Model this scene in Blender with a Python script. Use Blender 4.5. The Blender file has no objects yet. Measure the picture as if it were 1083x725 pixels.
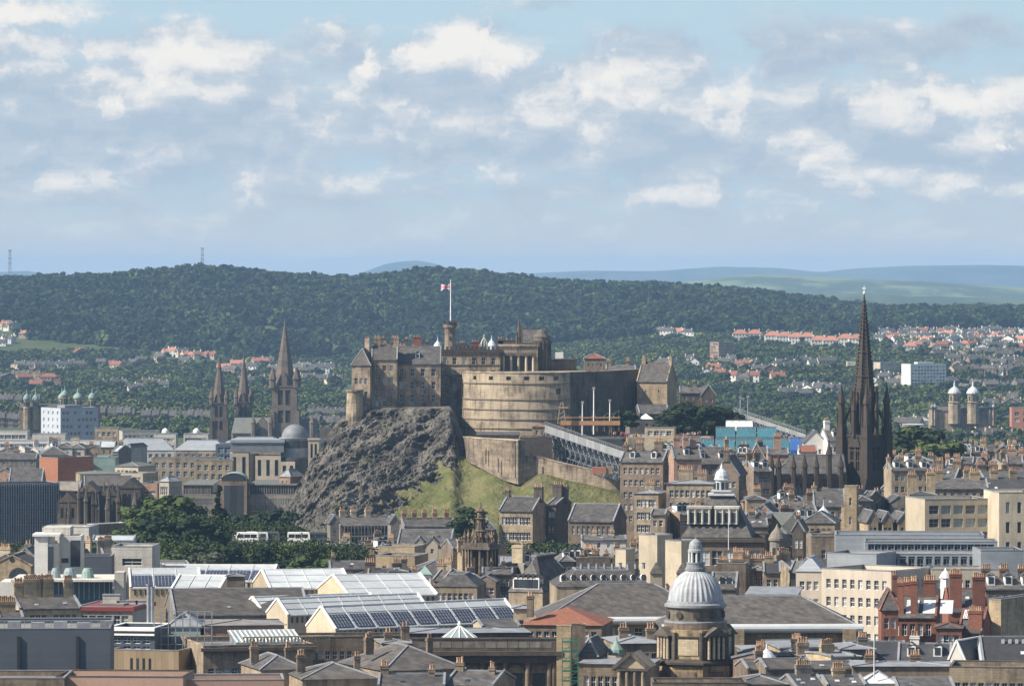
import bpy, math, random
import numpy as np
from mathutils import Vector, Matrix, noise
R = math.radians
rng = random.Random(7)
S = bpy.context.scene
COL = S.collection
# ---- calibration of the view: metres above sea level, camera looks along +Y (west) ----
F, YH, CZ, CX = 5400.0, 285.0, 165.0, 541.5
def wx(px, Y): return (px - CX) * Y / F
def wz(py, Y): return CZ - (py - YH) * Y / F
cam = bpy.data.objects.new('camera', bpy.data.cameras.new('camera')); COL.objects.link(cam)
cam.location = (0, 0, CZ); cam.rotation_euler = (R(90), 0, 0)
cam.data.sensor_width = 36; cam.data.lens = F / 1083 * 36
cam.data.shift_y = -(362.5 - YH) / 1083
cam.data.clip_start = 5; cam.data.clip_end = 60000
S.camera = cam
SUN_AZ, SUN_EL = R(-110), R(42)
sd = Vector((math.sin(SUN_AZ) * math.cos(SUN_EL), math.cos(SUN_AZ) * math.cos(SUN_EL), math.sin(SUN_EL)))
sun = bpy.data.objects.new('sun', bpy.data.lights.new('sun', 'SUN')); COL.objects.link(sun)
sun.data.energy = 5.0; sun.data.angle = R(0.6); sun.data.color = (1, 0.92, 0.80)
sun.rotation_euler = sd.to_track_quat('Z', 'Y').to_euler(); sun.location = (-200, -100, 400)
S.view_settings.view_transform = 'Standard'; S.view_settings.look = 'None'
S.view_settings.exposure = 0.7; S.view_settings.gamma = 1
S.render.engine = 'CYCLES'
S.cycles.max_bounces = 6; S.cycles.volume_bounces = 0; S.cycles.diffuse_bounces = 2; S.cycles.glossy_bounces = 2
S.cycles.transparent_max_bounces = 8

# ---------------- node helpers ----------------
class NT:
    def __init__(s, tree): s.t = tree; s.n = tree.nodes; s.l = tree.links
    def node(s, typ, **kw):
        n = s.n.new(typ)
        for k, v in kw.items():
            if k == 'ins':
                for i, x in v.items():
                    if hasattr(x, 'is_output'): s.l.new(x, n.inputs[i])
                    else: n.inputs[i].default_value = x
            else: setattr(n, k, v)
        return n
    def m(s, op, a, b=None, c=None, clamp=False):
        ins = {0: a}
        if b is not None: ins[1] = b
        if c is not None: ins[2] = c
        return s.node('ShaderNodeMath', operation=op, use_clamp=clamp, ins=ins).outputs[0]
    def mix(s, f, a, b, mode='MIX'):
        n = s.node('ShaderNodeMix', data_type='RGBA', blend_type=mode)
        for i, x in ((0, f), (6, a), (7, b)):
            if hasattr(x, 'is_output'): s.l.new(x, n.inputs[i])
            else: n.inputs[i].default_value = x if i == 0 or len(x) == 4 else (*x, 1)
        return n.outputs[2]
    def sm(s, x, lo, hi):
        n = s.node('ShaderNodeMapRange', interpolation_type='SMOOTHSTEP', ins={0: x, 1: lo, 2: hi})
        return n.outputs[0]
    def noise(s, vec, scale, detail=4, rough=.55, dist=0):
        return s.node('ShaderNodeTexNoise', ins={'Vector': vec, 'Scale': scale, 'Detail': detail, 'Roughness': rough, 'Distortion': dist}).outputs[0]

# ---------------- sky: Nishita plus drifting cumulus laid out by compass bearing and elevation ----------------
W = bpy.data.worlds.new('World'); S.world = W; W.use_nodes = True
t = NT(W.node_tree); t.n.clear()
sky = t.node('ShaderNodeTexSky', sky_type='NISHITA', sun_disc=False, sun_elevation=SUN_EL, sun_rotation=SUN_AZ % (2 * math.pi), altitude=100, air_density=1.0, dust_density=1.6, ozone_density=1.3)
tc = t.node('ShaderNodeTexCoord')
sx = t.node('ShaderNodeSeparateXYZ', ins={0: tc.outputs['Generated']})
az = t.m('ARCTAN2', sx.outputs[0], sx.outputs[1]); el = t.m('ARCSINE', sx.outputs[2])
U = t.m('MULTIPLY', az, 54.0); V = t.m('MULTIPLY', el, 54.0)          # 1 unit = about one degree
def vec(a, b, c=0.0): return t.node('ShaderNodeCombineXYZ', ins={0: a, 1: b, 2: c}).outputs[0]
# features flatten towards the horizon
Vs = t.m('MULTIPLY', t.m('POWER', t.m('MAXIMUM', V, 0.001), 0.85), 1.35)
wob = t.noise(vec(U, Vs), 1.3, 8, .66)
wob2 = t.noise(vec(t.m('ADD', U, 40.0), Vs), 1.3, 8, .66)
Uw = t.m('ADD', U, t.m('MULTIPLY', t.m('SUBTRACT', wob, .5), 1.3)); Vw = t.m('ADD', V, t.m('MULTIPLY', t.m('SUBTRACT', wob2, .5), .75))
def blobs(lst):
    acc = None
    for (px, py, rx, ry, w) in lst:
        cu, cv = (px - CX) / 100, (YH - py) / 100
        du = t.m('DIVIDE', t.m('SUBTRACT', Uw, cu), rx / 100); dv = t.m('DIVIDE', t.m('SUBTRACT', Vw, cv), ry / 100)
        r = t.m('ADD', t.m('POWER', t.m('ABSOLUTE', du), 2.0), t.m('POWER', t.m('ABSOLUTE', dv), 2.0))
        g = t.m('MULTIPLY', t.m('EXPONENT', t.m('MULTIPLY', r, -0.9)), w)
        acc = g if acc is None else t.m('MAXIMUM', acc, g)
    return acc
BR = blobs([(40, 12, 70, 16, .95), (20, 48, 80, 16, .7), (110, 50, 50, 14, .6), (205, 50, 62, 26, 1), (175, 70, 60, 24, .7), (95, 88, 45, 14, .75), (495, 45, 52, 26, 1), (510, 72, 52, 22, .75),
            (455, 60, 24, 20, .8), (395, 66, 12, 12, .8), (345, 36, 50, 18, .55), (600, 92, 60, 20, .7), (680, 82, 95, 28, .75), (860, 160, 32, 24, .95), (985, 103, 66, 18, 1), (1065, 108, 30, 24, .9),
            (1064, 153, 9, 6, .9), (260, 192, 22, 13, .6), (120, 112, 14, 10, .8), (700, 200, 62, 10, .5), (1000, 192, 60, 12, .5), (1070, 198, 40, 16, .55), (940, 186, 70, 14, .35), (570, 110, 60, 20, .6), (640, 135, 45, 18, .55), (440, 207, 30, 8, .4), (375, 200, 35, 9, .4), (200, 95, 60, 22, .6), (740, 110, 60, 26, .6), (620, 75, 50, 18, .6), (420, 110, 40, 14, .5), (20, 75, 60, 10, .6), (800, 95, 40, 12, .4), (500, 175, 60, 9, .4), (620, 200, 50, 8, .4), (160, 160, 60, 9, .35), (280, 62, 30, 24, .5), (60, 200, 60, 14, .3), (350, 118, 60, 18, .4)])
GR = blobs([(930, 44, 95, 22, .95), (860, 60, 50, 14, .8), (1000, 36, 60, 16, .8), (675, 42, 44, 11, .75), (880, 116, 40, 9, .75), (345, 50, 60, 20, .55), (80, 98, 140, 14, .85), (240, 120, 80, 40, .8), (580, 2, 60, 8, .6), (220, 2, 50, 6, .5),
            (560, 125, 200, 40, .75), (760, 150, 120, 30, .8), (960, 160, 140, 34, .85), (120, 150, 180, 40, .6), (800, 40, 30, 9, .4)])
n1 = t.noise(vec(Uw, t.m('MULTIPLY', Vs, 1.25)), 1.15, 9, .56)
n2 = t.noise(vec(t.m('ADD', Uw, -0.10), t.m('ADD', t.m('MULTIPLY', Vs, 1.25), .24)), 1.15, 5, .52)
strat = t.noise(vec(t.m('MULTIPLY', U, .45), t.m('MULTIPLY', Vs, 2.3), 3.0), 1.0, 5, .55)
band = t.sm(V, 3.1, 1.7)                                           # lower sky is a thick broken layer
tot = t.m('ADD', t.m('ADD', t.m('MAXIMUM', BR, GR), t.m('MULTIPLY', band, .55)), t.m('MULTIPLY', t.m('SUBTRACT', n1, .5), 1.8))
D = t.sm(tot, .12, .86)
D = t.m('MULTIPLY', D, .96)
rel = t.m('MULTIPLY', t.m('SUBTRACT', n1, n2), 4.0)
L = t.m('ADD', t.m('ADD', t.m('MULTIPLY', BR, 1.12), rel), t.m('ADD', -.06, t.m('MULTIPLY', t.m('SUBTRACT', strat, .5), 1.7)))
L = t.m('SUBTRACT', L, t.m('MULTIPLY', GR, .16))
L = t.m('ADD', t.m('MULTIPLY', t.sm(L, .02, 1.15), .62), t.m('MULTIPLY', t.m('ADD', L, .45, clamp=True), .30), clamp=True)
hor = t.sm(V, 1.1, 0.0)                                           # low clouds lose contrast in the air
front = t.sm(el, .35, .12)
base = t.mix(hor, (.475, .64, .75), (.57, .62, .655))
shade = t.mix(hor, (.43, .53, .645), (.53, .59, .645)); lit = t.mix(hor, (.92, .885, .84), (.60, .655, .70))
cl = t.mix(L, shade, lit)
pic = t.mix(D, base, cl)
bgN = t.node('ShaderNodeBackground', ins={0: sky.outputs[0], 1: 0.085})
bgP = t.node('ShaderNodeBackground', ins={0: pic, 1: 0.645})
fac = t.m('MULTIPLY', front, t.sm(el, -.02, -.005))
mx = t.node('ShaderNodeMixShader', ins={0: fac, 1: bgN.outputs[0], 2: bgP.outputs[0]})
t.node('ShaderNodeOutputWorld', ins={0: mx.outputs[0]})

# ---------------- materials ----------------
MATS = {}
def pmat(name, col, rough=.85, col2=None, nscale=.3, amt=.5, fine=.12, brick=None, streak=0, bump=0, metal=0, rnd=.1, spec=.3, lo=.4, hi=.65, grove=False):
    """col blotched with col2 by noise (real staining), fine grain, optional courses; Object Info random shifts each thing a little"""
    if name in MATS: return MATS[name]
    m = bpy.data.materials.new(name); m.use_nodes = True; MATS[name] = m
    q = NT(m.node_tree); b = q.n['Principled BSDF']
    tc = q.node('ShaderNodeTexCoord'); oi = q.node('ShaderNodeObjectInfo')
    off = q.m('MULTIPLY', oi.outputs['Random'], 90.0)
    co = q.node('ShaderNodeVectorMath', operation='ADD', ins={0: tc.outputs['Object'], 1: q.node('ShaderNodeCombineXYZ', ins={0: off, 1: off, 2: 0.0}).outputs[0]}).outputs[0]
    c = (*col, 1)
    out = None
    if col2:
        f = q.sm(q.noise(co, nscale, 6, .65), lo, hi)
        if streak:
            st = q.node('ShaderNodeMapping', ins={0: co, 3: (1.0, 1.0, .12)}).outputs[0]
            f = q.m('ADD', q.m('MULTIPLY', f, 1 - streak), q.m('MULTIPLY', q.sm(q.noise(st, 1.1, 4, .6), .45, .65), streak))
        out = q.mix(q.m('MULTIPLY', f, amt), c, (*col2, 1))
    else: out = q.mix(0.0, c, c)
    if brick:
        bw, bh, am = brick
        sp = q.node('ShaderNodeSeparateXYZ', ins={0: co})
        uv = q.node('ShaderNodeCombineXYZ', ins={0: q.m('ADD', sp.outputs[0], sp.outputs[1]), 1: sp.outputs[2], 2: 0.0}).outputs[0]
        br = q.node('ShaderNodeTexBrick', ins={0: uv, 1: (1, 1, 1, 1), 2: (1 - am, 1 - am, 1 - am, 1), 3: (.5, .5, .5, 1), 'Scale': 1.0, 'Mortar Size': min(.03 * bh, .03), 'Bias': 0.0, 'Brick Width': bw, 'Row Height': bh})
        out = q.mix(1.0, out, br.outputs[0], 'MULTIPLY')
    g = q.m('ADD', 1 - fine, q.m('MULTIPLY', q.noise(co, 3.0, 3, .7), 2 * fine))
    rv = q.m('ADD', 1 - rnd, q.m('MULTIPLY', oi.outputs['Random'], 2 * rnd))
    gg = q.m('MULTIPLY', g, rv)
    if grove:                                 # stands of different species and age
        gv = q.sm(q.noise(oi.outputs['Location'], .011, 4, .7), .38, .62); out = q.mix(gv, q.mix(1.0, out, (.50, .62, .70), 'MULTIPLY'), q.mix(1.0, out, (1.65, 1.45, 1.1), 'MULTIPLY'))
    out = q.mix(1.0, out, q.node('ShaderNodeCombineXYZ', ins={0: gg, 1: gg, 2: gg}).outputs[0], 'MULTIPLY')
    q.l.new(out, b.inputs['Base Color'])
    b.inputs['Roughness'].default_value = rough; b.inputs['Metallic'].default_value = metal
    b.inputs['Specular IOR Level'].default_value = spec
    if bump:
        bp = q.node('ShaderNodeBump', ins={'Strength': .6, 'Distance': bump, 'Height': q.noise(co, 1.5, 5, .6)})
        q.l.new(bp.outputs[0], b.inputs['Normal'])
    return m
K = dict
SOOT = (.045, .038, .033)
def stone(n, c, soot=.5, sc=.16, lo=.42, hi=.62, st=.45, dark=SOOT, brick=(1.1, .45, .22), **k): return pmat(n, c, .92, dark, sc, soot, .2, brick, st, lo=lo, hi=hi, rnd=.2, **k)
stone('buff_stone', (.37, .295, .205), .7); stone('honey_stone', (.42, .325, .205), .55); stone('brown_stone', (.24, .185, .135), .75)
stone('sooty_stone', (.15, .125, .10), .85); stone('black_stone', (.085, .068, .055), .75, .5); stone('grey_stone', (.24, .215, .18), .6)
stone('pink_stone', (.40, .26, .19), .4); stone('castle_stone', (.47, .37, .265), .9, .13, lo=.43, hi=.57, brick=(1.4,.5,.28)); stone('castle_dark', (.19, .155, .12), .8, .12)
stone('battery_stone', (.47, .385, .275), .8, .15, brick=(1.6, .5, .16)); stone('pale_stone', (.55, .45, .31), .25); stone('cream_render', (.45, .385, .285), .3, brick=None)
stone('rosy_render', (.48, .42, .34), .22, brick=None); stone('white_render', (.66, .64, .59), .25, brick=None); stone('pale_concrete', (.52, .49, .43), .35, brick=(3, 1.5, .06))
stone('red_sandstone', (.25, .105, .066), .6, .3); pmat('dull_lead', (.17, .18, .19), .6, (.11, .115, .12), .5, .7, .15); stone('orange_brick', (.35, .15, .085), .2, .2, brick=(.6, .25, .2)); stone('red_brick', (.23, .095, .062), .3, .3, brick=(.6, .25, .2))
stone('tan_panel', (.36, .27, .17), .2, .2, brick=(1.2, 30, .2)); stone('pink_panel', (.44, .29, .22), .12, .1, brick=None)
pmat('slate', (.078, .075, .074), .7, (.145, .132, .118), .5, .9, .28, (.9, .35, .4), .35, rnd=.22, lo=.42, hi=.6)
pmat('brown_slate', (.118, .106, .094), .75, (.068, .062, .058), .45, .9, .28, (.9, .35, .4), .35, rnd=.15)
pmat('green_slate', (.155, .165, .145), .75, (.10, .10, .09), .3, .6, .15, (.6, .35, .2), .3)
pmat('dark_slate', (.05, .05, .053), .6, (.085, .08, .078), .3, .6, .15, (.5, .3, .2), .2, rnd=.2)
pmat('clay_tile', (.25, .10, .06), .85, (.17, .08, .055), .4, .6, .15, (.4, .35, .2), .3)
pmat('orange_tile', (.38, .16, .10), .85, (.27, .13, .10), .3, .5, .1)
pmat('clay_pot', (.40, .245, .15), .9, (.25, .18, .13), 1.2, .7, .2, rnd=.3)
pmat('lead', (.25, .26, .275), .5, (.15, .155, .165), .5, .7, .15, rnd=.12)
pmat('white_lead', (.50, .52, .53), .5, (.36, .37, .38), .6, .6, .1, None, .7)
pmat('zinc', (.30, .32, .34), .5, (.22, .24, .26), .4, .5, .06, (9, .5, .12))
pmat('copper_green', (.22, .31, .275), .75, (.14, .20, .185), .6, .5, .1)
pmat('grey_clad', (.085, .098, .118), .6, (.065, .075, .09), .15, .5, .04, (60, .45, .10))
pmat('asphalt', (.06, .06, .062), .9, (.09, .085, .08), .2, .7, .15)
pmat('flat_felt', (.20, .19, .18), .9, (.11, .105, .10), .2, .8, .15)
pmat('pale_roof', (.47, .495, .505), .5, (.33, .355, .365), .15, .6, .08, (.9, 60, .12))
pmat('orange_timber', (.44, .24, .12), .85, (.30, .17, .09), .8, .7); pmat('white_paint', (.80, .79, .76), .6, (.55, .54, .50), .8, .4, .05)
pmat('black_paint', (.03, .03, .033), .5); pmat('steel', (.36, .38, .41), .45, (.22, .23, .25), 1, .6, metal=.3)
pmat('scaffold_steel', (.20, .215, .23), .5, (.12, .13, .145), 1, .6); pmat('scaffold_green', (.04, .16, .10), .6)
pmat('stand_board', (.30, .31, .31), .6, (.22, .23, .235), .8, .6, .1, (1.6, 30, .25))
pmat('teal_sheet', (.05, .165, .205), .6, (.035, .12, .155), .4, .6, .1); pmat('blue_sheet', (.04, .13, .38), .5, (.04, .13, .33), .3, .5)
pmat('blue_grey', (.10, .13, .165), .5, (.07, .09, .12), .4, .5)
pmat('pv_panel', (.045, .055, .09), .25, None, spec=.6, brick=(1.25, .85, .0)); pmat('red_paint', (.20, .04, .035), .6)
pmat('trunk_bark', (.10, .075, .055), .95, (.05, .04, .03), 1.5, .6)
pmat('grass_green', (.085, .125, .03), .95, (.14, .15, .055), .06, .8, .25)
def glassmat(n, c, r=.12, m=0.0, spec=.6):
    g = pmat(n, c, r, None, fine=.05, rnd=.35, spec=spec); return g
glassmat('glass_dark', (.035, .042, .05)); glassmat('glass_blue', (.05, .11, .16)); glassmat('glass_pale', (.22, .265, .265), .25); glassmat('pane_curtain', (.42, .42, .40), .5)
def leafmat(n, c, c2, rnd=.35):
    return pmat(n, c, .8, c2, .12, .9, .3, rnd=rnd, spec=.2, lo=.35, hi=.65, grove=True)
leafmat('leaf_mid', (.043, .066, .019), (.024, .040, .014)); leafmat('leaf_dark', (.024, .042, .014), (.015, .028, .010)); leafmat('leaf_lime', (.072, .10, .026), (.045, .068, .02)); leafmat('leaf_olive', (.085, .085, .045), (.055, .058, .03))
leafmat('leaf_far', (.012, .028, .012), (.030, .050, .016), .6); leafmat('leaf_park', (.036, .056, .020), (.056, .074, .024), .5); leafmat('leaf_purple', (.035, .022, .03), (.02, .015, .02))
M = lambda n: MATS[n]

# ---------------- mesh builder ----------------
class MB:
    def __init__(s): s.v = []; s.f = []; s.m = []; s.cur = 0
    def add(s, vs, fs):
        o = len(s.v); s.v += [tuple(v) for v in vs]; s.f += [tuple(i + o for i in f) for f in fs]; s.m += [s.cur] * len(fs); return s
    def quad(s, *p): return s.add(p, [tuple(range(len(p)))])
    def box(s, x0, x1, y0, y1, z0, z1):
        return s.add([(x0, y0, z0), (x1, y0, z0), (x1, y1, z0), (x0, y1, z0), (x0, y0, z1), (x1, y0, z1), (x1, y1, z1), (x0, y1, z1)],
                     [(3, 2, 1, 0), (4, 5, 6, 7), (0, 1, 5, 4), (1, 2, 6, 5), (2, 3, 7, 6), (3, 0, 4, 7)])
    def cbox(s, x, y, z0, w, d, h): return s.box(x - w / 2, x + w / 2, y - d / 2, y + d / 2, z0, z0 + h)
    def prism(s, poly, z0, z1, cap=True):
        n = len(poly); vs = [(x, y, z0) for x, y in poly] + [(x, y, z1) for x, y in poly]
        fs = [(i, (i + 1) % n, n + (i + 1) % n, n + i) for i in range(n)]
        if cap: fs += [tuple(range(n, 2 * n)), tuple(range(n - 1, -1, -1))]
        return s.add(vs, fs)
    def lathe(s, prof, n=16, cx=0, cy=0, a0=0, sq=1):
        vs = []; fs = []
        for r, z in prof:
            for i in range(n):
                a = a0 + 2 * math.pi * i / n; vs.append((cx + r * math.cos(a), cy + sq * r * math.sin(a), z))
        for k in range(len(prof) - 1):
            for i in range(n): fs.append((k * n + i, k * n + (i + 1) % n, (k + 1) * n + (i + 1) % n, (k + 1) * n + i))
        fs.append(tuple(range((len(prof) - 1) * n, len(prof) * n)))
        return s.add(vs, fs)
    def bar(s, p, q, w, h=None):
        h = h or w; p = Vector(p); q = Vector(q); d = (q - p); 
        if d.length < 1e-6: return s
        d.normalize(); up = Vector((0, 0, 1)) if abs(d.z) < .95 else Vector((0, 1, 0))
        a = d.cross(up).normalized() * w / 2; b = d.cross(a).normalized() * h / 2
        return s.add([p - a - b, p + a - b, p + a + b, p - a + b, q - a - b, q + a - b, q + a + b, q - a + b],
                     [(0, 1, 2, 3), (7, 6, 5, 4), (0, 4, 5, 1), (1, 5, 6, 2), (2, 6, 7, 3), (3, 7, 4, 0)])
    def slab(s, pts, th=.25):
        """polygon sheet with thickness below"""
        n = len(pts); lo = [(x, y, z - th) for x, y, z in pts]
        return s.add(list(pts) + lo, [tuple(range(n)), tuple(range(2 * n - 1, n - 1, -1))] + [(i, (i + 1) % n, n + (i + 1) % n, n + i) for i in range(n)])
    def pyr(s, x, y, z0, w, d, h, top=.0):
        a, b = w / 2, d / 2; c, e = a * top, b * top
        return s.add([(x - a, y - b, z0), (x + a, y - b, z0), (x + a, y + b, z0), (x - a, y + b, z0), (x - c, y - e, z0 + h), (x + c, y - e, z0 + h), (x + c, y + e, z0 + h), (x - c, y + e, z0 + h)],
                     [(0, 1, 5, 4), (1, 2, 6, 5), (2, 3, 7, 6), (3, 0, 4, 7), (4, 5, 6, 7), (3, 2, 1, 0)])
    def swap(s): s.v = [(y, x, z) for x, y, z in s.v]; return s
    def mesh(s, name, mats, smooth=False):
        me = bpy.data.meshes.new(name); me.from_pydata(s.v, [], s.f)
        for mm in (mats if isinstance(mats, (list, tuple)) else [mats]): me.materials.append(M(mm) if isinstance(mm, str) else mm)
        if any(s.m): me.polygons.foreach_set('material_index', s.m)
        if smooth: me.polygons.foreach_set('use_smooth', [True] * len(s.f))
        return me
    def obj(s, name, mats, parent=None, loc=(0, 0, 0), rz=0, smooth=False):
        o = bpy.data.objects.new(name, s.mesh(name, mats, smooth)); COL.objects.link(o)
        o.location = loc; o.rotation_euler = (0, 0, rz)
        if parent: o.parent = parent
        return o
def tag(o, label, cat, group=None, kind=None):
    if label: o['label'] = label
    if cat: o['category'] = cat
    if group: o['group'] = group
    if kind: o['kind'] = kind
    return o
def thing(name, label, cat, loc=(0, 0, 0), rz=0, group=None):
    o = bpy.data.objects.new(name, None); COL.objects.link(o); o.location = loc; o.rotation_euler = (0, 0, rz); o.empty_display_size = .5
    return tag(o, label, cat, group)
def struct(o): o['kind'] = 'structure'; return o
def inst(name, me, parent, loc, rz=0, sc=None):
    o = bpy.data.objects.new(name, me); COL.objects.link(o); o.parent = parent; o.location = loc; o.rotation_euler = (0, 0, rz)
    if sc: o.scale = sc
    return o
KIDS = {}
def dup(root, loc, rz=None, label=None, group=None, sc=None):
    kids = KIDS.setdefault(root.name, list(root.children))
    r = root.copy(); COL.objects.link(r); r.location = loc
    if rz is not None: r.rotation_euler = (0, 0, rz)
    if sc: r.scale = sc
    if label: r['label'] = label
    if group: r['group'] = group
    for ch in kids:
        c = ch.copy(); COL.objects.link(c); c.parent = r
        for g in ch.children:
            d = g.copy(); COL.objects.link(d); d.parent = c
    return r

# ---------------- terrain ----------------
def lerp_tab(tab, x):
    if x <= tab[0][0]: return tab[0][1]
    for (a, b), (c, d) in zip(tab, tab[1:]):
        if x <= c: return b + (d - b) * (x - a) / (c - a)
    return tab[-1][1]
def sst(a, b, x):
    t_ = max(0, min(1, (x - a) / (b - a))); return t_ * t_ * (3 - 2 * t_)
GY = [(-200, 161), (24, 161), (60, 140), (200, 84), (400, 74), (1250, 73), (1500, 76), (2000, 62), (2600, 56), (3400, 56), (5000, 58), (27000, 58)]
HILL = [(-300, 293), (0, 293), (60, 292), (110, 291), (150, 286), (200, 283), (290, 289), (330, 291), (380, 293), (440, 286), (500, 288), (560, 293), (640, 299), (740, 303), (800, 309), (840, 315), (880, 321), (920, 324), (1000, 325), (1400, 327)]
FOOT = [(-300, 60), (300, 62), (600, 72), (700, 84), (900, 88), (1083, 88), (1500, 85)]
def ground(x, y):
    z = lerp_tab(GY, y)
    if 1300 < y < 2050:                       # Castlehill ridge under the Hub and the esplanade
        z += 24 * sst(1330, 1500, y) * (1 - sst(1850, 2050, y)) * sst(15, 70, x) * (1 - sst(230, 420, x))
    if y > 2900:
        px = CX + F * x / y
        ft = lerp_tab(FOOT, px); z += (ft - 58) * sst(3300, 5200, y)
        z += 2.5 * noise.noise((x / 260, y / 260, 0)) * sst(2900, 3500, y)
        top = CZ - (lerp_tab(HILL, px) + 14 - YH) * 6500 / F
        k = sst(5000, 6450, y) * (1 - sst(7000, 9500, y))
        z += (top - z) * k
        if y > 5200: z += 8 * noise.noise((x / 150, y / 190, 3)) * sst(5200, 5600, y) * (1 - sst(9000, 9600, y))
    return z
def build_ground():
    ys = [-200, -60, 0, 24, 40, 60, 90, 130, 200, 280, 400, 550, 700] + list(np.arange(800, 2100, 25)) + list(np.arange(2100, 5000, 70)) + list(np.arange(5000, 9600, 55)) + list(np.geomspace(9700, 27000, 24))
    nx = 150; vs = []; fs = []
    for y in ys:
        hw = 350 + max(0, y) * .2
        for i in range(nx + 1):
            x = -hw + 2 * hw * i / nx; vs.append((x, y, ground(x, y)))
    for j in range(len(ys) - 1):
        for i in range(nx):
            a = j * (nx + 1) + i; fs.append((a, a + 1, a + nx + 2, a + nx + 1))
    me = bpy.data.meshes.new('ground'); me.from_pydata(vs, [], fs); me.polygons.foreach_set('use_smooth', [True] * len(fs))
    m = bpy.data.materials.new('ground_cover'); m.use_nodes = True; q = NT(m.node_tree); b = q.n['Principled BSDF']
    g = q.node('ShaderNodeNewGeometry'); sp = q.node('ShaderNodeSeparateXYZ', ins={0: g.outputs['Position']})
    town = q.mix(q.noise(g.outputs['Position'], .02, 4), (.06, .06, .058), (.11, .10, .085))
    fld = q.mix(q.sm(q.noise(g.outputs['Position'], .004, 3), .42, .58), (.05, .08, .025), (.12, .15, .05))
    fl2 = q.mix(q.sm(q.noise(g.outputs['Position'], .0009, 3), .45, .6), fld, (.20, .22, .09))
    near_wood = q.mix(q.noise(g.outputs['Position'], .03, 3), (.03, .046, .017), (.095, .115, .045))
    y = sp.outputs[1]
    c = q.mix(q.sm(y, 2300., 2900.), town, near_wood); c = q.mix(q.sm(y, 9300., 10500.), c, fl2)
    q.l.new(c, b.inputs['Base Color']); b.inputs['Roughness'].default_value = .95; b.inputs['Specular IOR Level'].default_value = .1
    me.materials.append(m); o = bpy.data.objects.new('ground', me); COL.objects.link(o); return struct(o)
build_ground()
def far_hill(name, tab, Y, depth, base, col, col2, sc, seed):
    """a ridge: skyline table in bearing, extruded to a rounded hill of real depth"""
    x0, x1 = -350, 1450; nx = 150; ny = 14; vs = []; fs = []
    for j in range(ny + 1):
        v = j / ny; y = Y - depth / 2 + depth * v; k = math.sin(math.pi * min(1, max(0, v))) ** .8
        for i in range(nx + 1):
            px = x0 + (x1 - x0) * i / nx; x = wx(px, Y); top = wz(lerp_tab(tab, px), Y)
            n = noise.noise((x / (depth * .12), y / (depth * .2), seed)) * (top - base) * .12
            vs.append((x, y, base - 5 + (top - base + 5 + n * (k < .98)) * k))
    for j in range(ny):
        for i in range(nx):
            a = j * (nx + 1) + i; fs.append((a, a + 1, a + nx + 2, a + nx + 1))
    me = bpy.data.meshes.new(name); me.from_pydata(vs, [], fs); me.polygons.foreach_set('use_smooth', [True] * len(fs))
    m = bpy.data.materials.new(name + '_cover'); m.use_nodes = True; q = NT(m.node_tree); b = q.n['Principled BSDF']
    g = q.node('ShaderNodeNewGeometry'); mp = q.node('ShaderNodeMapping', ins={0: g.outputs['Position'], 3: (1, .35, 1)}).outputs[0]
    c = q.mix(q.sm(q.noise(mp, sc, 5, .65), .44, .56), col, col2); q.l.new(c, b.inputs['Base Color']); b.inputs['Roughness'].default_value = 1
    me.materials.append(m); o = bpy.data.objects.new(name, me); COL.objects.link(o); return struct(o)
far_hill('hills', [(-350, 330), (640, 330), (700, 322), (740, 312), (780, 310), (830, 311), (900, 310), (960, 314), (1083, 316), (1450, 318)], 10500, 1600, 56, (.03, .055, .03), (.06, .09, .04), .006, 1)
far_hill('hills', [(-350, 320), (600, 320), (690, 305), (720, 298), (760, 294), (800, 291), (860, 293), (920, 296), (960, 296), (1010, 300), (1083, 304), (1450, 304)], 14000, 2600, 56, (.035, .06, .035), (.12, .16, .07), .0045, 2)
far_hill('hills', [(-350, 292), (-20, 291), (0, 288), (20, 287), (50, 292), (70, 300), (300, 300), (380, 290), (410, 278), (440, 275), (465, 280), (480, 290), (560, 289), (620, 286), (700, 287), (760, 282), (820, 283), (870, 288), (900, 284), (960, 281), (1040, 280), (1083, 281), (1450, 282)], 23000, 4000, 56, (.035, .06, .07), (.06, .09, .09), .0015, 3)  # bluish cover colours paint in part of the distance haze

# ---------------- haze ----------------
def build_haze():
    mb = MB().box(-6900, 6900, -260, 29000, 50, 226)
    m = bpy.data.materials.new('haze_air'); m.use_nodes = True; nt = m.node_tree; nt.nodes.clear()
    v = nt.nodes.new('ShaderNodeVolumePrincipled'); v.inputs['Color'].default_value = (.41, .66, .98, 1); v.inputs['Density'].default_value = HAZE; v.inputs['Anisotropy'].default_value = .0
    o = nt.nodes.new('ShaderNodeOutputMaterial'); nt.links.new(v.outputs[0], o.inputs['Volume'])
    ob = mb.obj('haze', m); ob['kind'] = 'stuff'; ob['label'] = 'pale blue summer haze over the whole city and hills'; ob['category'] = 'haze'
HAZE = 4.1e-5
build_haze()

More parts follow.
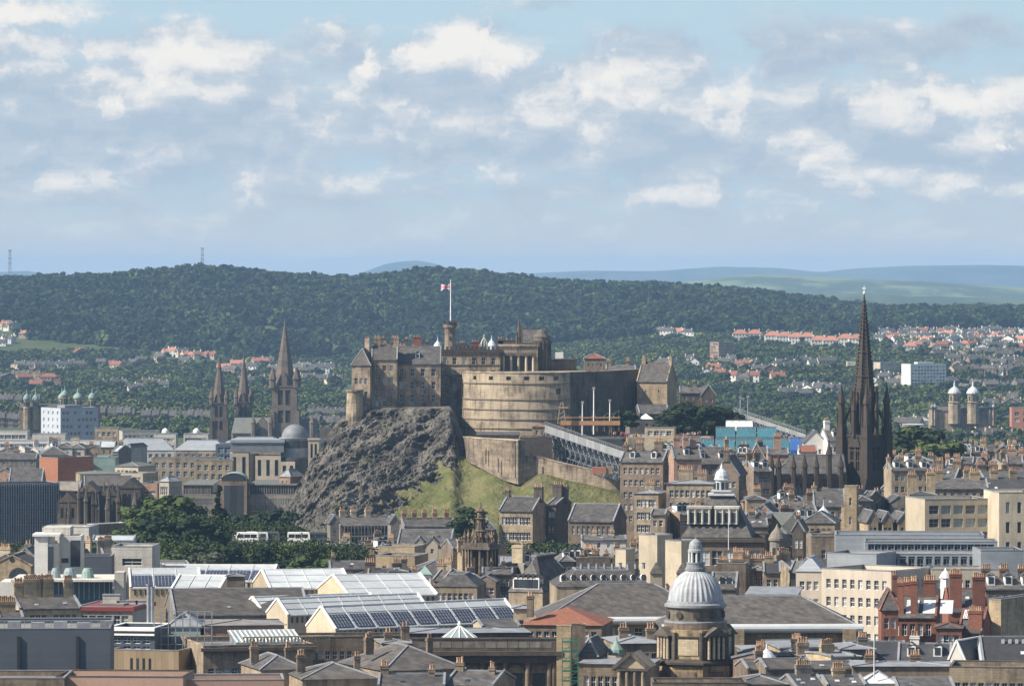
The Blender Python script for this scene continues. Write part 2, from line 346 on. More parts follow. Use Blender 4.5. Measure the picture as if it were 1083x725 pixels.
# ---------------- trees ----------------
def leaf_crown(name, rx, rz, nclump, per, leaf, mat, seed, cone=0, core=True):
    r = np.random.default_rng(seed); V_ = []; c = []
    cl = []
    for i in range(nclump):
        d = r.normal(size=3); d /= np.linalg.norm(d); rad = r.uniform(.45, .95)
        p = d * rad
        if p[2] < -.55: p[2] = -.55 + r.uniform(0, .2)
        k = 1.0
        if cone: k = 1 - .8 * (p[2] + .6) / 1.6
        cl.append((p[0] * rx * k, p[1] * rx * k, p[2] * rz, r.uniform(.20, .40) * rx * (k if cone else 1)))
    cl = np.array(cl)
    ids = r.integers(0, nclump, nclump * per)
    d = r.normal(size=(len(ids), 3)); d /= np.linalg.norm(d, axis=1)[:, None]
    cen = cl[ids, :3] + d * cl[ids, 3:4] * r.uniform(.7, 1.05, (len(ids), 1)) * np.array([1, 1, .8])
    nrm = d + r.normal(size=d.shape) * .5 + np.array([0, 0, .3]); nrm /= np.linalg.norm(nrm, axis=1)[:, None]
    a = np.cross(nrm, r.normal(size=d.shape)); a /= np.linalg.norm(a, axis=1)[:, None]; b = np.cross(nrm, a)
    s = leaf * r.uniform(.6, 1.3, (len(ids), 1))
    vs = np.stack([cen - a * s - b * s * .7, cen + a * s - b * s * .7, cen + a * s * .7 + b * s, cen - a * s * .8 + b * s * .8], 1).reshape(-1, 3)
    fs = np.arange(len(vs)).reshape(-1, 4)
    v0 = vs.tolist(); f0 = fs.tolist()
    if core:                                  # inner branches and shaded leaves behind the outer leaves
        mb = MB()
        for q in cl: mb.lathe([(q[3] * .35, q[2] - q[3] * .6), (q[3] * .8, q[2]), (q[3] * .35, q[2] + q[3] * .6)], 6, q[0], q[1])
        o = len(v0); v0 += mb.v; f0 += [tuple(i + o for i in f) for f in mb.f]
    v0 = [(x, y, z + rz * .62) for x, y, z in v0]
    me = bpy.data.meshes.new(name); me.from_pydata(v0, [], f0); me.materials.append(M(mat)); return me
def trunk_mesh(h, r):
    mb = MB()
    mb.lathe([(r * 1.4, -1), (r, .5), (r * .75, h * .6), (r * .4, h)], 7)
    for a in range(5):
        an = a * 1.3; mb.bar((0, 0, h * (.35 + .08 * a)), (math.cos(an) * h * .45, math.sin(an) * h * .45, h * (.75 + .06 * a)), r * .5)
    return mb.mesh('trunk', 'trunk_bark')
NEARC = {k: [leaf_crown('crown', 4.6, 5.0, 34, 55, .34, k, 10 + i * 3 + j) for i in range(3)] for j, k in enumerate(['leaf_mid', 'leaf_dark', 'leaf_lime', 'leaf_olive'])}
NEARC['cone'] = [leaf_crown('crown', 3.0, 8.5, 34, 60, .34, 'leaf_dark', 77, cone=1)]
MIDC = {k: [leaf_crown('crown', 5.2, 5.0, 18, 22, .95, k, 40 + i * 3 + j) for i in range(3)] for j, k in enumerate(['leaf_mid', 'leaf_dark', 'leaf_lime', 'leaf_far', 'leaf_purple'])}
TRK = trunk_mesh(7, .38)
def tree(kind, x, y, h, label, group, near=True, wid=1.0, z=None, name='broadleaf_tree', sink=0):
    t_ = thing(name, label, 'tree', (x, y, (ground(x, y) if z is None else z) - sink), rng.uniform(0, 6.28), group)
    me = rng.choice((NEARC if near else MIDC)[kind]); H = {'cone': 13.8}.get(kind, 8.1); s = h / (H * 1.13)
    inst('trunk', TRK, t_, (0, 0, 0), 0, (s * 1.2, s * 1.2, s * .8)); inst('crown', me, t_, (0, 0, h * .13), 0, (s * wid * rng.uniform(.9, 1.15), s * wid * rng.uniform(.9, 1.15), s))
    return t_
# far-off woods: thousands of crowns nobody could count, instanced by one node tree
src = bpy.data.collections.new('wood_crowns')
for i, me in enumerate([MIDC['leaf_far'][0], MIDC['leaf_far'][1], MIDC['leaf_far'][2], MIDC['leaf_far'][0], MIDC['leaf_dark'][1], MIDC['leaf_far'][1]]):
    o = bpy.data.objects.new('crown', me); src.objects.link(o)
PARKC = [leaf_crown('crown', 5.4, 4.8, 18, 22, .9, k, 140 + i) for i, k in enumerate(['leaf_park', 'leaf_park', 'leaf_mid', 'leaf_far', 'leaf_park', 'leaf_lime'])]
src2 = bpy.data.collections.new('park_crowns')
for me in PARKC: src2.objects.link(bpy.data.objects.new('crown', me))
def wood(pts, label, smin=.75, smax=1.35, name='wood', src=src):
    me = bpy.data.meshes.new('wood_points'); me.from_pydata(pts, [], [])
    o = bpy.data.objects.new(name, me); COL.objects.link(o); tag(o, label, 'wood', None, 'stuff')
    g = bpy.data.node_groups.new('scatter_crowns', 'GeometryNodeTree'); g.interface.new_socket('Geometry', in_out='INPUT', socket_type='NodeSocketGeometry'); g.interface.new_socket('Geometry', in_out='OUTPUT', socket_type='NodeSocketGeometry')
    n = g.nodes; l = g.links
    gi = n.new('NodeGroupInput'); go = n.new('NodeGroupOutput'); mp = n.new('GeometryNodeMeshToPoints'); ci = n.new('GeometryNodeCollectionInfo')
    ci.inputs[0].default_value = src; ci.inputs[1].default_value = True; ci.inputs[2].default_value = True
    ip = n.new('GeometryNodeInstanceOnPoints'); ip.inputs['Pick Instance'].default_value = True
    rv = n.new('FunctionNodeRandomValue'); rv.data_type = 'FLOAT_VECTOR'; rv.inputs[0].default_value = (0, 0, 0); rv.inputs[1].default_value = (0, 0, 6.28)
    rs = n.new('FunctionNodeRandomValue'); rs.data_type = 'FLOAT'; rs.inputs[2].default_value = smin; rs.inputs[3].default_value = smax
    ri = n.new('FunctionNodeRandomValue'); ri.data_type = 'INT'; ri.inputs[4].default_value = 0; ri.inputs[5].default_value = 5
    l.new(gi.outputs[0], mp.inputs[0]); l.new(mp.outputs[0], ip.inputs['Points']); l.new(ci.outputs[0], ip.inputs['Instance'])
    l.new(rv.outputs[0], ip.inputs['Rotation']); l.new(rs.outputs[1], ip.inputs['Scale']); l.new(ri.outputs[2], ip.inputs['Instance Index']); l.new(ip.outputs[0], go.inputs[0])
    md = o.modifiers.new('scatter', 'NODES'); md.node_group = g
    return o
def clear(px, py):
    """openings in the woods: the meadows and house plots seen on the slopes"""
    for (a, b, c, d) in CLEAR:
        if ((px - a) / c) ** 2 + ((py - 6 - b) / (d + 6)) ** 2 < 1: return True
    return False
CLEAR = [(14, 342, 12, 2), (42, 333, 9, 2), (398, 341, 14, 2), (355, 344, 10, 1), (280, 346, 22, 2), (318, 350, 24, 2), (345, 359, 14, 1), (355, 369, 14, 3), (370, 410, 12, 3), (165, 373, 10, 1), (600, 385, 18, 5)]
def hill_points():
    r = np.random.default_rng(5); pts = []
    for y in np.arange(5150, 7000, 11):
        hw = y * .12 + 80
        for x in np.arange(-hw, hw, 12):
            X = x + r.uniform(-4, 4); Yy = y + r.uniform(-4, 4); z = ground(X, Yy)
            px = CX + F * X / Yy; py = YH + F * (CZ - z) / Yy
            if clear(px, py): continue
            lim = lerp_tab([(0, 345), (40, 360), (200, 375), (400, 385), (640, 362), (700, 352), (830, 350), (880, 360), (960, 352), (1083, 346)], px)
            if py > lim: continue
            pts.append((X, Yy, z - 1 + r.uniform(-2.5, 2.5)))
    return pts
wood(hill_points(), 'dense dark green woodland covering the long hill behind the castle', 1.0, 2.5)

# ---------------- generic building ----------------
WIN = {}
def window_mesh(w, h, style, glass='glass_dark', frame='white_paint'):
    """frame and pane meshes, centred at the foot of the opening, facing -y"""
    k = (round(w, 2), round(h, 2), style, glass, frame)
    if k in WIN: return WIN[k]
    f = MB(); t_ = .09 if style != 'slit' else .05
    f.box(-w / 2, w / 2, 0, .08, 0, t_); f.box(-w / 2, w / 2, 0, .08, h - t_, h); f.box(-w / 2, -w / 2 + t_, 0, .08, t_, h - t_); f.box(w / 2 - t_, w / 2, 0, .08, t_, h - t_)
    if style in ('sash', 'big'):
        f.box(-w / 2 + t_, w / 2 - t_, 0, .07, h * .5 - .05, h * .5 + .05)
    if style == 'big': 
        for i in range(1, max(2, int(w / 1.1))): x = -w / 2 + w * i / max(2, int(w / 1.1)); f.box(x - .04, x + .04, .01, .06, t_, h - t_)
    if style == 'sash': f.box(-.025, .025, .01, .06, t_, h - t_)
    p = MB().quad((-w / 2, .1, 0), (w / 2, .1, 0), (w / 2, .1, h), (-w / 2, .1, h))
    WIN[k] = (f.mesh('window', frame), p.mesh('pane', glass)); return WIN[k]
def holed_wall(mb, P, u, n, wid, z0, z1, rects, rev=.25):
    """a wall sheet from point P along unit u, outward normal n, with real openings and reveals"""
    us = sorted({0, wid} | {a for r_ in rects for a in r_[:2]}); zs = sorted({z0, z1} | {a for r_ in rects for a in r_[2:]})
    def pt(a, z, d=0): return (P[0] + u[0] * a - n[0] * d, P[1] + u[1] * a - n[1] * d, z)
    for i in range(len(us) - 1):
        run = None
        for j in range(len(zs) - 1):
            um = (us[i] + us[i + 1]) / 2; zm = (zs[j] + zs[j + 1]) / 2
            if any(r_[0] < um < r_[1] and r_[2] < zm < r_[3] for r_ in rects): continue
            mb.quad(pt(us[i], zs[j]), pt(us[i + 1], zs[j]), pt(us[i + 1], zs[j + 1]), pt(us[i], zs[j + 1]))
    for a, b, c, d in rects:
        for (p1, p2) in (((a, c), (b, c)), ((b, c), (b, d)), ((b, d), (a, d)), ((a, d), (a, c))):
            mb.quad(pt(*p1), pt(*p2), pt(*p2, rev), pt(*p1, rev))
POT = None
def pot_mesh():
    global POT
    if POT is None: POT = MB().lathe([(.19, 0), (.15, .55), (.19, .62), (.19, .75)], 7).mesh('chimney_pot', 'clay_pot')
    return POT
def chimney(parent, x, y, z, w, d, h, n, mat='buff_stone', along='x', name='chimney', potmat=None):
    mb = MB(); mb.cbox(0, 0, -1.5, w, d, h + 1.5); mb.cbox(0, 0, h - .35, w + .25, d + .25, .2); mb.cbox(0, 0, h, w + .12, d + .12, .18)
    c = mb.obj(name, mat, parent, (x, y, z))
    for i in range(n):
        a = (i + .5) / n - .5
        inst('chimney_pot', pot_mesh(), c, ((a * (w - .2), 0, h + .18) if w >= d else (0, a * (d - .2), h + .18)), 0, (1.1, 1.1, rng.uniform(.9, 1.4)))
    return c
def win_grid(wid, z0, z1, rows, cols, w, h, m=.8, zlo=None, skip=()):
    """rects for a grid of openings"""
    rc = []; step = (wid - 2 * m) / cols; H = (z1 - z0) / rows
    for r_ in range(rows):
        for c in range(cols):
            if (r_, c) in skip: continue
            u0 = m + step * (c + .5) - w / 2; zz = z0 + H * r_ + (H - h) * .55
            rc.append((u0, u0 + w, zz, zz + h))
    return rc
def building(name, label, px0, px1, Y, ey, ry=None, D=12, yaw=0, wall='buff_stone', roof='gx', rmat='slate', win=None, side=None, cat='building',
             chim=(), group=None, zb=None, glass='glass_dark', wstyle='sash', trim='lead', over=.35, chmat=None, base=None, winz=None, par=.9, curb=None, dorm=0, frame='white_paint', two=None, panes=None, rev=.25):
    """a block whose front spans px0..px1 at distance Y with its eave at row ey and ridge at row ry"""
    a = R(yaw); span = (px1 - px0) * Y / F; Wd = (span - D * abs(math.sin(a))) / math.cos(a); Wd = max(Wd, 2.5)
    cx = wx((px0 + px1) / 2, Y); cy = Y + D / 2 * math.cos(a) + Wd / 2 * abs(math.sin(a))
    if zb is None: zb = ground(cx, Y) - 1
    root = thing(name, label, cat, (cx, cy, zb), a, group)
    ze = wz(ey, Y) - zb; zr = (wz(ry, cy) - zb) if ry is not None else ze
    X, Yh = Wd / 2, D / 2
    w = MB(); small = Y > 1500 if panes is None else not panes
    zlow = max(0, ze - (winz if winz else 99))
    faces = {'f': ((-X, -Yh), (1, 0), (0, -1), Wd), 'r': ((X, -Yh), (0, 1), (1, 0), D), 'l': ((-X, Yh), (0, -1), (-1, 0), D), 'b': ((X, Yh), (-1, 0), (0, 1), Wd)}
    allw = []
    for k, (P, u, n, wid) in faces.items():
        rects = []
        spec = win if k == 'f' else (side if k in 'lr' else None)
        if spec:
            rows, cols, ww, hh = spec[:4]; zt = ze - (spec[4] if len(spec) > 4 else .5); zh = spec[5] if len(spec) > 5 else (hh * 1.75)
            z0 = max(.5, zt - rows * zh)
            if ww * cols > wid - .4: cols = max(1, int((wid - .4) / (ww * 1.3)))
            rects = win_grid(wid, z0, zt, rows, cols, min(ww, wid * .6), hh, m=min(.7, wid * .1))
        holed_wall(w, P, u, n, wid, 0, ze, rects, rev)
        for (u0, u1, c, d) in rects:
            um = (u0 + u1) / 2; allw.append((P[0] + u[0] * um - n[0] * rev, P[1] + u[1] * um - n[1] * rev, c, u1 - u0, d - c, math.atan2(u[1], u[0])))
    # roof
    rm = MB(); tr = MB(); o = over
    def ridge_roof(X, Yh, sw):
        q = MB(); T = MB(); G = MB()
        q.slab([(-X, -Yh - o, ze - .1), (X, -Yh - o, ze - .1), (X, 0, zr), (-X, 0, zr)], .22); q.slab([(X, Yh + o, ze - .1), (-X, Yh + o, ze - .1), (-X, 0, zr), (X, 0, zr)], .22)
        for s_ in (-1, 1):
            G.quad((s_ * X, -Yh, ze), (s_ * X, Yh, ze), (s_ * X, 0, zr - .1))
            if trim: T.bar((s_ * (X - .05), -Yh - o, ze + .05), (s_ * (X - .05), 0, zr + .12), .4, .35); T.bar((s_ * (X - .05), Yh + o, ze + .05), (s_ * (X - .05), 0, zr + .12), .4, .35)
        if trim: T.bar((-X, 0, zr + .08), (X, 0, zr + .08), .32, .25)
        if sw: q.swap(); T.swap(); G.swap()
        return q, T, G
    if roof in ('gx', 'gy'):
        q, T, G = ridge_roof(X, Yh, False) if roof == 'gx' else ridge_roof(Yh, X, True)
        w.add(G.v, G.f); rm = q; tr = T
    elif roof == 'hip':
        r_ = max(0, X - Yh) if X > Yh else 0; s_ = max(0, Yh - X) if Yh > X else 0
        A, B = X + o, Yh + o; z = ze
        p = [(-A, -B, z), (A, -B, z), (A, B, z), (-A, B, z)]
        if X >= Yh: e = [(-r_, 0, zr), (r_, 0, zr)]; fs = [[0, 1, 5, 4], [1, 2, 5], [2, 3, 4, 5], [3, 0, 4]]; hips = [(0, 4), (3, 4), (1, 5), (2, 5), (4, 5)]
        else: e = [(0, -s_, zr), (0, s_, zr)]; fs = [[0, 1, 4], [1, 2, 5, 4], [2, 3, 5], [3, 0, 4, 5]]; hips = [(0, 4), (1, 4), (2, 5), (3, 5), (4, 5)]
        pp = p + e; rm.add(pp, fs + [[3, 2, 1, 0]])
        if trim:
            for i, j in hips:
                if (Vector(pp[i]) - Vector(pp[j])).length > .3: tr.bar(Vector(pp[i]) + Vector((0, 0, .05)), Vector(pp[j]) + Vector((0, 0, .05)), .28, .2)
    elif roof == 'mansard':
        ins = min(X, Yh) * .45 if curb is None else curb
        rm.add([(-X - .2, -Yh - .2, ze), (X + .2, -Yh - .2, ze), (X + .2, Yh + .2, ze), (-X - .2, Yh + .2, ze), (-X + ins, -Yh + ins, zr), (X - ins, -Yh + ins, zr), (X - ins, Yh - ins, zr), (-X + ins, Yh - ins, zr)],
               [(0, 1, 5, 4), (1, 2, 6, 5), (2, 3, 7, 6), (3, 0, 4, 7), (4, 5, 6, 7), (3, 2, 1, 0)])
        if trim:
            c = [(-X + ins, -Yh + ins, zr), (X - ins, -Yh + ins, zr), (X - ins, Yh - ins, zr), (-X + ins, Yh - ins, zr)]
            for i in range(4): tr.bar(c[i], c[(i + 1) % 4], .35, .3)
    elif roof == 'shed':        # one slope falling to the front
        rm.slab([(-X - o, -Yh - o, ze), (X + o, -Yh - o, ze), (X + o, Yh, zr), (-X - o, Yh, zr)], .3)
        for s_ in (-1, 1): w.quad((s_ * X, -Yh, ze), (s_ * X, Yh, ze), (s_ * X, Yh, zr))
        w.quad((-X, Yh, ze), (X, Yh, ze), (X, Yh, zr), (-X, Yh, zr))
        if trim: tr.bar((-X - o, Yh, zr), (X + o, Yh, zr), .4, .3)
    else:                       # flat roof behind a parapet
        rm.box(-X + .3, X - .3, -Yh + .3, Yh - .3, ze - .9, ze - par + .1)
        tk = .3
        w.box(-X, X, -Yh, -Yh + tk, ze, ze + .02); 
        for (a0, a1, b0, b1) in ((-X, X, -Yh, -Yh + tk), (-X, X, Yh - tk, Yh), (-X, -X + tk, -Yh + tk, Yh - tk), (X - tk, X, -Yh + tk, Yh - tk)):
            tr.box(a0 - .06, a1 + .06, b0 - .06, b1 + .06, ze + .03, ze + .18)
        for (a0, a1, b0, b1) in ((-X + tk, X - tk, -Yh + tk, -Yh + tk), ): pass
        w.quad((-X + tk, Yh - tk, ze - .9), (X - tk, Yh - tk, ze - .9), (X - tk, Yh - tk, ze), (-X + tk, Yh - tk, ze))
        if ry is not None:      # plant room or lift head on the roof
            rm.box(-X * .45, X * .45, -Yh * .4, Yh * .4, ze - .3, zr)
    w.obj('wall', wall, root)
    ro = rm.obj('roof', rmat, root)
    if tr.v and trim: tr.obj('coping' if roof not in ('hip',) else 'ridge', trim, ro)
    for (x, y, z, ww, hh, ang) in allw:
        fm, pm = window_mesh(ww, hh, wstyle if rng.random() < .98 else 'sash', rng.choice(panes_of(glass)), frame)
        wo = inst('window', fm, root, (x, y, z), ang)
        if not small: inst('pane', pm, wo, (0, 0, 0))
        else: inst('pane', pm, wo, (0, 0, 0))
    if roof in ('gx', 'hip') and 'slate' in rmat and 800 < Y < 1450 and Wd > 5:
        sl = math.atan2(zr - ze, Yh)
        for _ in range(rng.choice([0, 1, 2, 3])):
            f_ = rng.uniform(.25, .6); x = rng.uniform(-.3, .3) * Wd; o_ = MB().box(-.35, .35, -.45, .45, 0, .12).obj('rooflight', rng.choice(['white_lead', 'lead', 'glass_dark']), root, (x, -Yh + Yh * f_, ze + (zr - ze) * f_ + .02)); o_.rotation_euler = (sl, 0, 0)
    for c in chim:              # (u, v, width, depth, height above ridge/eave, pots)
        u, v, cw, cd, ch, npot = c[:6]
        x = -X + u * 2 * X; y = -Yh + v * 2 * Yh
        if roof == 'gx': zt = ze + (zr - ze) * (1 - abs(2 * v - 1))
        elif roof == 'gy': zt = ze + (zr - ze) * (1 - abs(2 * u - 1))
        else: zt = zr if roof in ('hip', 'mansard') else ze
        chimney(root, x, y, zt, cw, cd, ch, npot, chmat or wall)
    root['_w'] = Wd
    dims[root.name] = (Wd, D, ze, zr)
    for i in range(dorm):
        x = -X + 2 * X * (i + .5) / dorm; k = .30 if roof == 'gx' else .25
        dormer(root, x, -Yh + Yh * k, ze + (zr - ze) * k, 1.5, 1.9, min(3.0, Yh * .6))
    del root['_w']
    return root
dims = {}
def panes_of(g):
    return {'glass_dark': ['glass_dark', 'glass_dark', 'pane_curtain'], 'glass_pale': ['glass_pale', 'glass_dark', 'glass_pale']}.get(g, [g])
def dormer(root, x, y, z, w, h, d, wall='white_paint', rmat='slate', arched=False):
    mb = MB(); mb.box(-w / 2, w / 2, 0, d, 0, h)
    if arched: mb.v = []; mb.f = []; mb.m = []; mb.lathe([(w / 2, 0), (w / 2, d)], 12); mb.v = [(a, c, b + h * .45) for a, b, c in mb.v]; mb.box(-w / 2, w / 2, 0, d, 0, h * .45)
    o = mb.obj('dormer', wall, root, (x, y, z))
    if not arched:
        r_ = MB(); r_.slab([(-w / 2 - .2, -.2, h - .05), (0, -.2, h + w * .45), (0, d, h + w * .45), (-w / 2 - .2, d, h - .05)], .12); r_.slab([(w / 2 + .2, -.2, h - .05), (w / 2 + .2, d, h - .05), (0, d, h + w * .45), (0, -.2, h + w * .45)], .12)
        r_.obj('dormer_roof', rmat, o)
    MB().box(-w * .34, w * .34, -.06, .02, h * .15, h * .85).obj('window', 'glass_dark', o)
    return o
def crenel(mb, x0, x1, y0, y1, z, w=1.1, h=1.0):
    n = max(1, int((x1 - x0) / (2 * w))); st = (x1 - x0) / n
    for i in range(n): mb.box(x0 + i * st, x0 + i * st + st * .55, y0, y1, z, z + h)
class Site:
    def __init__(s, px, Y, py): s.Y = Y; s.x = wx(px, Y); s.z = wz(py, Y)
    def X(s, px, dy=0): return wx(px, s.Y + dy) - s.x
    def Z(s, py, dy=0): return wz(py, s.Y + dy) - s.z
    def loc(s): return (s.x, s.Y, s.z)

# ---------------- castle rock ----------------
TOPY = [(285, 585), (289, 572), (294, 556), (315, 514), (337, 476), (354, 448), (367, 438), (400, 431), (440, 430), (478, 430), (488, 462), (500, 478), (520, 491), (545, 505), (572, 497), (600, 505), (660, 521), (740, 535)]
TOPD = [(285, 1700), (340, 1725), (372, 1728), (478, 1720), (490, 1700), (505, 1672), (560, 1652), (740, 1640)]
def smtab(tab, x, w): return sum(lerp_tab(tab, x + w * k / 4) for k in range(-4, 5)) / 9
def build_rock():
    nx, nt = 420, 170; vs = []; mask = []; fs = []
    for j in range(nt + 16):
        for i in range(nx + 1):
            px = 285 + (740 - 285) * i / nx
            yt = smtab(TOPY, px, 4); Yt = smtab(TOPD, px, 22); yb, Yb = 604, 1560
            if j <= nt:
                t_ = j / nt; Y = Yb + (Yt - Yb) * t_ ** .8; py = yb + (yt - yb) * t_
                x, z = wx(px, Y), wz(py, Y)
                # rock or turf: turf starts right of the diagonal gully
                s_ = (px - (482 - (py - 468) * 1.42)) / 16 + 4.5 * noise.fractal((px / 30, py / 22, 1), 1, 2, 4)
                if px > 500: s_ = max(s_, 1.5)
                patch = noise.fractal((px / 22 + 7, py / 10 - px / 30, 2), 1, 2, 4)
                dist = px - (487 - (py - 468) * 1.42)
                g = sst(0, 1.6, s_) if dist > 0 else 0
                if 0 < dist < 34: g *= sst(.0, .30, patch + .05 + dist / 260)
                e = min(1, t_ * 6, (1 - t_) * 30) * min(1, (px - 284) / 12)
                rr = 1 - g
                # strata run up to the right; joints cut them steeply
                P = Vector(((x * .75 + z * .66) * .016, Y * .016, (z * .75 - x * .66) * .075))
                rid = noise.ridged_multi_fractal(P, .95, 2.2, 7, 1.0, 2.0) - 1.1
                Q = Vector(((x * .75 + z * .66) * .03, Y * .03, (z * .75 - x * .66) * .11 + 9)); rid2 = noise.ridged_multi_fractal(Q, .8, 2.3, 5, 1.0, 2.0) - 1.1
                fr = noise.fractal((x * .45, Y * .3, z * .5), .7, 2.1, 4)
                dsp = (rid * 5.6 + rid2 * 4.6 + fr * 1.2 + 3.5 * noise.noise((x * .03, z * .03, 4))) * rr * e + (fr * .45 + noise.noise((x * .05, z * .05, 1)) * 2.0) * g * e
                Y -= dsp; z += dsp * .35 * e; x -= (0 if i else 0) + dsp * .18 * rr * e
                mask.append(g)
            else:
                k = j - nt; x0_, z0_ = wx(px, Yt), wz(yt, Yt)
                Y = Yt + [6, 20, 40, 60, 80, 100, 120, 150, 180, 210, 240, 270, 300, 330, 360][k - 1]; x = x0_
                z = z0_ - .3 - (0 if k < 9 else (k - 8) * 9); z = max(z, 55); mask.append(0)
            vs.append((x, Y, z))
    for j in range(nt + 15):
        for i in range(nx): a = j * (nx + 1) + i; fs.append((a, a + 1, a + nx + 2, a + nx + 1))
    me = bpy.data.meshes.new('castle_rock'); me.from_pydata(vs, [], fs)
    at = me.attributes.new('turf', 'FLOAT', 'POINT'); at.data.foreach_set('value', mask)
    m = bpy.data.materials.new('rock_and_turf'); m.use_nodes = True; q = NT(m.node_tree); b = q.n['Principled BSDF']
    pos = q.node('ShaderNodeNewGeometry').outputs['Position']; tf = q.node('ShaderNodeAttribute', attribute_name='turf').outputs['Fac']
    mp = q.node('ShaderNodeMapping', ins={0: pos, 2: (0, .7, 0), 3: (1, .5, 2.2)}).outputs[0]
    rock = q.mix(q.sm(q.noise(mp, .12, 7, .7), .36, .64), (.040, .038, .036), (.155, .142, .122))
    rock = q.mix(q.sm(q.noise(pos, .05, 5, .6), .54, .68), rock, (.10, .10, .05))
    tur = q.mix(q.sm(q.noise(pos, .09, 6, .7), .38, .62), (.085, .095, .03), (.145, .135, .06))
    tur = q.mix(q.sm(q.noise(pos, .35, 5, .7), .60, .70), tur, (.20, .17, .115))
    tur = q.mix(q.sm(q.noise(mp, .045, 5, .65), .55, .66), tur, (.155, .125, .09))
    c = q.mix(q.sm(q.m('ADD', tf, q.m('MULTIPLY', q.m('SUBTRACT', q.noise(pos, .4, 4, .7), .5), .8)), .35, .65), rock, tur)
    q.l.new(c, b.inputs['Base Color']); b.inputs['Roughness'].default_value = .95; b.inputs['Specular IOR Level'].default_value = .15
    bp = q.node('ShaderNodeBump', ins={'Strength': .9, 'Distance': .7, 'Height': q.noise(mp, .9, 6, .65)}); q.l.new(bp.outputs[0], b.inputs['Normal'])
    me.materials.append(m); o = bpy.data.objects.new('castle_rock', me); COL.objects.link(o); struct(o)
build_rock()

stone('wall_stone', (.36, .285, .205), .85, .14, lo=.42, hi=.58, brick=(1.5, .5, .32))
# ---------------- the castle on the rock ----------------
def arc_wall(mb, R0, R1, a0, a1, z0, z1, n, holes=(), cx=0, cy=0):
    """outer face of a round wall with real openings; angles in degrees, -90 faces the camera; R0 at foot, R1 at top"""
    zs = sorted({z0, z1} | {h for ho in holes for h in ho[2:]}); an = sorted({a0 + (a1 - a0) * i / n for i in range(n + 1)} | {h for ho in holes for h in ho[:2]})
    def pt(a, z, d=0):
        r_ = R0 + (R1 - R0) * (z - z0) / (z1 - z0) - d; return (cx + r_ * math.cos(R(a)), cy + r_ * math.sin(R(a)), z)
    for i in range(len(an) - 1):
        for j in range(len(zs) - 1):
            am, zm = (an[i] + an[i + 1]) / 2, (zs[j] + zs[j + 1]) / 2
            if any(h[0] < am < h[1] and h[2] < zm < h[3] for h in holes): continue
            mb.quad(pt(an[i], zs[j]), pt(an[i + 1], zs[j]), pt(an[i + 1], zs[j + 1]), pt(an[i], zs[j + 1]))
    for a, b, c, d in holes:
        for p1, p2 in (((a, c), (b, c)), ((b, c), (b, d)), ((b, d), (a, d)), ((a, d), (a, c))): mb.quad(pt(*p1), pt(*p2), pt(*p2, 1.6), pt(*p1, 1.6))
        mb.quad(pt(a, c, 1.6), pt(b, c, 1.6), pt(b, d, 1.6), pt(a, d, 1.6))
def battery():
    s = Site(566, 1722, 480); r = thing('round_battery', 'great curved pale stone gun battery with dark stringcourses on the castle rock', 'battery', s.loc())
    Rr = 25.0; zt = s.Z(394.5); zr = Rr
    mb = MB(); hz0, hz1 = s.Z(402), s.Z(398)
    hol = [(a - 2.0, a + 2.0, hz0, hz1) for a in (-144.7, -126.7, -111, -96.6, -85, -73.7)]
    hol.append((-74, -70, s.Z(417), s.Z(411)))
    arc_wall(mb, Rr + 1.2, Rr, -215, -62, -4, zt, 60, hol, 0, zr)
    mb.lathe([(Rr - 2.5, zt - 2), (Rr - 2.5, zt)], 48, 0, zr); 
    mb.obj('wall', 'battery_stone', r)
    top = MB(); top.lathe([(Rr - 2.5, zt - 2.0), (.1, zt - 1.9)], 48, 0, zr); top.obj('gun_terrace', 'grey_stone', r)
    cp = MB(); arc_wall(cp, Rr + .22, Rr + .22, -215, -62, zt, zt + .3, 60, (), 0, zr)
    for k in range(60):
        a, b = R(-215 + 153 * k / 60), R(-215 + 153 * (k + 1) / 60)
        cp.quad(((Rr + .22) * math.cos(a), zr + (Rr + .22) * math.sin(a), zt + .3), ((Rr + .22) * math.cos(b), zr + (Rr + .22) * math.sin(b), zt + .3), ((Rr - 2.5) * math.cos(b), zr + (Rr - 2.5) * math.sin(b), zt + .3), ((Rr - 2.5) * math.cos(a), zr + (Rr - 2.5) * math.sin(a), zt + .3))
    cp.obj('coping', 'castle_stone', r)
    for y in (405.5, 422.5, 433, 443.5, 453):
        z = s.Z(y); f = (z + 4) / (zt + 4); rad = Rr + 1.2 - 1.2 * f + .3
        st = MB(); arc_wall(st, rad, rad, -215, -62, z - .2, z + .15, 60, (), 0, zr)
        for k in range(60):
            a, b = R(-215 + 153 * k / 60), R(-215 + 153 * (k + 1) / 60)
            for zz in (z - .2, z + .15): st.quad((rad * math.cos(a), zr + rad * math.sin(a), zz), (rad * math.cos(b), zr + rad * math.sin(b), zz), ((rad - .6) * math.cos(b), zr + (rad - .6) * math.sin(b), zz), ((rad - .6) * math.cos(a), zr + (rad - .6) * math.sin(a), zz))
        st.obj('stringcourse', 'brown_stone', r)
battery()
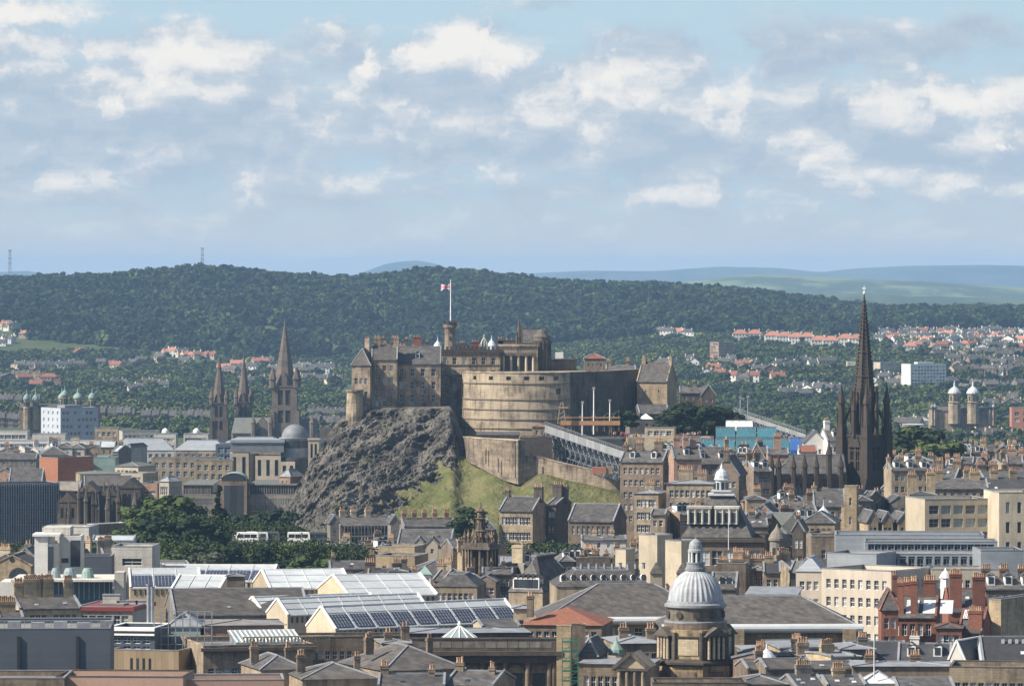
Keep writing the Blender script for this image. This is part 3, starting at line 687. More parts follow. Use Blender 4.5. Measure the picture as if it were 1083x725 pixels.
def polywall(name, label, pts, mat, th=1.5, cren=0, cat='wall', cope=None, group=None):
    """free-standing wall through (px, Y, ytop, ybot) stations"""
    p0 = pts[0]; loc = (wx(p0[0], p0[1]), p0[1], wz(p0[3], p0[1])); r = thing(name, label, cat, loc, 0, group)
    P = [(wx(p, Y) - loc[0], Y - loc[1], wz(a, Y) - loc[2], wz(b, Y) - loc[2]) for p, Y, a, b in pts]
    mb = MB(); cp = MB()
    for (x0, y0, t0, b0), (x1, y1, t1, b1) in zip(P, P[1:]):
        d = Vector((x1 - x0, y1 - y0, 0)); n = Vector((-d.y, d.x, 0)).normalized() * th
        mb.add([(x0, y0, b0), (x1, y1, b1), (x1, y1, t1), (x0, y0, t0), (x0 + n.x, y0 + n.y, b0), (x1 + n.x, y1 + n.y, b1), (x1 + n.x, y1 + n.y, t1), (x0 + n.x, y0 + n.y, t0)],
               [(0, 1, 2, 3), (5, 4, 7, 6), (3, 2, 6, 7), (0, 3, 7, 4), (1, 5, 6, 2)])
        if cope: cp.bar((x0 + n.x / 2, y0 + n.y / 2, t0 + .15), (x1 + n.x / 2, y1 + n.y / 2, t1 + .15), th + .3, .3)
        if cren:
            k = max(1, int(d.length / (2 * cren)))
            for i in range(k):
                a = i / k; b = a + .55 / k; q0 = Vector((x0, y0, t0)).lerp(Vector((x1, y1, t1)), a); q1 = Vector((x0, y0, t0)).lerp(Vector((x1, y1, t1)), b)
                mb.bar(q0 + n / 2 + Vector((0, 0, .5)), q1 + n / 2 + Vector((0, 0, .5)), th * .7, 1.0)
    mb.obj('wall_face', mat, r)
    if cope: cp.obj('coping', cope, r)
    return r
polywall('curtain_wall', 'tall dark shaded castle wall running back beside the round battery', [(601.5, 1725, 394, 470), (636, 1738, 393, 464), (673, 1762, 391, 462), (690, 1790, 395, 460)], 'castle_dark', 2.2, 0, cope='castle_stone')  # darker stone puts part of this wall's shade into its colour
polywall('curtain_wall', 'tall honey stone retaining wall with drain slits climbing the turf below the battery', [(487, 1698, 462, 482), (497, 1672, 463, 489), (512, 1662, 464, 497), (533, 1653, 465, 508), (548, 1648, 466, 512), (551, 1648.5, 481, 512), (566, 1650, 482, 508)], 'wall_stone', 3, 0, cope='castle_stone')
for px, Y, a, b in ((514, 1660, 474, 490), (527, 1654, 484, 499), (545, 1647, 466, 505)):
    r = thing('drain_pipe', {514: 'left dark drainpipe on the tall retaining wall', 527: 'middle dark drainpipe lower on the retaining wall', 545: 'dark drainpipe at the right corner of the retaining wall'}[px], 'drainpipe', (wx(px, Y), Y - .35, wz(b, Y))); MB().cbox(0, 0, 0, .32, .3, wz(a, Y) - wz(b, Y)).obj('pipe', 'black_paint', r)
polywall('esplanade_wall', 'low sloping esplanade wall with square piers along the top of the turf', [(560, 1651, 481, 510), (600, 1648, 491, 512), (640, 1646, 500, 522), (668, 1646, 507, 530), (700, 1646, 512, 540)], 'castle_stone', 1.6, 0, cope='castle_stone')
B = building
# palace range, left to right
B('castle_lodging', 'weathered stone castle block with hipped slate roof on the far left of the rock', 372, 398, 1728, 386.5, 368, 15, -8, 'castle_stone', 'hip', 'brown_slate', (3, 3, 1.1, 2.0, 3, 4.6), (3, 3, 1, 1.8, 3, 4.6), zb=100, chim=((.6, .6, 1.6, 1.2, 2.8, 3),), rev=.4)
s = Site(375, 1722, 445); r = thing('castle_bastion', 'low round weathered bastion at the left foot of the castle', 'bastion', s.loc()); MB().lathe([(3.3, -6), (2.7, s.Z(415)), (3.0, s.Z(414)), (3.0, s.Z(412))], 18, 0, 2.5).obj('wall', 'castle_stone', r)
B('castle_lodging', 'tall weathered castle block with brown roof and a big chimney at its right edge', 393, 420, 1732, 380, 365, 14, 0, 'castle_stone', 'gx', 'brown_slate', (4, 3, 1.1, 1.9, 1, 4), zb=100, chim=((.9, .5, 2.6, 2.2, 2.5, 4), (.2, .5, 2.2, 1.6, 2.4, 3), (.5, .7, 1.2, 1.2, 2.6, 2)), rev=.4)
B('castle_range', 'castle range with plain grey slate roof, round dormer and light ridge', 417, 466, 1738, 384.5, 366.5, 14, 0, 'castle_stone', 'gx', 'slate', (3, 4, 1.4, 2.5, .8, 4.4), zb=100, chim=((.10, .8, 1.5, 1.2, 3.8, 2), (.2, .7, 1.3, 1.2, 2.4, 2), (.42, .8, 2.0, 1.5, 3.0, 3)), dorm=1, rev=.4)
def battlemented(name, label, px0, px1, Y, ytop, D, wall, win, zb=100, string=(), yaw=0):
    r = B(name, label, px0, px1, Y, ytop, None, D, yaw, wall, 'flat', 'lead', win, zb=zb, trim='black_stone', rev=.45)
    Wd, D, ze, zr = dims[r.name]; mb = MB(); crenel(mb, -Wd / 2, Wd / 2, -D / 2 - .25, -D / 2 + .35, ze - .12, .7, 1.3); crenel(mb, -Wd / 2, Wd / 2, D / 2 - .35, D / 2 + .1, ze - .5, .7, 1.7)
    mb.box(-Wd / 2 - .2, Wd / 2 + .2, -D / 2 - .4, -D / 2 - .003, ze - .9, ze + .1); mb.obj('battlement', 'black_stone', r)
    for y in string: MB().box(-Wd / 2 - .1, Wd / 2 + .1, -D / 2 - .22, -D / 2 - .003, wz(y, Y) - zb - .15, wz(y, Y) - zb + .15).obj('stringcourse', 'black_stone', r)
    return r
pal = battlemented('castle_palace', 'battlemented royal palace block with dark parapet below the flag tower', 463, 529, 1752, 370, 16, 'castle_stone', (4, 6, 1.4, 2.4, 1.6, 4.4), string=(375, 386, 397))
for i, (px, yb, sc) in enumerate([(463, 367, 1.0), (520, 366, 1.05), (512, 366, .9)]):
    r = pal; tl = (wx(px, 1757) - pal.location.x, 1757 - pal.location.y, wz(yb + 4, 1757) - pal.location.z)
    if i < 2: MB().lathe([(1.5 * sc, 0), (1.5 * sc, 1.3), (1.6 * sc, 1.5), (1.1 * sc, 2.5), (.35, 3.4), (.12, 4.2), (.05, 5.3)], 12).obj('turret_cap', 'white_lead', r, tl)
    else:
        mb = MB()
        for k in range(8): a = k * math.pi / 4; pa = [(math.cos(a) * q_, math.sin(a) * q_, z) for q_, z in ((1.6, 0), (1.4, 2), (.7, 3.6), (.1, 4.3))]; [mb.bar(pa[j], pa[j + 1], .25) for j in range(3)]
        mb.lathe([(.2, 4), (.3, 4.6), (.05, 5.6)], 6).obj('turret_crown', 'pale_concrete', r, tl)
def flag_tower():
    s = Site(476, 1765, 368); r = thing('flag_tower', 'slender octagonal stone tower with corbelled parapet rising over the palace', 'tower', s.loc())
    h = s.Z(343)
    MB().lathe([(2.2, -3), (2.0, h - 1.6), (2.5, h - .9), (2.5, h)], 8, a0=R(22.5)).obj('shaft', 'brown_stone', r)
    mb = MB(); mb.lathe([(2.55, h), (2.55, h + .5)], 8, a0=R(22.5))
    for k in range(8): a = k * math.pi / 4; mb.cbox(2.2 * math.cos(a), 2.2 * math.sin(a), h + .5, .8, .8, .8)
    mb.obj('battlement', 'black_stone', r)
    for z in (h * .35, h * .7): MB().box(-.3, .3, -2.3, -1.6, z, z + 1.2).obj('window', 'glass_dark', r)
    zt = h + .5; fl = thing('flagpole', 'tall white flagpole on top of the octagonal castle tower', 'flagpole', (s.x + .2, s.Y, s.z + zt))
    ph = wz(297, 1765) - (s.z + zt); MB().lathe([(.22, 0), (.16, ph * .6), (.11, ph)], 8).obj('pole', 'white_paint', fl); MB().lathe([(.05, ph), (.24, ph + .2), (.05, ph + .5)], 8).obj('finial', 'white_paint', fl)
    # union flag, flying to the left, as a rippled cloth
    L_, Hh = 3.5, 2.1; nu, nv = 60, 36; vs = []; fs = []; mi = []
    for j in range(nv + 1):
        for i in range(nu + 1):
            u, v = i / nu, j / nv; vs.append((-u * L_ * .93 - .15, .38 * math.sin(u * 7 + v) * u, (v - .5) * Hh - .45 * u * u - .12 * math.sin(u * 6)))
    for j in range(nv):
        for i in range(nu):
            a = j * (nu + 1) + i; fs.append((a, a + 1, a + nu + 2, a + nu + 1))
            x, y = (i + .5) / nu * 60 - 30, (j + .5) / nv * 30 - 15
            d1 = abs(x - 2 * y) / math.sqrt(5); d2 = abs(x + 2 * y) / math.sqrt(5)
            if abs(x) < 3.2 or abs(y) < 3.2: k = 0
            elif abs(x) < 5 or abs(y) < 5: k = 1
            elif min(d1, d2) < 1.1: k = 0
            elif min(d1, d2) < 3: k = 1
            else: k = 2
            mi.append(k)
    pmat('flag_red', (.55, .03, .04), .8); pmat('flag_blue', (.02, .04, .22), .8); pmat('flag_white', (.8, .8, .8), .8)
    me = bpy.data.meshes.new('flag'); me.from_pydata(vs, [], fs); [me.materials.append(M(k)) for k in ('flag_red', 'flag_white', 'flag_blue')]; me.polygons.foreach_set('material_index', mi)
    o = bpy.data.objects.new('flag', me); COL.objects.link(o); o.location = (s.x + .2, s.Y, wz(303, 1765)); tag(o, 'red white and blue union flag flying left from the castle flagpole', 'flag')
flag_tower()
for px, y0, w_, lab in ((404, 358, 2.4, 'stout sooty chimney on the left castle block'), (430, 359, 1.3, 'tall thin chimney left of the plain slate castle roof'), (441, 357, 3.0, 'reddish wide chimney behind the plain slate castle roof'), (452, 362, 1.2, 'thin short chimney behind the ridge of the castle slate roof'), (489, 363, 2.6, 'low dark chimney just right of the flag tower'), (388, 364, 1.8, 'small sooty chimney at the far left of the castle roofs'), (503, 362, 3.4, 'reddish chimney block behind the battlements right of the flag tower'), (536, 360, 6, 'low dark rooftop block behind the palace turrets'), (529, 359, 2.0, 'narrow dark chimney behind the white turret caps')):
    r = thing('rooftop_chimney', lab, 'chimney', (wx(px, 1785), 1785, wz(372, 1785))); mb = MB(); h = wz(y0, 1785) - wz(372, 1785); mb.cbox(0, 0, 0, w_, 1.5, h); mb.cbox(0, 0, h, w_ + .3, 1.8, .3); mb.obj('stack', 'red_brick' if px in (503, 441) else 'sooty_stone', r)
    for k in range(3): inst('chimney_pot', pot_mesh(), r, ((k - 1) * w_ * .28, 0, h + .3))
# memorial range with tall arched bays, its gothic flèche and dark apse
def memorial():
    Y = 1758; s = Site(546, Y, 400); r = thing('memorial_hall', 'dark stone memorial hall with tall pale columned bays above the battery', 'hall', s.loc())
    x0, x1 = s.X(526), s.X(569); zt = s.Z(364.5); mb = MB(); rec = []
    for c0 in (533.5, 541.5, 549.5, 557.5): rec.append((s.X(c0) - x0, s.X(c0 + 5.4) - x0, s.Z(393), s.Z(376)))
    holed_wall(mb, (x0, 0), (1, 0), (0, -1), x1 - x0, -4, zt, rec, 1.2); mb.box(x0, x1, 1.2, 16, -4, zt)
    mb.box(x0 - .3, x1 + .3, -.5, -.003, s.Z(366), zt); mb.obj('wall', 'castle_stone', r)
    for a, b, c, d in rec:
        MB().box(x0 + a, x0 + b, 1.0, 1.19, c, d).obj('window', 'glass_dark', r)
    for px in (532.5, 540.5, 548.5, 556.5, 564): MB().lathe([(.45, s.Z(394)), (.4, s.Z(376)), (.6, s.Z(375))], 10, s.X(px), -.6).obj('column', 'pale_stone', r)
    MB().box(x0 + 1, x1 - .5, -1.2, -.5, s.Z(376), s.Z(373)).obj('cornice', 'sooty_stone', r)
    r2 = thing('apse_tower', 'rounded dark apse with buttresses at the right end of the memorial hall', 'apse', (wx(573, 1764), 1764, wz(400, 1764)))
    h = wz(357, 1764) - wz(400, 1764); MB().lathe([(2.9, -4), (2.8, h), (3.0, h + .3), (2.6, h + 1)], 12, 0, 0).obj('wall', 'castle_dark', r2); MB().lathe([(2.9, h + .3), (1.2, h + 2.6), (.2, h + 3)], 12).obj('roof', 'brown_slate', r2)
    for k in range(7): a = R(-160 + 26 * k); MB().bar((3.2 * math.cos(a), 3.2 * math.sin(a), -4), (2.9 * math.cos(a), 2.9 * math.sin(a), h - 1), .7).obj('buttress', 'sooty_stone', r2)
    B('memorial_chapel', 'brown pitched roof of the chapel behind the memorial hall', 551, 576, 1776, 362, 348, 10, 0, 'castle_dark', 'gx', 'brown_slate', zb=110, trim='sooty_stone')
    f = thing('fleche', 'thin dark gothic spirelet beside the brown chapel roof', 'spire', (wx(549, 1772), 1772, wz(364, 1772))); h = wz(336, 1772) - wz(364, 1772)
    MB().lathe([(1.0, -2), (1.0, h * .25), (1.2, h * .28), (.6, h * .6), (.08, h)], 8).obj('spire', 'sooty_stone', f)
    for k in range(4): a = R(45 + 90 * k); MB().lathe([(.25, 0), (.25, h * .35), (.03, h * .55)], 5, 1.2 * math.cos(a), 1.2 * math.sin(a)).obj('pinnacle', 'sooty_stone', f)
memorial()
r = thing('water_tank', 'round honey stone tower drum with flat rim behind the battery', 'tower', (wx(596, 1790), 1790, wz(398, 1790))); h = wz(379, 1790) - wz(398, 1790)
MB().lathe([(4.6, -6), (4.6, h - .8), (4.9, h - .6), (4.9, h)], 28).obj('wall', 'honey_stone', r); MB().cbox(-1.5, 0, h, 2.8, 2.6, 2.2).obj('hut', 'white_paint', r)
B('castle_barrack', 'plain brown block with low hipped roof behind the dark curtain wall', 618, 640, 1775, 379, 373.5, 8, 0, 'brown_stone', 'hip', 'clay_tile', (2, 4, .7, 1.2, 1, 2.6), zb=115)
B('castle_lodging', 'low slate cottage with two chimneys behind the dark curtain wall', 641, 672, 1785, 391, 386, 7, 0, 'castle_stone', 'gx', 'slate', zb=115, chim=((.1, .5, 1.6, 1, 1.4, 3), (.75, .5, 1.6, 1, 1.4, 3)))
B('gate_tower', 'lit honey stone gate tower with stone tiled roof and shaded end gable', 674, 717, 1752, 403.5, 383, 12, -18, 'honey_stone', 'gx', 'brown_slate', (1, 2, .5, 1.0, 2, 3), zb=85, chim=((.08, .5, 1.2, 1.6, 1.4, 2), (.96, .5, 1.0, 1.6, 1.6, 2)), trim='castle_stone', rev=.4)
B('castle_stable', 'low lean slate range below the gate tower', 672, 708, 1735, 437, 428, 8, 10, 'sooty_stone', 'gx', 'slate', (1, 4, .8, 1.3, .3, 2.4), zb=85)
B('castle_guardhouse', 'dark stone guardhouse with two openings and white tent roof above', 662, 692, 1716, 443.5, None, 9, 8, 'grey_stone', 'flat', 'flat_felt', (1, 2, 1.0, 1.6, .8, 2.6), zb=85)
r = thing('marquee', 'small white peaked marquee on the guardhouse roof', 'tent', (wx(683, 1720), 1720, wz(443, 1720))); MB().pyr(0, 0, 0, 5.2, 4, 1.9).obj('canopy', 'white_paint', r)
B('castle_cottage', 'dark gabled house with twin chimneys right of the gate tower', 719, 752, 1742, 415, 408.5, 8, 0, 'sooty_stone', 'gx', 'slate', (1, 4, .8, 1.3, .5, 2.6), zb=95, chim=((.3, .5, .9, .9, .6, 1), (.6, .5, .9, .9, .6, 1)))
B('castle_cottage', 'steep pointed dark gable at the right end of the castle houses', 742, 757, 1736, 418, 407, 8, 0, 'sooty_stone', 'gy', 'slate', (1, 2, .8, 1.3, .5, 2.6), zb=95)

# ---------------- the middle distance: villas, terraces and trees between the castle and the hill ----------------
ORD = ['first', 'second', 'third', 'fourth', 'fifth', 'sixth', 'seventh', 'eighth', 'ninth', 'tenth', 'eleventh', 'twelfth', 'thirteenth', 'fourteenth', 'fifteenth', 'sixteenth', 'seventeenth', 'eighteenth', 'nineteenth', 'twentieth']
def hit(px, py):
    lo = 2000.
    y = 2000.
    while y < 9000:
        if YH + F * (CZ - ground((px - CX) / F * y, y)) / y <= py: return y
        y += 20
    return 9000
HOUSE_BOX = []
HM = {}
def house_mesh(kind, w, d, h, rf):
    k = (kind, w, d, h, rf)
    if k in HM: return HM[k]
    X, D_ = w / 2, d / 2; wl = MB(); rm = MB(); rz = h + rf
    wl.box(-X, X, -D_, D_, -3, h)
    if kind == 'gx':
        for s_ in (-1, 1): wl.quad((s_ * X, -D_, h), (s_ * X, D_, h), (s_ * X, 0, rz - .2))
        rm.slab([(-X - .4, -D_ - .4, h), (X + .4, -D_ - .4, h), (X + .4, 0, rz), (-X - .4, 0, rz)], .3); rm.slab([(X + .4, D_ + .4, h), (-X - .4, D_ + .4, h), (-X - .4, 0, rz), (X + .4, 0, rz)], .3)
    elif kind == 'gy':
        for s_ in (-1, 1): wl.quad((-X, s_ * D_, h), (X, s_ * D_, h), (0, s_ * D_, rz - .2))
        rm.slab([(-X - .4, -D_ - .4, h), (-X - .4, D_ + .4, h), (0, D_ + .4, rz), (0, -D_ - .4, rz)], .3); rm.slab([(X + .4, -D_ - .4, h), (X + .4, D_ + .4, h), (0, D_ + .4, rz), (0, -D_ - .4, rz)], .3)
    elif kind == 'hip':
        r_ = max(0.1, X - D_); rm.add([(-X - .4, -D_ - .4, h), (X + .4, -D_ - .4, h), (X + .4, D_ + .4, h), (-X - .4, D_ + .4, h), (-r_, 0, rz), (r_, 0, rz)], [(0, 1, 5, 4), (1, 2, 5), (2, 3, 4, 5), (3, 0, 4), (3, 2, 1, 0)])
    else: rm.box(-X - .3, X + .3, -D_ - .3, D_ + .3, h, h + .6)
    n = max(2, int(w / 3.2)); fl = max(1, int(h / 3))
    for f in range(fl):
        for i in range(n):
            x = -X + w * (i + .5) / n; z = h - 2.4 - f * 3.0; wl.cur = 1; wl.box(x - .6, x + .6, -D_ - .05, -D_ + .02, z, z + 1.5); wl.cur = 0
    ch = MB(); ch.box(-X * .8, -X * .8 + 1.0, -.8, .8, rz - 1.5, rz + .8)
    HM[k] = (wl, rm, ch); return HM[k]
HMESH = {}
def far_house(px, py, kind, w, d, h, rf, wall, roof, label, group, yaw=0, z=None, Y=None, name='house'):
    Y = Y or hit(px, py); x = wx(px, Y); zb = wz(py, Y) if z is None else z
    zg = ground(x, Y); zb = max(zb, zg) if zb - zg < 6 else zb
    r = thing(name, label, 'house', (x, Y, zb), R(yaw), group)
    k = (kind, w, d, h, rf, wall, roof)
    if k not in HMESH:
        a, b, e = house_mesh(kind, w, d, h, rf); HMESH[k] = (a.mesh('wall', [wall, 'glass_dark']), b.mesh('roof', roof), e.mesh('chimney', wall))
    wl, rm, ch = HMESH[k]
    inst('wall', wl, r, (0, 0, 0)); ro = inst('roof', rm, r, (0, 0, 0))
    if kind != 'flat':
        inst('chimney', ch, r, (0, 0, 0))
        if w > 9: inst('chimney', ch, r, (w * .66, 0, 0))
    HOUSE_BOX.append((px, Y, (w + 3) / 2 * F / Y, YH + F * (CZ - zb) / Y, (h + rf) * F / Y))
    return r
WN = {'white_render': 'white', 'cream_render': 'cream', 'rosy_render': 'pale pink', 'brown_stone': 'brown stone', 'buff_stone': 'buff stone', 'grey_stone': 'grey stone', 'pale_stone': 'pale stone', 'pink_stone': 'pink stone'}
RN = {'slate': 'grey roof', 'orange_tile': 'orange roof', 'clay_tile': 'red-brown roof', 'brown_slate': 'brown roof', 'pale_roof': 'flat pale roof'}
def cluster(n, x0, x1, y0, y1, where, group, walls, roofs, w=(8, 13), h=(4, 6.5), seed=1):
    r = random.Random(seed); xs = [x0 + (x1 - x0) * (i + .5 + r.uniform(-.3, .3)) / n for i in range(n)]
    for i, px in enumerate(xs):
        wa, ro = r.choice(walls), r.choice(roofs); W_ = round(r.uniform(*w)); H_ = round(r.uniform(*h) * 2) / 2; kd = r.choice(['gx', 'gy', 'hip', 'gx']) if ro != 'pale_roof' else 'flat'
        py = r.uniform(y0, y1)
        if n > 1: lab = '%s house, %s, %s from left %s' % (WN[wa], RN[ro].replace('red-brown', 'brick-coloured'), ORD[i], where)
        else: lab = '%s house with %s %s' % (WN[wa], RN[ro], where)
        far_house(px, py, kd, W_, 9, H_, 3.5 if kd != 'flat' else .6, wa, ro, lab, group, r.uniform(-35, 35))
wt = ['white_render', 'cream_render', 'white_render']; mxw = ['white_render', 'buff_stone', 'pale_stone', 'cream_render', 'grey_stone']; st_ = ['buff_stone', 'brown_stone', 'grey_stone', 'pale_stone']
G1 = 'villas among the trees'
cluster(4, 0, 16, 349, 351, 'below the far left meadow', G1, wt, ['slate', 'orange_tile'], seed=1)
cluster(6, 18, 44, 354, 359, 'in the far-left orange group', G1, wt, ['orange_tile'], (11, 16), seed=2)
cluster(3, 0, 12, 362, 366, 'under the far left orange roofs', G1, wt, ['slate'], seed=3)
cluster(2, 88, 104, 360, 363, 'alone among the upper left woods', G1, ['white_render'], ['slate', 'orange_tile'], seed=4)
cluster(1, 78, 90, 376, 378, 'in the middle of the left woods', G1, ['pink_stone'], ['clay_tile'], seed=5)
cluster(4, 16, 52, 390, 393, 'in the long left villa row', G1, ['cream_render', 'rosy_render', 'grey_stone'], ['slate'], (14, 22), seed=6)
cluster(4, 58, 90, 388, 391, 'in the low row beside the left villas', G1, mxw, ['slate', 'brown_slate'], (14, 20), seed=7)
cluster(6, 104, 156, 384, 392, 'in the row left of the twin spires', G1, mxw, ['slate', 'clay_tile'], seed=8)
cluster(5, 166, 202, 375, 387, 'on the slope above the twin spires', G1, wt + ['rosy_render'], ['slate', 'orange_tile'], seed=9)
cluster(5, 192, 226, 379, 384, 'in the orange line above twin spires', G1, wt, ['orange_tile', 'clay_tile'], seed=10)
cluster(9, 234, 292, 386, 398, 'between the second and the tallest cathedral spire', G1, wt + ['pink_stone', 'buff_stone'], ['orange_tile', 'slate', 'slate'], (11, 17), seed=11)
cluster(6, 312, 348, 392, 399, 'right of the tallest cathedral spire', G1, ['white_render', 'cream_render'], ['pale_roof', 'slate'], (13, 22), (5, 9), seed=12)
cluster(10, 255, 368, 404, 406, 'in the low row below pale villas', G1, ['cream_render', 'pale_stone'], ['slate'], (14, 22), (3, 5), seed=13)
cluster(8, 112, 176, 408, 420, 'in the mid-left villa scatter', G1, mxw, ['slate', 'brown_slate'], seed=14)
cluster(8, 0, 62, 402, 412, 'behind the green church domes', G1, st_ + ['white_render'], ['slate', 'clay_tile'], (12, 18), seed=15)
G2 = 'houses on the right-hand slopes'
cluster(4, 690, 730, 354, 356, 'at the wood edge above the castle gate', G2, wt, ['slate', 'orange_tile'], (14, 20), seed=20)
for i, (a, b, y) in enumerate([(775, 806, 361), (811, 835, 363), (836, 860, 364), (860, 885, 368), (888, 912, 366)]):
    for k in range(2): px = a + (b - a) * (.25 + .5 * k); far_house(px, y, 'hip', 16, 11, 7.5, 4.5, 'white_render', 'orange_tile', 'white tenement, orange roof, %s from left along wood edge' % ORD[i * 2 + k], G2, 0, name='tenement')
cluster(5, 690, 742, 384, 392, 'right of the gate tower roof', G2, st_ + wt, ['slate'], seed=22)
cluster(6, 762, 800, 387, 392, 'just right of the tower block foot', G2, wt + ['grey_stone'], ['slate', 'slate', 'clay_tile'], seed=23)
cluster(3, 744, 764, 396, 402, 'under the brown tower block', G2, wt, ['slate', 'clay_tile'], (10, 16), seed=24)
cluster(6, 772, 826, 396, 410, 'in the wood right of castle', G2, wt + st_, ['slate', 'clay_tile'], seed=25)
cluster(5, 818, 884, 384, 394, 'in the woods left of the tall dark spire', G2, wt, ['slate', 'brown_slate'], (12, 18), seed=26)
cluster(9, 828, 886, 414, 424, 'in the white row left of the dark spire', G2, wt, ['slate'], seed=27)
cluster(7, 924, 958, 405, 416, 'in the white scatter right of the dark spire', G2, wt, ['slate'], seed=28)
for i, (a, b, c, d, n, ph) in enumerate([(930, 1083, 353, 356, 18, 'in the top row under right-hand wood'), (936, 1083, 358, 361, 18, 'in the second row under right-hand wood'), (928, 1083, 363, 366, 18, 'in the third row under right-hand wood'), (940, 1083, 369, 372, 17, 'in the fourth row under right-hand wood'), (990, 1083, 377, 380, 14, 'in the fifth row under right-hand wood'), (1004, 1083, 385, 389, 12, 'right of the white slab block'), (1010, 1083, 395, 399, 10, 'in the street below the white slab block')]):
    cluster(n, a, b, c, d, ph, G2, (['white_render'] * 3 + ['cream_render', 'rosy_render']) if i < 4 else st_ + ['white_render'], ['orange_tile', 'slate', 'slate', 'clay_tile', 'slate', 'brown_slate', 'slate'] if i < 4 else ['slate', 'brown_slate'], (9, 14) if i < 4 else (12, 18), seed=30 + i)
cluster(6, 1000, 1083, 408, 420, 'in the trees above the twin domes', G2, st_ + ['white_render'], ['slate'], seed=39)
cluster(8, 1045, 1083, 425, 440, 'right of the twin domes', G2, st_ + ['rosy_render'], ['slate', 'clay_tile'], seed=40)
cluster(7, 958, 1010, 455, 466, 'below the twin-domed church', G2, ['buff_stone', 'pale_stone', 'white_render'], ['slate', 'pale_roof'], (12, 20), (6, 9), seed=41)
cluster(8, 1010, 1083, 468, 478, 'in the buff row near the right edge', G2, ['buff_stone', 'pale_stone'], ['slate', 'brown_slate'], (12, 20), (6, 9), seed=42)
# terraces of the New Town: continuous rows, one house after another
def terrace_row(x0, x1, y, n, where, walls, hw=8, hh=6.5, seed=1):
    r = random.Random(seed)
    for i in range(n):
        px = x0 + (x1 - x0) * (i + .5) / n; Y = hit(px, y); W_ = (x1 - x0) / n * Y / F
        far_house(px, y, 'gx', round(W_ + .2, 1), 11, hh + r.choice([0, .5, -.5]), 4, r.choice(walls), 'slate', 'terraced house, %s from left %s' % (ORD[i], where), 'terraced houses of the long rows', 0, Y=Y + r.uniform(-1, 1), name='terraced_house')
terrace_row(0, 42, 432, 9, 'in the row under the green domes', st_, seed=1)
terrace_row(98, 142, 446, 10, 'in the row right of the blue office block', st_ + ['pink_stone'], seed=2)
terrace_row(150, 222, 449, 16, 'in the row left of the twin spires', st_, seed=4)
terrace_row(326, 368, 447, 9, 'in the row beside the castle rock', st_, seed=5)
terrace_row(328, 372, 456, 9, 'in the lower row beside the castle rock', st_, seed=6)
terrace_row(0, 40, 452, 8, 'in the row above the pale office roofs', st_, seed=7)
B = building
# landmarks of the middle distance
B('tower_block', 'brown and cream ten-storey tower block standing in the right-hand woods', 751, 776, 4600, 361.5, None, 22, -38, 'pink_stone', 'flat', 'lead', (9, 6, 2.2, 1.5, .8, 2.65), (9, 3, 1.6, 1.5, .8, 2.65), zb=75, frame='cream_render', cat='tower block')
B('slab_block', 'long white slab block with eight rows of square windows', 955, 1002, 4100, 385, 382.5, 16, 22, 'white_render', 'flat', 'pale_roof', (7, 11, 2.0, 1.7, 1.0, 2.7), None, zb=66, frame='white_paint', cat='office block')
B('low_block', 'pale flat-roofed block immediately left of the white slab block', 925, 956, 4300, 383, None, 14, 20, 'cream_render', 'flat', 'pale_roof', (4, 7, 1.8, 1.5, .8, 2.8), zb=70, cat='block')
B('low_block', 'small pale flat-roofed block left of the dark spire', 896, 905, 4400, 382, None, 12, 0, 'cream_render', 'flat', 'pale_roof', (4, 2, 1.6, 1.5, .8, 2.8), zb=70, cat='block')
B('orange_block', 'bright orange box-shaped building at the far right edge', 1070, 1090, 3300, 431, None, 14, 0, 'orange_tile', 'flat', 'pale_roof', (2, 2, 3.0, 2.4, 2, 4), zb=62, cat='building')
def dome_tower(r, x, y, z, w, hb, hd, mat, dmat, n=8):
    MB().lathe([(w * .5, -8), (w * .5, hb * .45), (w * .56, hb * .48), (w * .44, hb * .52), (w * .44, hb * .92), (w * .54, hb)], n, a0=R(22.5)).obj('tower', mat, r, (x, y, z))
    d = MB(); d.lathe([(w * .50, 0), (w * .49, hd * .25), (w * .36, hd * .62), (w * .12, hd * .95), (w * .08, hd * 1.05), (w * .08, hd * 1.3), (.05, hd * 1.9)], 14); d.obj('dome', dmat, r, (x, y, z + hb), smooth=False)
    for k in range(4): a = R(-135 + 45 * k * 1.0); MB().box(-.5, .5, -.1, .1, hb * .6, hb * .86).obj('window', 'glass_dark', r, (x + w * .43 * math.cos(a), y + w * .43 * math.sin(a), z), a + R(90))
r = thing('domed_church', 'church with twin grey-domed stone towers among trees on the right', 'church', (wx(1020, 3150), 3150, 64)); s = Site(1020, 3150, 440); s.z = 64
for px in (1009.5, 1029): dome_tower(r, s.X(px), 0, s.Z(434), 8.0, wz(416, 3150) - wz(434, 3150), 4.4, 'buff_stone', 'white_lead')
MB().box(s.X(984), s.X(1052), 2, 14, 0, s.Z(434)).obj('nave_wall', 'buff_stone', r); MB().slab([(s.X(984), 1.5, s.Z(434)), (s.X(1052), 1.5, s.Z(434)), (s.X(1052), 8, s.Z(430)), (s.X(984), 8, s.Z(430))], .3).obj('roof', 'slate', r)
for px in (986, 1047, 1051, 989): dome_tower(r, s.X(px), 1, s.Z(436), 2.6, 3.4, 1.6, 'buff_stone', 'lead', 6)
r = thing('domed_church', 'church with several green copper domes behind the blue office block', 'church', (wx(60, 3100), 3100, 56)); s = Site(60, 3100, 440); s.z = 56
for px, ty, w_ in ((28, 422, 4.2), (37, 423, 4.4), (65, 421, 5), (68.5, 418, 4.4), (82, 421, 6), (97, 421, 5)): dome_tower(r, s.X(px), rng.uniform(0, 4), s.Z(440), w_, wz(ty, 3100) - wz(440, 3100), 3.4, 'buff_stone', 'copper_green')
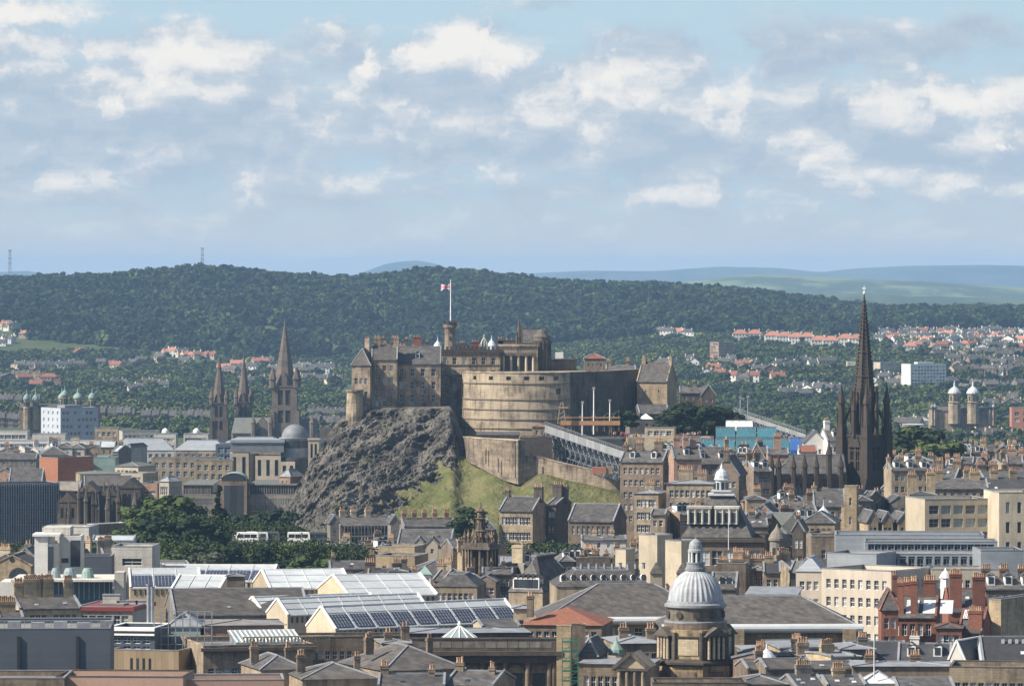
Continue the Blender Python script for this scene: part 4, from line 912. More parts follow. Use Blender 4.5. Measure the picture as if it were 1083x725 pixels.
MB().box(s.X(20), s.X(104), 3, 14, 0, s.Z(431)).obj('nave_wall', 'brown_stone', r); MB().slab([(s.X(20), 2, s.Z(431)), (s.X(104), 2, s.Z(431)), (s.X(104), 9, s.Z(427)), (s.X(20), 9, s.Z(427))], .3).obj('roof', 'brown_slate', r)
# masts on the hill
for px, Y, y0, y1, lab in ((10.5, 6600, 292, 264, 'thin lattice radio mast on the hill at the far left'), (214, 6900, 285, 262, 'thin lattice mast on the hilltop left of centre')):
    h = wz(y1, Y) - wz(y0, Y); r = thing('radio_mast', lab, 'mast', (wx(px, Y), Y, wz(y0, Y) - 6)); mb = MB(); h += 6; w_ = 1.6
    for a, b in ((-1, -1), (1, -1), (1, 1), (-1, 1)): mb.bar((a * w_, b * w_, 0), (a * w_ * .6, b * w_ * .6, h), .45)
    for k in range(9):
        z = h * k / 9; mb.bar((-w_, -w_, z), (w_, -w_, z + h / 9), .3); mb.bar((w_, w_, z), (-w_, w_, z + h / 9), .3)
    mb.obj('lattice', 'steel', r)
    for z in (h * .97, h * .72, h * .55): MB().cbox(0, 0, z, 5, 3.5, 1.0).obj('platform', 'steel', r)
# St Mary's type cathedral: three spires
def gothic_spire(r, x, y, w, zb, zt, zs, mat, pin=True, oct_=True):
    """square tower w wide from zb to zt with a lucarned spire up to zs"""
    t_ = MB(); rec = []
    hw = w / 2
    for P, u, n in (((-hw, -hw), (1, 0), (0, -1)), ((hw, -hw), (0, 1), (1, 0)), ((hw, hw), (-1, 0), (0, 1)), ((-hw, hw), (0, -1), (-1, 0))):
        H = zt - zb; rc = []
        for k in (0, 1): a = w * (.24 + .30 * k); rc.append((a, a + w * .20, zb + H * .55, zb + H * .92)); rc.append((a, a + w * .20, zb + H * .12, zb + H * .42))
        holed_wall(t_, P, u, n, w, -5, zt, rc, .6)
    t_.box(-hw - .35, hw + .35, -hw - .35, hw + .35, zt, zt + .6)
    for sx_ in (-1, 1):
        for sy_ in (-1, 1): t_.cbox(sx_ * hw, sy_ * hw, -5, w * .2, w * .2, zt - zb + 12)
    ob = t_.obj('tower', mat, r, (x, y, 0))
    MB().box(-hw + .6, hw - .6, -hw + .6, hw - .6, zb - 5, zt - .5).obj('belfry_louvres', 'black_stone', r, (x, y, 0))
    sp = MB(); hh = zs - zt; sp.lathe([(w * .46, zt + .5), (w * .30, zt + hh * .38), (w * .31, zt + hh * .385), (w * .29, zt + hh * .395), (w * .13, zt + hh * .72), (w * .145, zt + hh * .725), (w * .12, zt + hh * .74), (.12, zs)], 8, a0=R(22.5)); sp.obj('spire', mat, r, (x, y, 0))
    for k in range(4):
        a = k * math.pi / 2 - math.pi / 2; l_ = MB(); lw = w * .22; l_.box(-lw / 2, lw / 2, -w * .47, 0, zt, zt + hh * .12); l_.add([(-lw / 2, -w * .47, zt + hh * .12), (lw / 2, -w * .47, zt + hh * .12), (0, -w * .47, zt + hh * .22), (0, 0, zt + hh * .2), (-lw / 2, 0, zt + hh * .12), (lw / 2, 0, zt + hh * .12)], [(0, 1, 2), (0, 2, 3, 4), (1, 5, 3, 2)])
        l_.obj('lucarne', mat, r, (x, y, 0), a + math.pi / 2)
    if pin:
        for sx_ in (-1, 1):
            for sy_ in (-1, 1): MB().lathe([(w * .13, zt - .5), (w * .13, zt + hh * .10), (w * .17, zt + hh * .11), (.06, zt + hh * .30)], 6).obj('pinnacle', mat, r, (x + sx_ * hw * .95, y + sy_ * hw * .95, 0))
def cathedral():
    Y = 2750; s = Site(270, Y, 470); s.z = 60; r = thing('cathedral', 'sandstone gothic cathedral with two slim west spires and one tall central spire', 'cathedral', (s.x, Y, 60))
    gothic_spire(r, s.X(300.5), 10, 13.5, s.Z(452), s.Z(409), s.Z(338), 'sooty_pink')
    gothic_spire(r, s.X(228.5), 30, 8.5, s.Z(460), s.Z(428), s.Z(375), 'sooty_pink'); gothic_spire(r, s.X(253.5), 42, 8.5, s.Z(460), s.Z(428), s.Z(373), 'sooty_pink')
    for px0, px1, yt, yb in ((244, 292, 442, 458), (308, 336, 443, 458)):
        m_ = MB(); x0, x1 = s.X(px0), s.X(px1); m_.box(x0, x1, 6, 20, 0, s.Z(yb)); m_.obj('nave_wall', 'buff_stone', r)
        q = MB(); q.slab([(x0, 5.5, s.Z(yb)), (x1, 5.5, s.Z(yb)), (x1 - 1, 13, s.Z(yt)), (x0 + 1.5, 13, s.Z(yt))], .3); q.slab([(x1, 20.5, s.Z(yb)), (x0, 20.5, s.Z(yb)), (x0 + 1.5, 13, s.Z(yt)), (x1 - 1, 13, s.Z(yt))], .3); q.obj('roof', 'green_slate', r)
        for k in range(int((px1 - px0) / 6)): MB().cbox(x0 + 1.6 + k * 3.0, 5.7, s.Z(463), 1.1, .5, 2.2).obj('clerestory_window', 'glass_dark', r)
    g = MB(); x0, x1 = s.X(268), s.X(286); g.add([(x0, 0, 0), (x1, 0, 0), (x1, 0, s.Z(453)), ((x0 + x1) / 2, 0, s.Z(441)), (x0, 0, s.Z(453)), (x0, 8, 0), (x1, 8, 0), (x1, 8, s.Z(453)), ((x0 + x1) / 2, 8, s.Z(441)), (x0, 8, s.Z(453))], [(0, 1, 2, 3, 4), (1, 6, 7, 2), (5, 0, 4, 9)]); g.obj('transept_gable', 'sooty_pink', r)
    MB().lathe([(3.1, 0), (3.1, .25)], 20).obj('rose_window', 'glass_dark', r, ((x0 + x1) / 2, -.02, s.Z(458))).rotation_euler = (R(90), 0, 0)
    q = MB(); xm = (x0 + x1) / 2; q.slab([(x0 - .4, 0, s.Z(453)), (xm, 0, s.Z(441) + .3), (xm, 8, s.Z(441) + .3), (x0 - .4, 8, s.Z(453))], .3); q.slab([(x1 + .4, 0, s.Z(453)), (xm, 0, s.Z(441) + .3), (xm, 8, s.Z(441) + .3), (x1 + .4, 8, s.Z(453))], .3); q.obj('roof', 'green_slate', r)
    for px in (268, 286, 330): MB().lathe([(1.3, 0), (1.3, s.Z(448)), (1.6, s.Z(447)), (.08, s.Z(440))], 6).obj('pinnacle', 'sooty_pink', r, (s.X(px), -.3, 0))
    MB().box(s.X(338), s.X(350), 4, 14, 0, s.Z(452)).obj('nave_wall', 'sooty_pink', r)
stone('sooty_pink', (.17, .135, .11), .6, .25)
cathedral()

# trees of the middle distance: candidates thinned so that the houses above stay in view
def mid_trees():
    r = np.random.default_rng(11); cand = []
    y = 1980.
    while y < 5400:
        hw = y * .103 + 20; step = 8.0 + (y - 2250) * .0012
        for x in np.arange(-hw, hw, step):
            X = x + r.uniform(-4, 4); Yy = y + r.uniform(-4, 4); px = CX + F * X / Yy
            z = ground(X, Yy); py = YH + F * (CZ - z) / Yy
            if clear(px, py): continue
            if py > lerp_tab([(0, 446), (130, 452), (230, 470), (330, 466), (371, 460), (690, 440), (700, 458), (820, 480), (890, 488), (1083, 480)], px): continue
            if 372 < px < 690 and not (py < 398): continue
            if r.random() < (.30 if py > 425 or px < 700 else .12): pass
            cand.append((px, Yy, X, z, py))
        y += step
    C_ = np.array(cand); h = r.uniform(6.5, 13, len(C_)); h[C_[:, 4] < 365] *= .9
    hp = h * F / C_[:, 1]; top = C_[:, 4] - hp; wd = h * .45 * F / C_[:, 1]
    keep = np.ones(len(C_), bool); lot = r.random(len(C_))
    for (px, Y, hw_, pb, hh) in HOUSE_BOX + [(300, 2740, 30, 470, 100), (241, 2740, 22, 466, 60), (763, 4590, 13, 385, 24), (978, 4090, 25, 407, 22), (940, 4290, 16, 394, 10), (1018, 3140, 36, 439, 20), (62, 3090, 44, 436, 14), (1078, 3290, 10, 446, 12)]:
        near = (np.abs(C_[:, 0] - px) < hw_ + wd * .55)
        keep &= (lot < (.3 if Y < 4000 else .16)) | ~(near & (C_[:, 1] < Y + 6) & (top < pb - .30 * hh) & (C_[:, 4] > pb - hh))
    idx = np.where(keep)[0]; order = idx[np.argsort(C_[idx, 1])]
    big = [i for i in order][:290]; rest = [i for i in order][290:]
    zones = [(0, 130, 'left of the twin spires near the green domes'), (130, 330, 'around the cathedral spires'), (330, 700, 'beyond the castle rock'), (700, 890, 'in the wood between castle and dark spire'), (890, 1200, 'round the twin-domed church on the right')]
    nm = {'leaf_mid': 'mid green', 'leaf_dark': 'dark green', 'leaf_lime': 'yellowish green', 'leaf_purple': 'dark purple-leaved', 'leaf_far': 'dull green'}
    for i in big:
        px, Y, X, z, py = C_[i]; k = random.Random(int(i)).choice(['leaf_mid', 'leaf_dark', 'leaf_far', 'leaf_far', 'leaf_lime', 'leaf_mid', 'leaf_dark', 'leaf_mid', 'leaf_far', 'leaf_purple' if px < 130 else 'leaf_dark'])
        wh = next(c for a, b, c in zones if a <= max(px, 0) < b)
        tree(k, X, Y, h[i] * 1.1, nm[k] + ' rounded tree ' + wh, nm[k] + ' trees ' + wh, near=False, z=z - .5)
    wood([(C_[i, 2], C_[i, 1], C_[i, 3] - 1) for i in rest], 'leafy belt of parkland trees and gardens between the far houses', .65, 1.35, src=src2)
    print('mid trees', len(big), len(rest), 'houses', len(HOUSE_BOX))
mid_trees()

# ---------------- the Hub: tall dark gothic tower, spire and nave ----------------
def hub():
    Y = 1480; s = Site(915.5, Y, 560); s.z = 84; r = thing('gothic_church_tower', 'very tall soot-black gothic church tower with needle spire on the right', 'church tower', (s.x, Y + 6, 84), R(-43))
    w = 8.6; hw = w / 2; mat = 'hub_stone'
    stone(mat, (.072, .056, .043), .8, .35, brick=(.9, .4, .2))
    z1, z2, z3 = s.Z(505), s.Z(462), s.Z(424)
    t_ = MB()
    for P, u, n in (((-hw, -hw), (1, 0), (0, -1)), ((hw, -hw), (0, 1), (1, 0)), ((hw, hw), (-1, 0), (0, 1)), ((-hw, hw), (0, -1), (-1, 0))):
        rc = [(w * .30, w * .46, z1 + 2, z2 - 3), (w * .54, w * .70, z1 + 2, z2 - 3), (w * .36, w * .64, z1 - 13, z1 - 5)]
        holed_wall(t_, P, u, n, w, -10, z2, rc, .9)
    t_.box(-hw - .25, hw + .25, -hw - .25, hw + .25, z2, z2 + .6); t_.obj('tower', mat, r)
    MB().box(-hw + .9, hw - .9, -hw + .9, hw - .9, -5, z2 - .3).obj('belfry_louvres', 'black_stone', r)
    for k in range(4):
        a = k * math.pi / 2; lad = MB()
        for i in range(2):
            x = -w * .12 + w * .24 * i; lad.box(x - .08, x + .08, -hw - .03, -hw + .2, z1 + 2, z2 - 3)
        for z in (z1 + (z2 - z1) * .4, z1 + (z2 - z1) * .65): lad.box(-w * .2, w * .2, -hw - .02, -hw + .2, z, z + .3)
        lad.obj('tracery', mat, r, (0, 0, 0), a)
        gb = MB(); gb.add([(-w * .26, -hw - .35, z2 - 3), (w * .26, -hw - .35, z2 - 3), (0, -hw - .35, z2 + 3.4), (-w * .26, -hw, z2 - 3), (w * .26, -hw, z2 - 3), (0, -hw, z2 + 3.4)], [(0, 1, 2), (1, 4, 5, 2), (3, 0, 2, 5)]); gb.obj('gablet', mat, r, (0, 0, 0), a)
    for sx_ in (-1, 1):
        for sy_ in (-1, 1):
            b = MB(); bx, by = sx_ * (hw + .35), sy_ * (hw + .35)
            b.cbox(bx, by, -10, 2.9, 2.9, z1 - 6 + 10); b.cbox(bx, by, z1 - 6, 2.5, 2.5, z2 - z1 + 6); b.cbox(bx, by, z2, 2.2, 2.2, 3)
            b.cbox(bx, by, z2 - .3, 2.8, 2.8, .5)
            b.obj('buttress', mat, r)
            p = MB(); p.lathe([(1.05, z2 + 3), (.95, z3 - 1), (1.25, z3 - .8), (1.1, z3), (.55, z3 + 2.2), (.08, z3 + 5.6)], 6, bx, by)
            for q in range(4): a = R(45 + 90 * q); p.lathe([(.22, z2 + 3), (.22, z3 - 4), (.03, z3 - 1.4)], 5, bx + 1.25 * math.cos(a), by + 1.25 * math.sin(a))
            p.obj('pinnacle', mat, r)
            f = MB(); f.bar((bx * .9, by * .9, z2 + 4), (sx_ * 1.9, sy_ * 1.9, z3 + .5), .5, .8); f.obj('flying_buttress', mat, r)
    o8 = MB(); o8.lathe([(w * .43, z2), (w * .41, z3 - 1), (w * .46, z3 - .6), (w * .44, z3 + .3)], 8, a0=R(22.5)); o8.obj('octagon_stage', mat, r)
    for q in range(8):
        a = R(45 * q); MB().box(-.55, .55, -.12, .12, z2 + 3, z3 - 3).obj('lancet', 'black_stone', r, (w * .395 * math.cos(a), w * .395 * math.sin(a), 0), a + R(90))
        g = MB(); R_ = w * .42; g.add([(-.95, 0, z3 - 2.2), (.95, 0, z3 - 2.2), (0, .2, z3 + 2.6), (-.95, .6, z3 - 2.2), (.95, .6, z3 - 2.2), (0, 1.2, z3 + 2.4)], [(0, 1, 2), (1, 4, 5, 2), (3, 0, 2, 5)]); g.obj('lucarne', mat, r, (R_ * math.cos(a), R_ * math.sin(a), 0), a + R(90))
        a2 = R(45 * q + 22.5); MB().lathe([(.28, z2 + 4), (.28, z3 + 1), (.4, z3 + 1.1), (.04, z3 + 4.5)], 5).obj('pinnacle', mat, r, (w * .47 * math.cos(a2), w * .47 * math.sin(a2), 0))
    for q in range(4):
        a = R(90 * q); MB().lathe([(.75, z2), (.7, z3 - 3), (.95, z3 - 2.8), (.5, z3 - .5), (.05, z3 + 3)], 6).obj('pinnacle', mat, r, ((hw + .3) * math.cos(a), (hw + .3) * math.sin(a), 0))
    zt = s.Z(311); hh = zt - z3; sp = MB(); prof = [(w * .385, z3)]
    for f_ in (.22, .45, .68): rr = w * .385 * (1 - f_); prof += [(rr + .02, z3 + hh * f_), (rr + .22, z3 + hh * f_ + .1), (rr + .2, z3 + hh * f_ + .5), (rr - .04, z3 + hh * f_ + .6)]
    prof += [(.14, zt)]; sp.lathe(prof, 8, a0=R(22.5)); sp.obj('spire', mat, r)
    for q in range(8):
        a = R(22.5 + 45 * q); c = MB()
        for k in range(26): f_ = k / 27; rr = w * .385 * (1 - f_) + .12; c.cbox(rr * math.cos(a), rr * math.sin(a), z3 + hh * f_, .42, .42, .4)
        c.bar((w * .385 * math.cos(a), w * .385 * math.sin(a), z3), (.12 * math.cos(a), .12 * math.sin(a), zt - 1), .2); c.obj('crockets', mat, r)
    MB().lathe([(.3, zt), (.45, zt + .4), (.1, zt + .8), (.07, zt + 2.6)], 8).obj('finial', 'white_paint', r); MB().box(-.7, .7, -.06, .06, zt + 1.6, zt + 1.75).obj('cross_arm', 'white_paint', r)
    # nave
    Yn = 1474; n = Site(850, Yn, 530); n.z = 84; q = thing('gothic_church_nave', 'dark gothic nave with slate roof and a row of black spiky pinnacles', 'church nave', (n.x, Yn, 84), R(3))
    x0, x1 = n.X(815), n.X(896); zw, zr = n.Z(503), n.Z(482); mb = MB(); bays = [(825 - 2), 838.5, 850.5, 863, 876.5]
    rc = [(n.X(c + 6 - 3.2) - x0, n.X(c + 6 + 3.2) - x0, n.Z(532), n.Z(511)) for c in bays[:4]] ; holed_wall(mb, (x0, 0), (1, 0), (0, -1), x1 - x0, -6, zw, rc, .6); mb.box(x0, x1, .6, 15, -6, zw - .3); mb.box(x0, x1 + 0, -.5, -.01, zw - .9, zw); mb.obj('wall', 'nave_stone', q)
    for a, b, c, d in rc:
        MB().box(x0 + a, x0 + b, .4, .55, c, d).obj('window', 'glass_pale', q); tb = MB(); tb.add([(x0 + a - .2, -.06, d + .2), (x0 + (a + b) / 2, -.06, d - 1.6), (x0 + a - .2, -.06, d - 1.6)], [(0, 1, 2)])
        sp_ = MB(); xm = x0 + (a + b) / 2; sp_.box(xm - .1, xm + .1, .1, .4, c, d - .8); sp_.add([(x0 + a, .05, d), (xm, .05, d), (x0 + a, .05, d - 1.8)], [(0, 1, 2)]); sp_.add([(x0 + b, .05, d), (xm, .05, d), (x0 + b, .05, d - 1.8)], [(0, 1, 2)]); sp_.obj('tracery', 'sooty_stone', q)
    rf = MB(); yr = 8; rf.slab([(x0 + 1, -.2, zw - .3), (x1, -.2, zw - .3), (x1, yr, zr), (x0 + 7, yr, zr)], .3); rf.slab([(x1, 15.5, zw), (x0 + 1, 15.5, zw), (x0 + 7, yr, zr), (x1, yr, zr)], .3); rf.slab([(x0 + 1, 15, zw), (x0 + 1, 0, zw), (x0 + 7, yr, zr)], .3); rf.obj('roof', 'slate', q)
    MB().bar((x0 + 7, yr, zr + .1), (x1, yr, zr + .1), .35, .25).obj('ridge', 'lead', q)
    for px in [815.5] + bays + [889]:
        p = MB(); top = n.Z(479 if px not in (876.5,) else 466); X_ = n.X(px); p.cbox(X_, -.9, -6, 1.0, 1.8, zw + 6); p.lathe([(.85, zw), (.8, top - 4.2), (1.05, top - 4), (.5, top - 2), (.06, top)], 6, X_, -.8); p.obj('pinnacle', 'hub_stone', q)
stone('nave_stone', (.20, .15, .11), .6, .3)
hub()

# ---------------- esplanade: grandstands, seating blocks, scaffold, masts ----------------
pmat('tarp', (.03, .034, .042), .8, (.045, .055, .075), .3, .7)
def grandstand(name, label, A, Bq, n, board, drop, out, deck=7.0):
    """scaffold stand between two (px, Y, ytop) ends: boarded back, raking frames and a sloping seating deck behind"""
    (p0, Y0, y0), (p1, Y1, y1) = A, Bq
    a = Vector((wx(p0, Y0), Y0, wz(y0, Y0))); b = Vector((wx(p1, Y1), Y1, wz(y1, Y1))); base = min(a.z, b.z) - drop - 2
    r = thing(name, label, 'grandstand', (a.x, a.y, base)); a = a - Vector((a.x, a.y, base)); b = b - Vector((wx(p0, Y0), Y0, base))
    d = (b - a); dh = Vector((d.x, d.y, 0)).normalized(); nn = Vector((dh.y, -dh.x, 0))
    if nn.y > 0: nn = -nn
    up = Vector((0, 0, 1))
    q = MB(); q.add([a, b, b - up * board, a - up * board, a - nn * .2, b - nn * .2, b - nn * .2 - up * board, a - nn * .2 - up * board], [(0, 1, 2, 3), (5, 4, 7, 6), (0, 4, 5, 1), (3, 2, 6, 7)]); q.obj('back_boards', 'stand_board', r)
    q = MB(); c, e = a - nn * deck * 1.3 - up * deck * .7, b - nn * deck * 1.3 - up * deck * .7
    q.add([a - up * 1.2 - nn * .25, b - up * 1.2 - nn * .25, e, c], [(0, 1, 2, 3)]); q.obj('seating_deck', 'blue_grey', r)
    q = MB().quad(a - nn * 3.4 - up * board, b - nn * 3.4 - up * board, b - nn * 3.4 - up * (board + drop), a - nn * 3.4 - up * (board + drop)); q.obj('tarpaulin', 'tarp', r)
    q = MB()
    for k in range(int(d.length / 2)): p = a.lerp(b, k / int(d.length / 2)); q.bar(p, p + up * 1.15, .1)
    q.bar(a + up * 1.1, b + up * 1.1, .1); q.bar(a + up * .6, b + up * .6, .08); q.obj('rail', 'steel', r)
    for k in range(n + 1):
        t_ = k / n; p = a.lerp(b, t_); dr = drop * (.35 + .65 * min(1, math.sin(math.pi * min(1, t_ * 1.1 + .12)) + .25)); h = board
        f = MB(); out_ = out
        f.bar(p - up * h, p - up * (h + dr), .2); f.bar(p - nn * 3 - up * h, p - nn * 3 - up * (h + dr), .18)
        f.bar(p + nn * out_ - up * h, p - nn * 3 - up * (h + dr * .8), .24); f.bar(p + nn * out_ - up * h, p - nn * 3 - up * h, .22)
        for z in (.3, .6): f.bar(p + nn * out_ * (1 - z) - up * (h + dr * z), p - nn * 3 - up * (h + dr * z), .2)
        if k < n:
            p2 = a.lerp(b, (k + 1) / n)
            for z in (.0, .33, .66): f.bar(p - up * (h + dr * z), p2 - up * (h + dr * z), .2)
            f.bar(p - up * h, p2 - up * (h + dr * .5), .2); f.bar(p - up * (h + dr), p2 - up * (h + dr * .5), .2); f.bar(p2 - up * h + nn * out_, p - up * (h + dr * .8), .22)
        f.obj('scaffold_frame', 'scaffold_steel', r)
    return r
grandstand('grandstand', 'long grey scaffold grandstand sloping down beside the round battery', (576, 1690, 449), (690, 1596, 487.5), 20, 2.4, 9.0, 1.2)
grandstand('grandstand', 'distant scaffold grandstand with white lower panel behind the teal seating blocks', (776, 1700, 434), (852, 1650, 459), 14, 1.4, 5.0, .4)
def seatblock(px0, px1, y0, y1, Y, mat, label):
    x0 = wx(px0, Y); r = thing('seating_block', label, 'seating', (wx((px0 + px1) / 2, Y), Y, wz(y1, Y))); w = (px1 - px0) * Y / F; h = (y1 - y0) * Y / F
    mb = MB(); m = 6
    mb.add([(-w / 2, 0, -1), (w / 2, 0, -1), (w / 2, 0, h * .1), (-w / 2, 0, h * .1), (-w / 2, 2.2, h), (w / 2, 2.2, h), (-w / 2, 2.4, -1), (w / 2, 2.4, -1)], [(0, 1, 2, 3), (3, 2, 5, 4), (0, 3, 4, 6), (1, 7, 5, 2)]); mb.obj('tiers', mat, r)
    q = MB(); q.bar((-w / 2, 2.2, h + .2), (w / 2, 2.2, h + .2), .3, .25); [q.bar((-w / 2 + w * j / 4, -.05, -.8), (-w / 2 + w * j / 4, 2.15, h + .1), .14) for j in range(5)]; q.obj('top_rail', 'lead', r)
    return r
ep = MB(); ep.box(wx(603, 1700), wx(668, 1700), 1700, 1745, 80, wz(464, 1700)); ep.box(wx(668, 1700), wx(765, 1700), 1655, 1745, 80, wz(464, 1700)); struct(ep.obj('esplanade', 'asphalt'))
for i, px in enumerate((757.5, 779.5, 801.5)): seatblock(px, px + 20, 452, 463, 1610, 'teal_sheet', 'teal sheeted seating block, %s of the upper row' % ['leftmost', 'middle one', 'rightmost'][i])
for i, (a, b) in enumerate(((741, 755), (757, 777), (779, 799), (801, 821), (822, 835))): seatblock(a, b, 464.5, 476, 1590, 'teal_sheet', 'teal sheeted seating block, %s from left in the lower row' % ORD[i])
seatblock(718, 741, 462, 480, 1600, 'blue_grey', 'darker blue-grey sheeted seating block left of the teal rows'); seatblock(836, 852, 463, 477, 1596, 'blue_sheet', 'bright blue sheeted seating block at the right end of the teal rows')
seatblock(768, 796, 445, 452, 1640, 'white_paint', 'pale sheeted seating block above the teal rows')
B('terrace_building', 'low buff stone terrace building with flat roof at the head of the esplanade', 676, 720, 1652, 466, None, 12, -10, 'buff_stone', 'flat', 'flat_felt', (2, 6, .8, 1.2, 1.5, 2.5), zb=82)
B('terrace_building', 'buff stone curved-looking block below the seated crowd', 664, 704, 1644, 474, None, 10, 8, 'honey_stone', 'flat', 'flat_felt', (2, 5, .8, 1.2, 1, 2.6), zb=82)
B('pavilion', 'small pale flat-roofed pavilion with dark opening behind the crowd', 682, 716, 1640, 452.5, None, 8, -6, 'pale_stone', 'flat', 'flat_felt', (1, 4, 1.6, 1.5, .6, 2.2), zb=90)
for i, (px, Y, y0, y1, m_) in enumerate(((628, 1700, 440, 409, 'white_paint'), (645, 1695, 441, 422, 'white_paint'), (616, 1700, 441, 424, 'white_paint'), (783, 1690, 432, 419, 'steel'), (791, 1690, 432, 418, 'steel'))):
    h = wz(y1, Y) - wz(y0, Y); r = thing('light_mast', ['tall white mast beside the grandstand', 'shorter white mast with a small flag right of the tall mast', 'short thin mast left of the tall white mast', 'left of two thin steel masts right of the castle trees', 'right of two thin steel masts right of the castle trees'][i], 'mast', (wx(px, Y), Y, wz(y0, Y) - 6)); MB().lathe([(.28, 0), (.16, h + 6)], 8).obj('pole', m_, r); MB().cbox(0, 0, h + 5.2, .9, .4, .8).obj('lamp_head', 'steel', r)
for i, (px, w_) in enumerate(((604, 7), (617, 9), (632, 12), (643, 8))):
    Y = 1693 - i; r = thing('timber_staging', 'orange timber and scaffold staging, %s from left behind the grandstand' % ORD[i], 'scaffolding', (wx(px, Y), Y, wz(456, Y))); q = MB(); h = wz(441, Y) - wz(456, Y)
    for a in range(4):
        for b in range(2): q.cbox(-w_ / 2 * .9 + w_ * .3 * a, b * 3, 0, .18, .18, h + .6 * (a % 2))
    q.obj('posts', 'tan_panel', r)
    for z in (h * .45, h * .98): MB().box(-w_ / 2, w_ / 2, -.3, 3.4, z - .15, z).obj('deck', 'orange_timber', r)
    MB().box(-w_ / 2, w_ / 2, -.36, -.3, h * .45, h * .75).obj('board', 'orange_timber', r)
def crane():
    Y = 1690; s = Site(594, Y, 448); r = thing('timber_hoist', 'slim pale yellow hoist frame at the left end of the staging', 'hoist', s.loc()); h = s.Z(425); q = MB()
    for a in (-1, 1): q.bar((a * 1.4, 0, 0), (a * .35, 0, h), .3)
    for k in range(5): z = h * k / 5; q.bar((-1.4 + 1.05 * k / 5, 0, z), (1.4 - 1.05 * (k + 1) / 5, 0, z + h / 5), .2)
    q.box(-1.2, 2.2, -.3, .3, h * .72, h * .78); q.obj('frame', 'tan_panel', r)
crane()
r = thing('site_container', 'small orange box container under the scaffold grandstand', 'container', (wx(637, 1630), 1630, wz(501, 1630))); q = MB(); q.box(-3.2, 1.2, 0, 2.4, 0, 2.2); q.obj('body', 'orange_tile', r); q = MB(); q.box(1.3, 3.2, .3, 2.2, 0, 2.4); q.obj('cab', 'tan_panel', r)
B('gatehouse_block', 'black block standing in for a shaded gateway recess between retaining wall and grandstand', 550, 584, 1668, 462, None, 12, 0, 'black_stone', 'flat', 'flat_felt', None, zb=92, trim='castle_stone')  # solid block coloured black for the shade inside the gateway
B('gatehouse_block', 'low brown stone casemate with arched slits at the foot of the battery', 505, 549, 1680, 459.5, 457, 8, 0, 'castle_stone', 'shed', 'brown_slate', (1, 7, .7, 1.6, .8, 2.4), zb=98)
B('gatehouse_block', 'small orange-brown stone lodge against the right of the battery', 563, 578, 1690, 451, 449, 6, 0, 'honey_stone', 'hip', 'clay_tile', (1, 2, .8, 1.6, .8, 2.4), zb=92)
# crowd on the esplanade: standing people in plain summer clothes
def person_mesh(k):
    mb = MB(); 
    prof = lambda x, w, d, zs: None
    for s_ in (-1, 1): mb.lathe([(.06, 0), (.09, .1), (.065, .3), (.08, .5), (.105, .82)], 7, s_ * .10, 0)
    mb.lathe([(.17, .80), (.19, .95), (.165, 1.1), (.21, 1.38), (.15, 1.47), (.06, 1.50), (.055, 1.54), (.10, 1.60), (.115, 1.67), (.10, 1.75), (.03, 1.80)], 10, sq=.62)
    for s_ in (-1, 1):
        a = .12 + .1 * (k % 3); mb.bar((s_ * .20, 0, 1.42), (s_ * (.24 + a * .3), .02, 1.12), .085); mb.bar((s_ * (.24 + a * .3), .02, 1.14), (s_ * .25, -.12 * (k % 2), .84), .07)
    return mb
CL = [('red', (.5, .04, .04)), ('white', (.75, .75, .72)), ('blue', (.05, .12, .4)), ('black', (.02, .02, .025)), ('yellow', (.6, .45, .05)), ('green', (.06, .22, .08)), ('pink', (.6, .2, .25)), ('grey', (.2, .2, .21))]
PM = {}
pmat('skin', (.45, .27, .19), .7, rnd=.25); pmat('trousers', (.05, .055, .08), .9, rnd=.5)
for i, (nme, c) in enumerate(CL):
    pmat('cloth_' + nme, c, .9); m_ = person_mesh(i); me = m_.mesh('person', ['trousers', 'cloth_' + nme, 'skin'])
    mi = []
    for p in me.polygons: z = p.center.z; mi.append(2 if z > 1.5 or (z < .9 and abs(p.center.x) > .2) else (1 if z > .9 else 0))
    me.polygons.foreach_set('material_index', mi); PM[nme] = me
pr = random.Random(4); xs_ = sorted(pr.uniform(640, 748) for _ in range(64))
for i, px in enumerate(xs_):
    nme = pr.choice(CL)[0]; Y = pr.uniform(1660, 1668); x = wx(px, Y); y = lerp_tab([(640, 461), (665, 463), (670, 464), (718, 463.5), (748, 461)], px)
    o = bpy.data.objects.new('person', PM[nme]); COL.objects.link(o); o.location = (x, Y, wz(y, Y) - (.0)); o.rotation_euler = (0, 0, pr.uniform(0, 6)); o.scale = (1, 1, pr.uniform(.95, 1.05))
    z_ = 'left third' if px < 676 else ('middle' if px < 712 else 'right third'); tag(o, 'standing person in a %s top in the %s of the esplanade crowd' % (nme, z_), 'person', 'people in %s tops in the %s of the crowd' % (nme, z_))
tr = thing('esplanade_deck', 'pale stone viewing terrace under the crowd beside the grandstand', 'terrace', (wx(710, 1660), 1660, 80)); MB().box(wx(664, 1660) - wx(710, 1660), wx(752, 1660) - wx(710, 1660), -2, 30, 0, wz(462.2, 1660) - 80).obj('wall', 'buff_stone', tr)
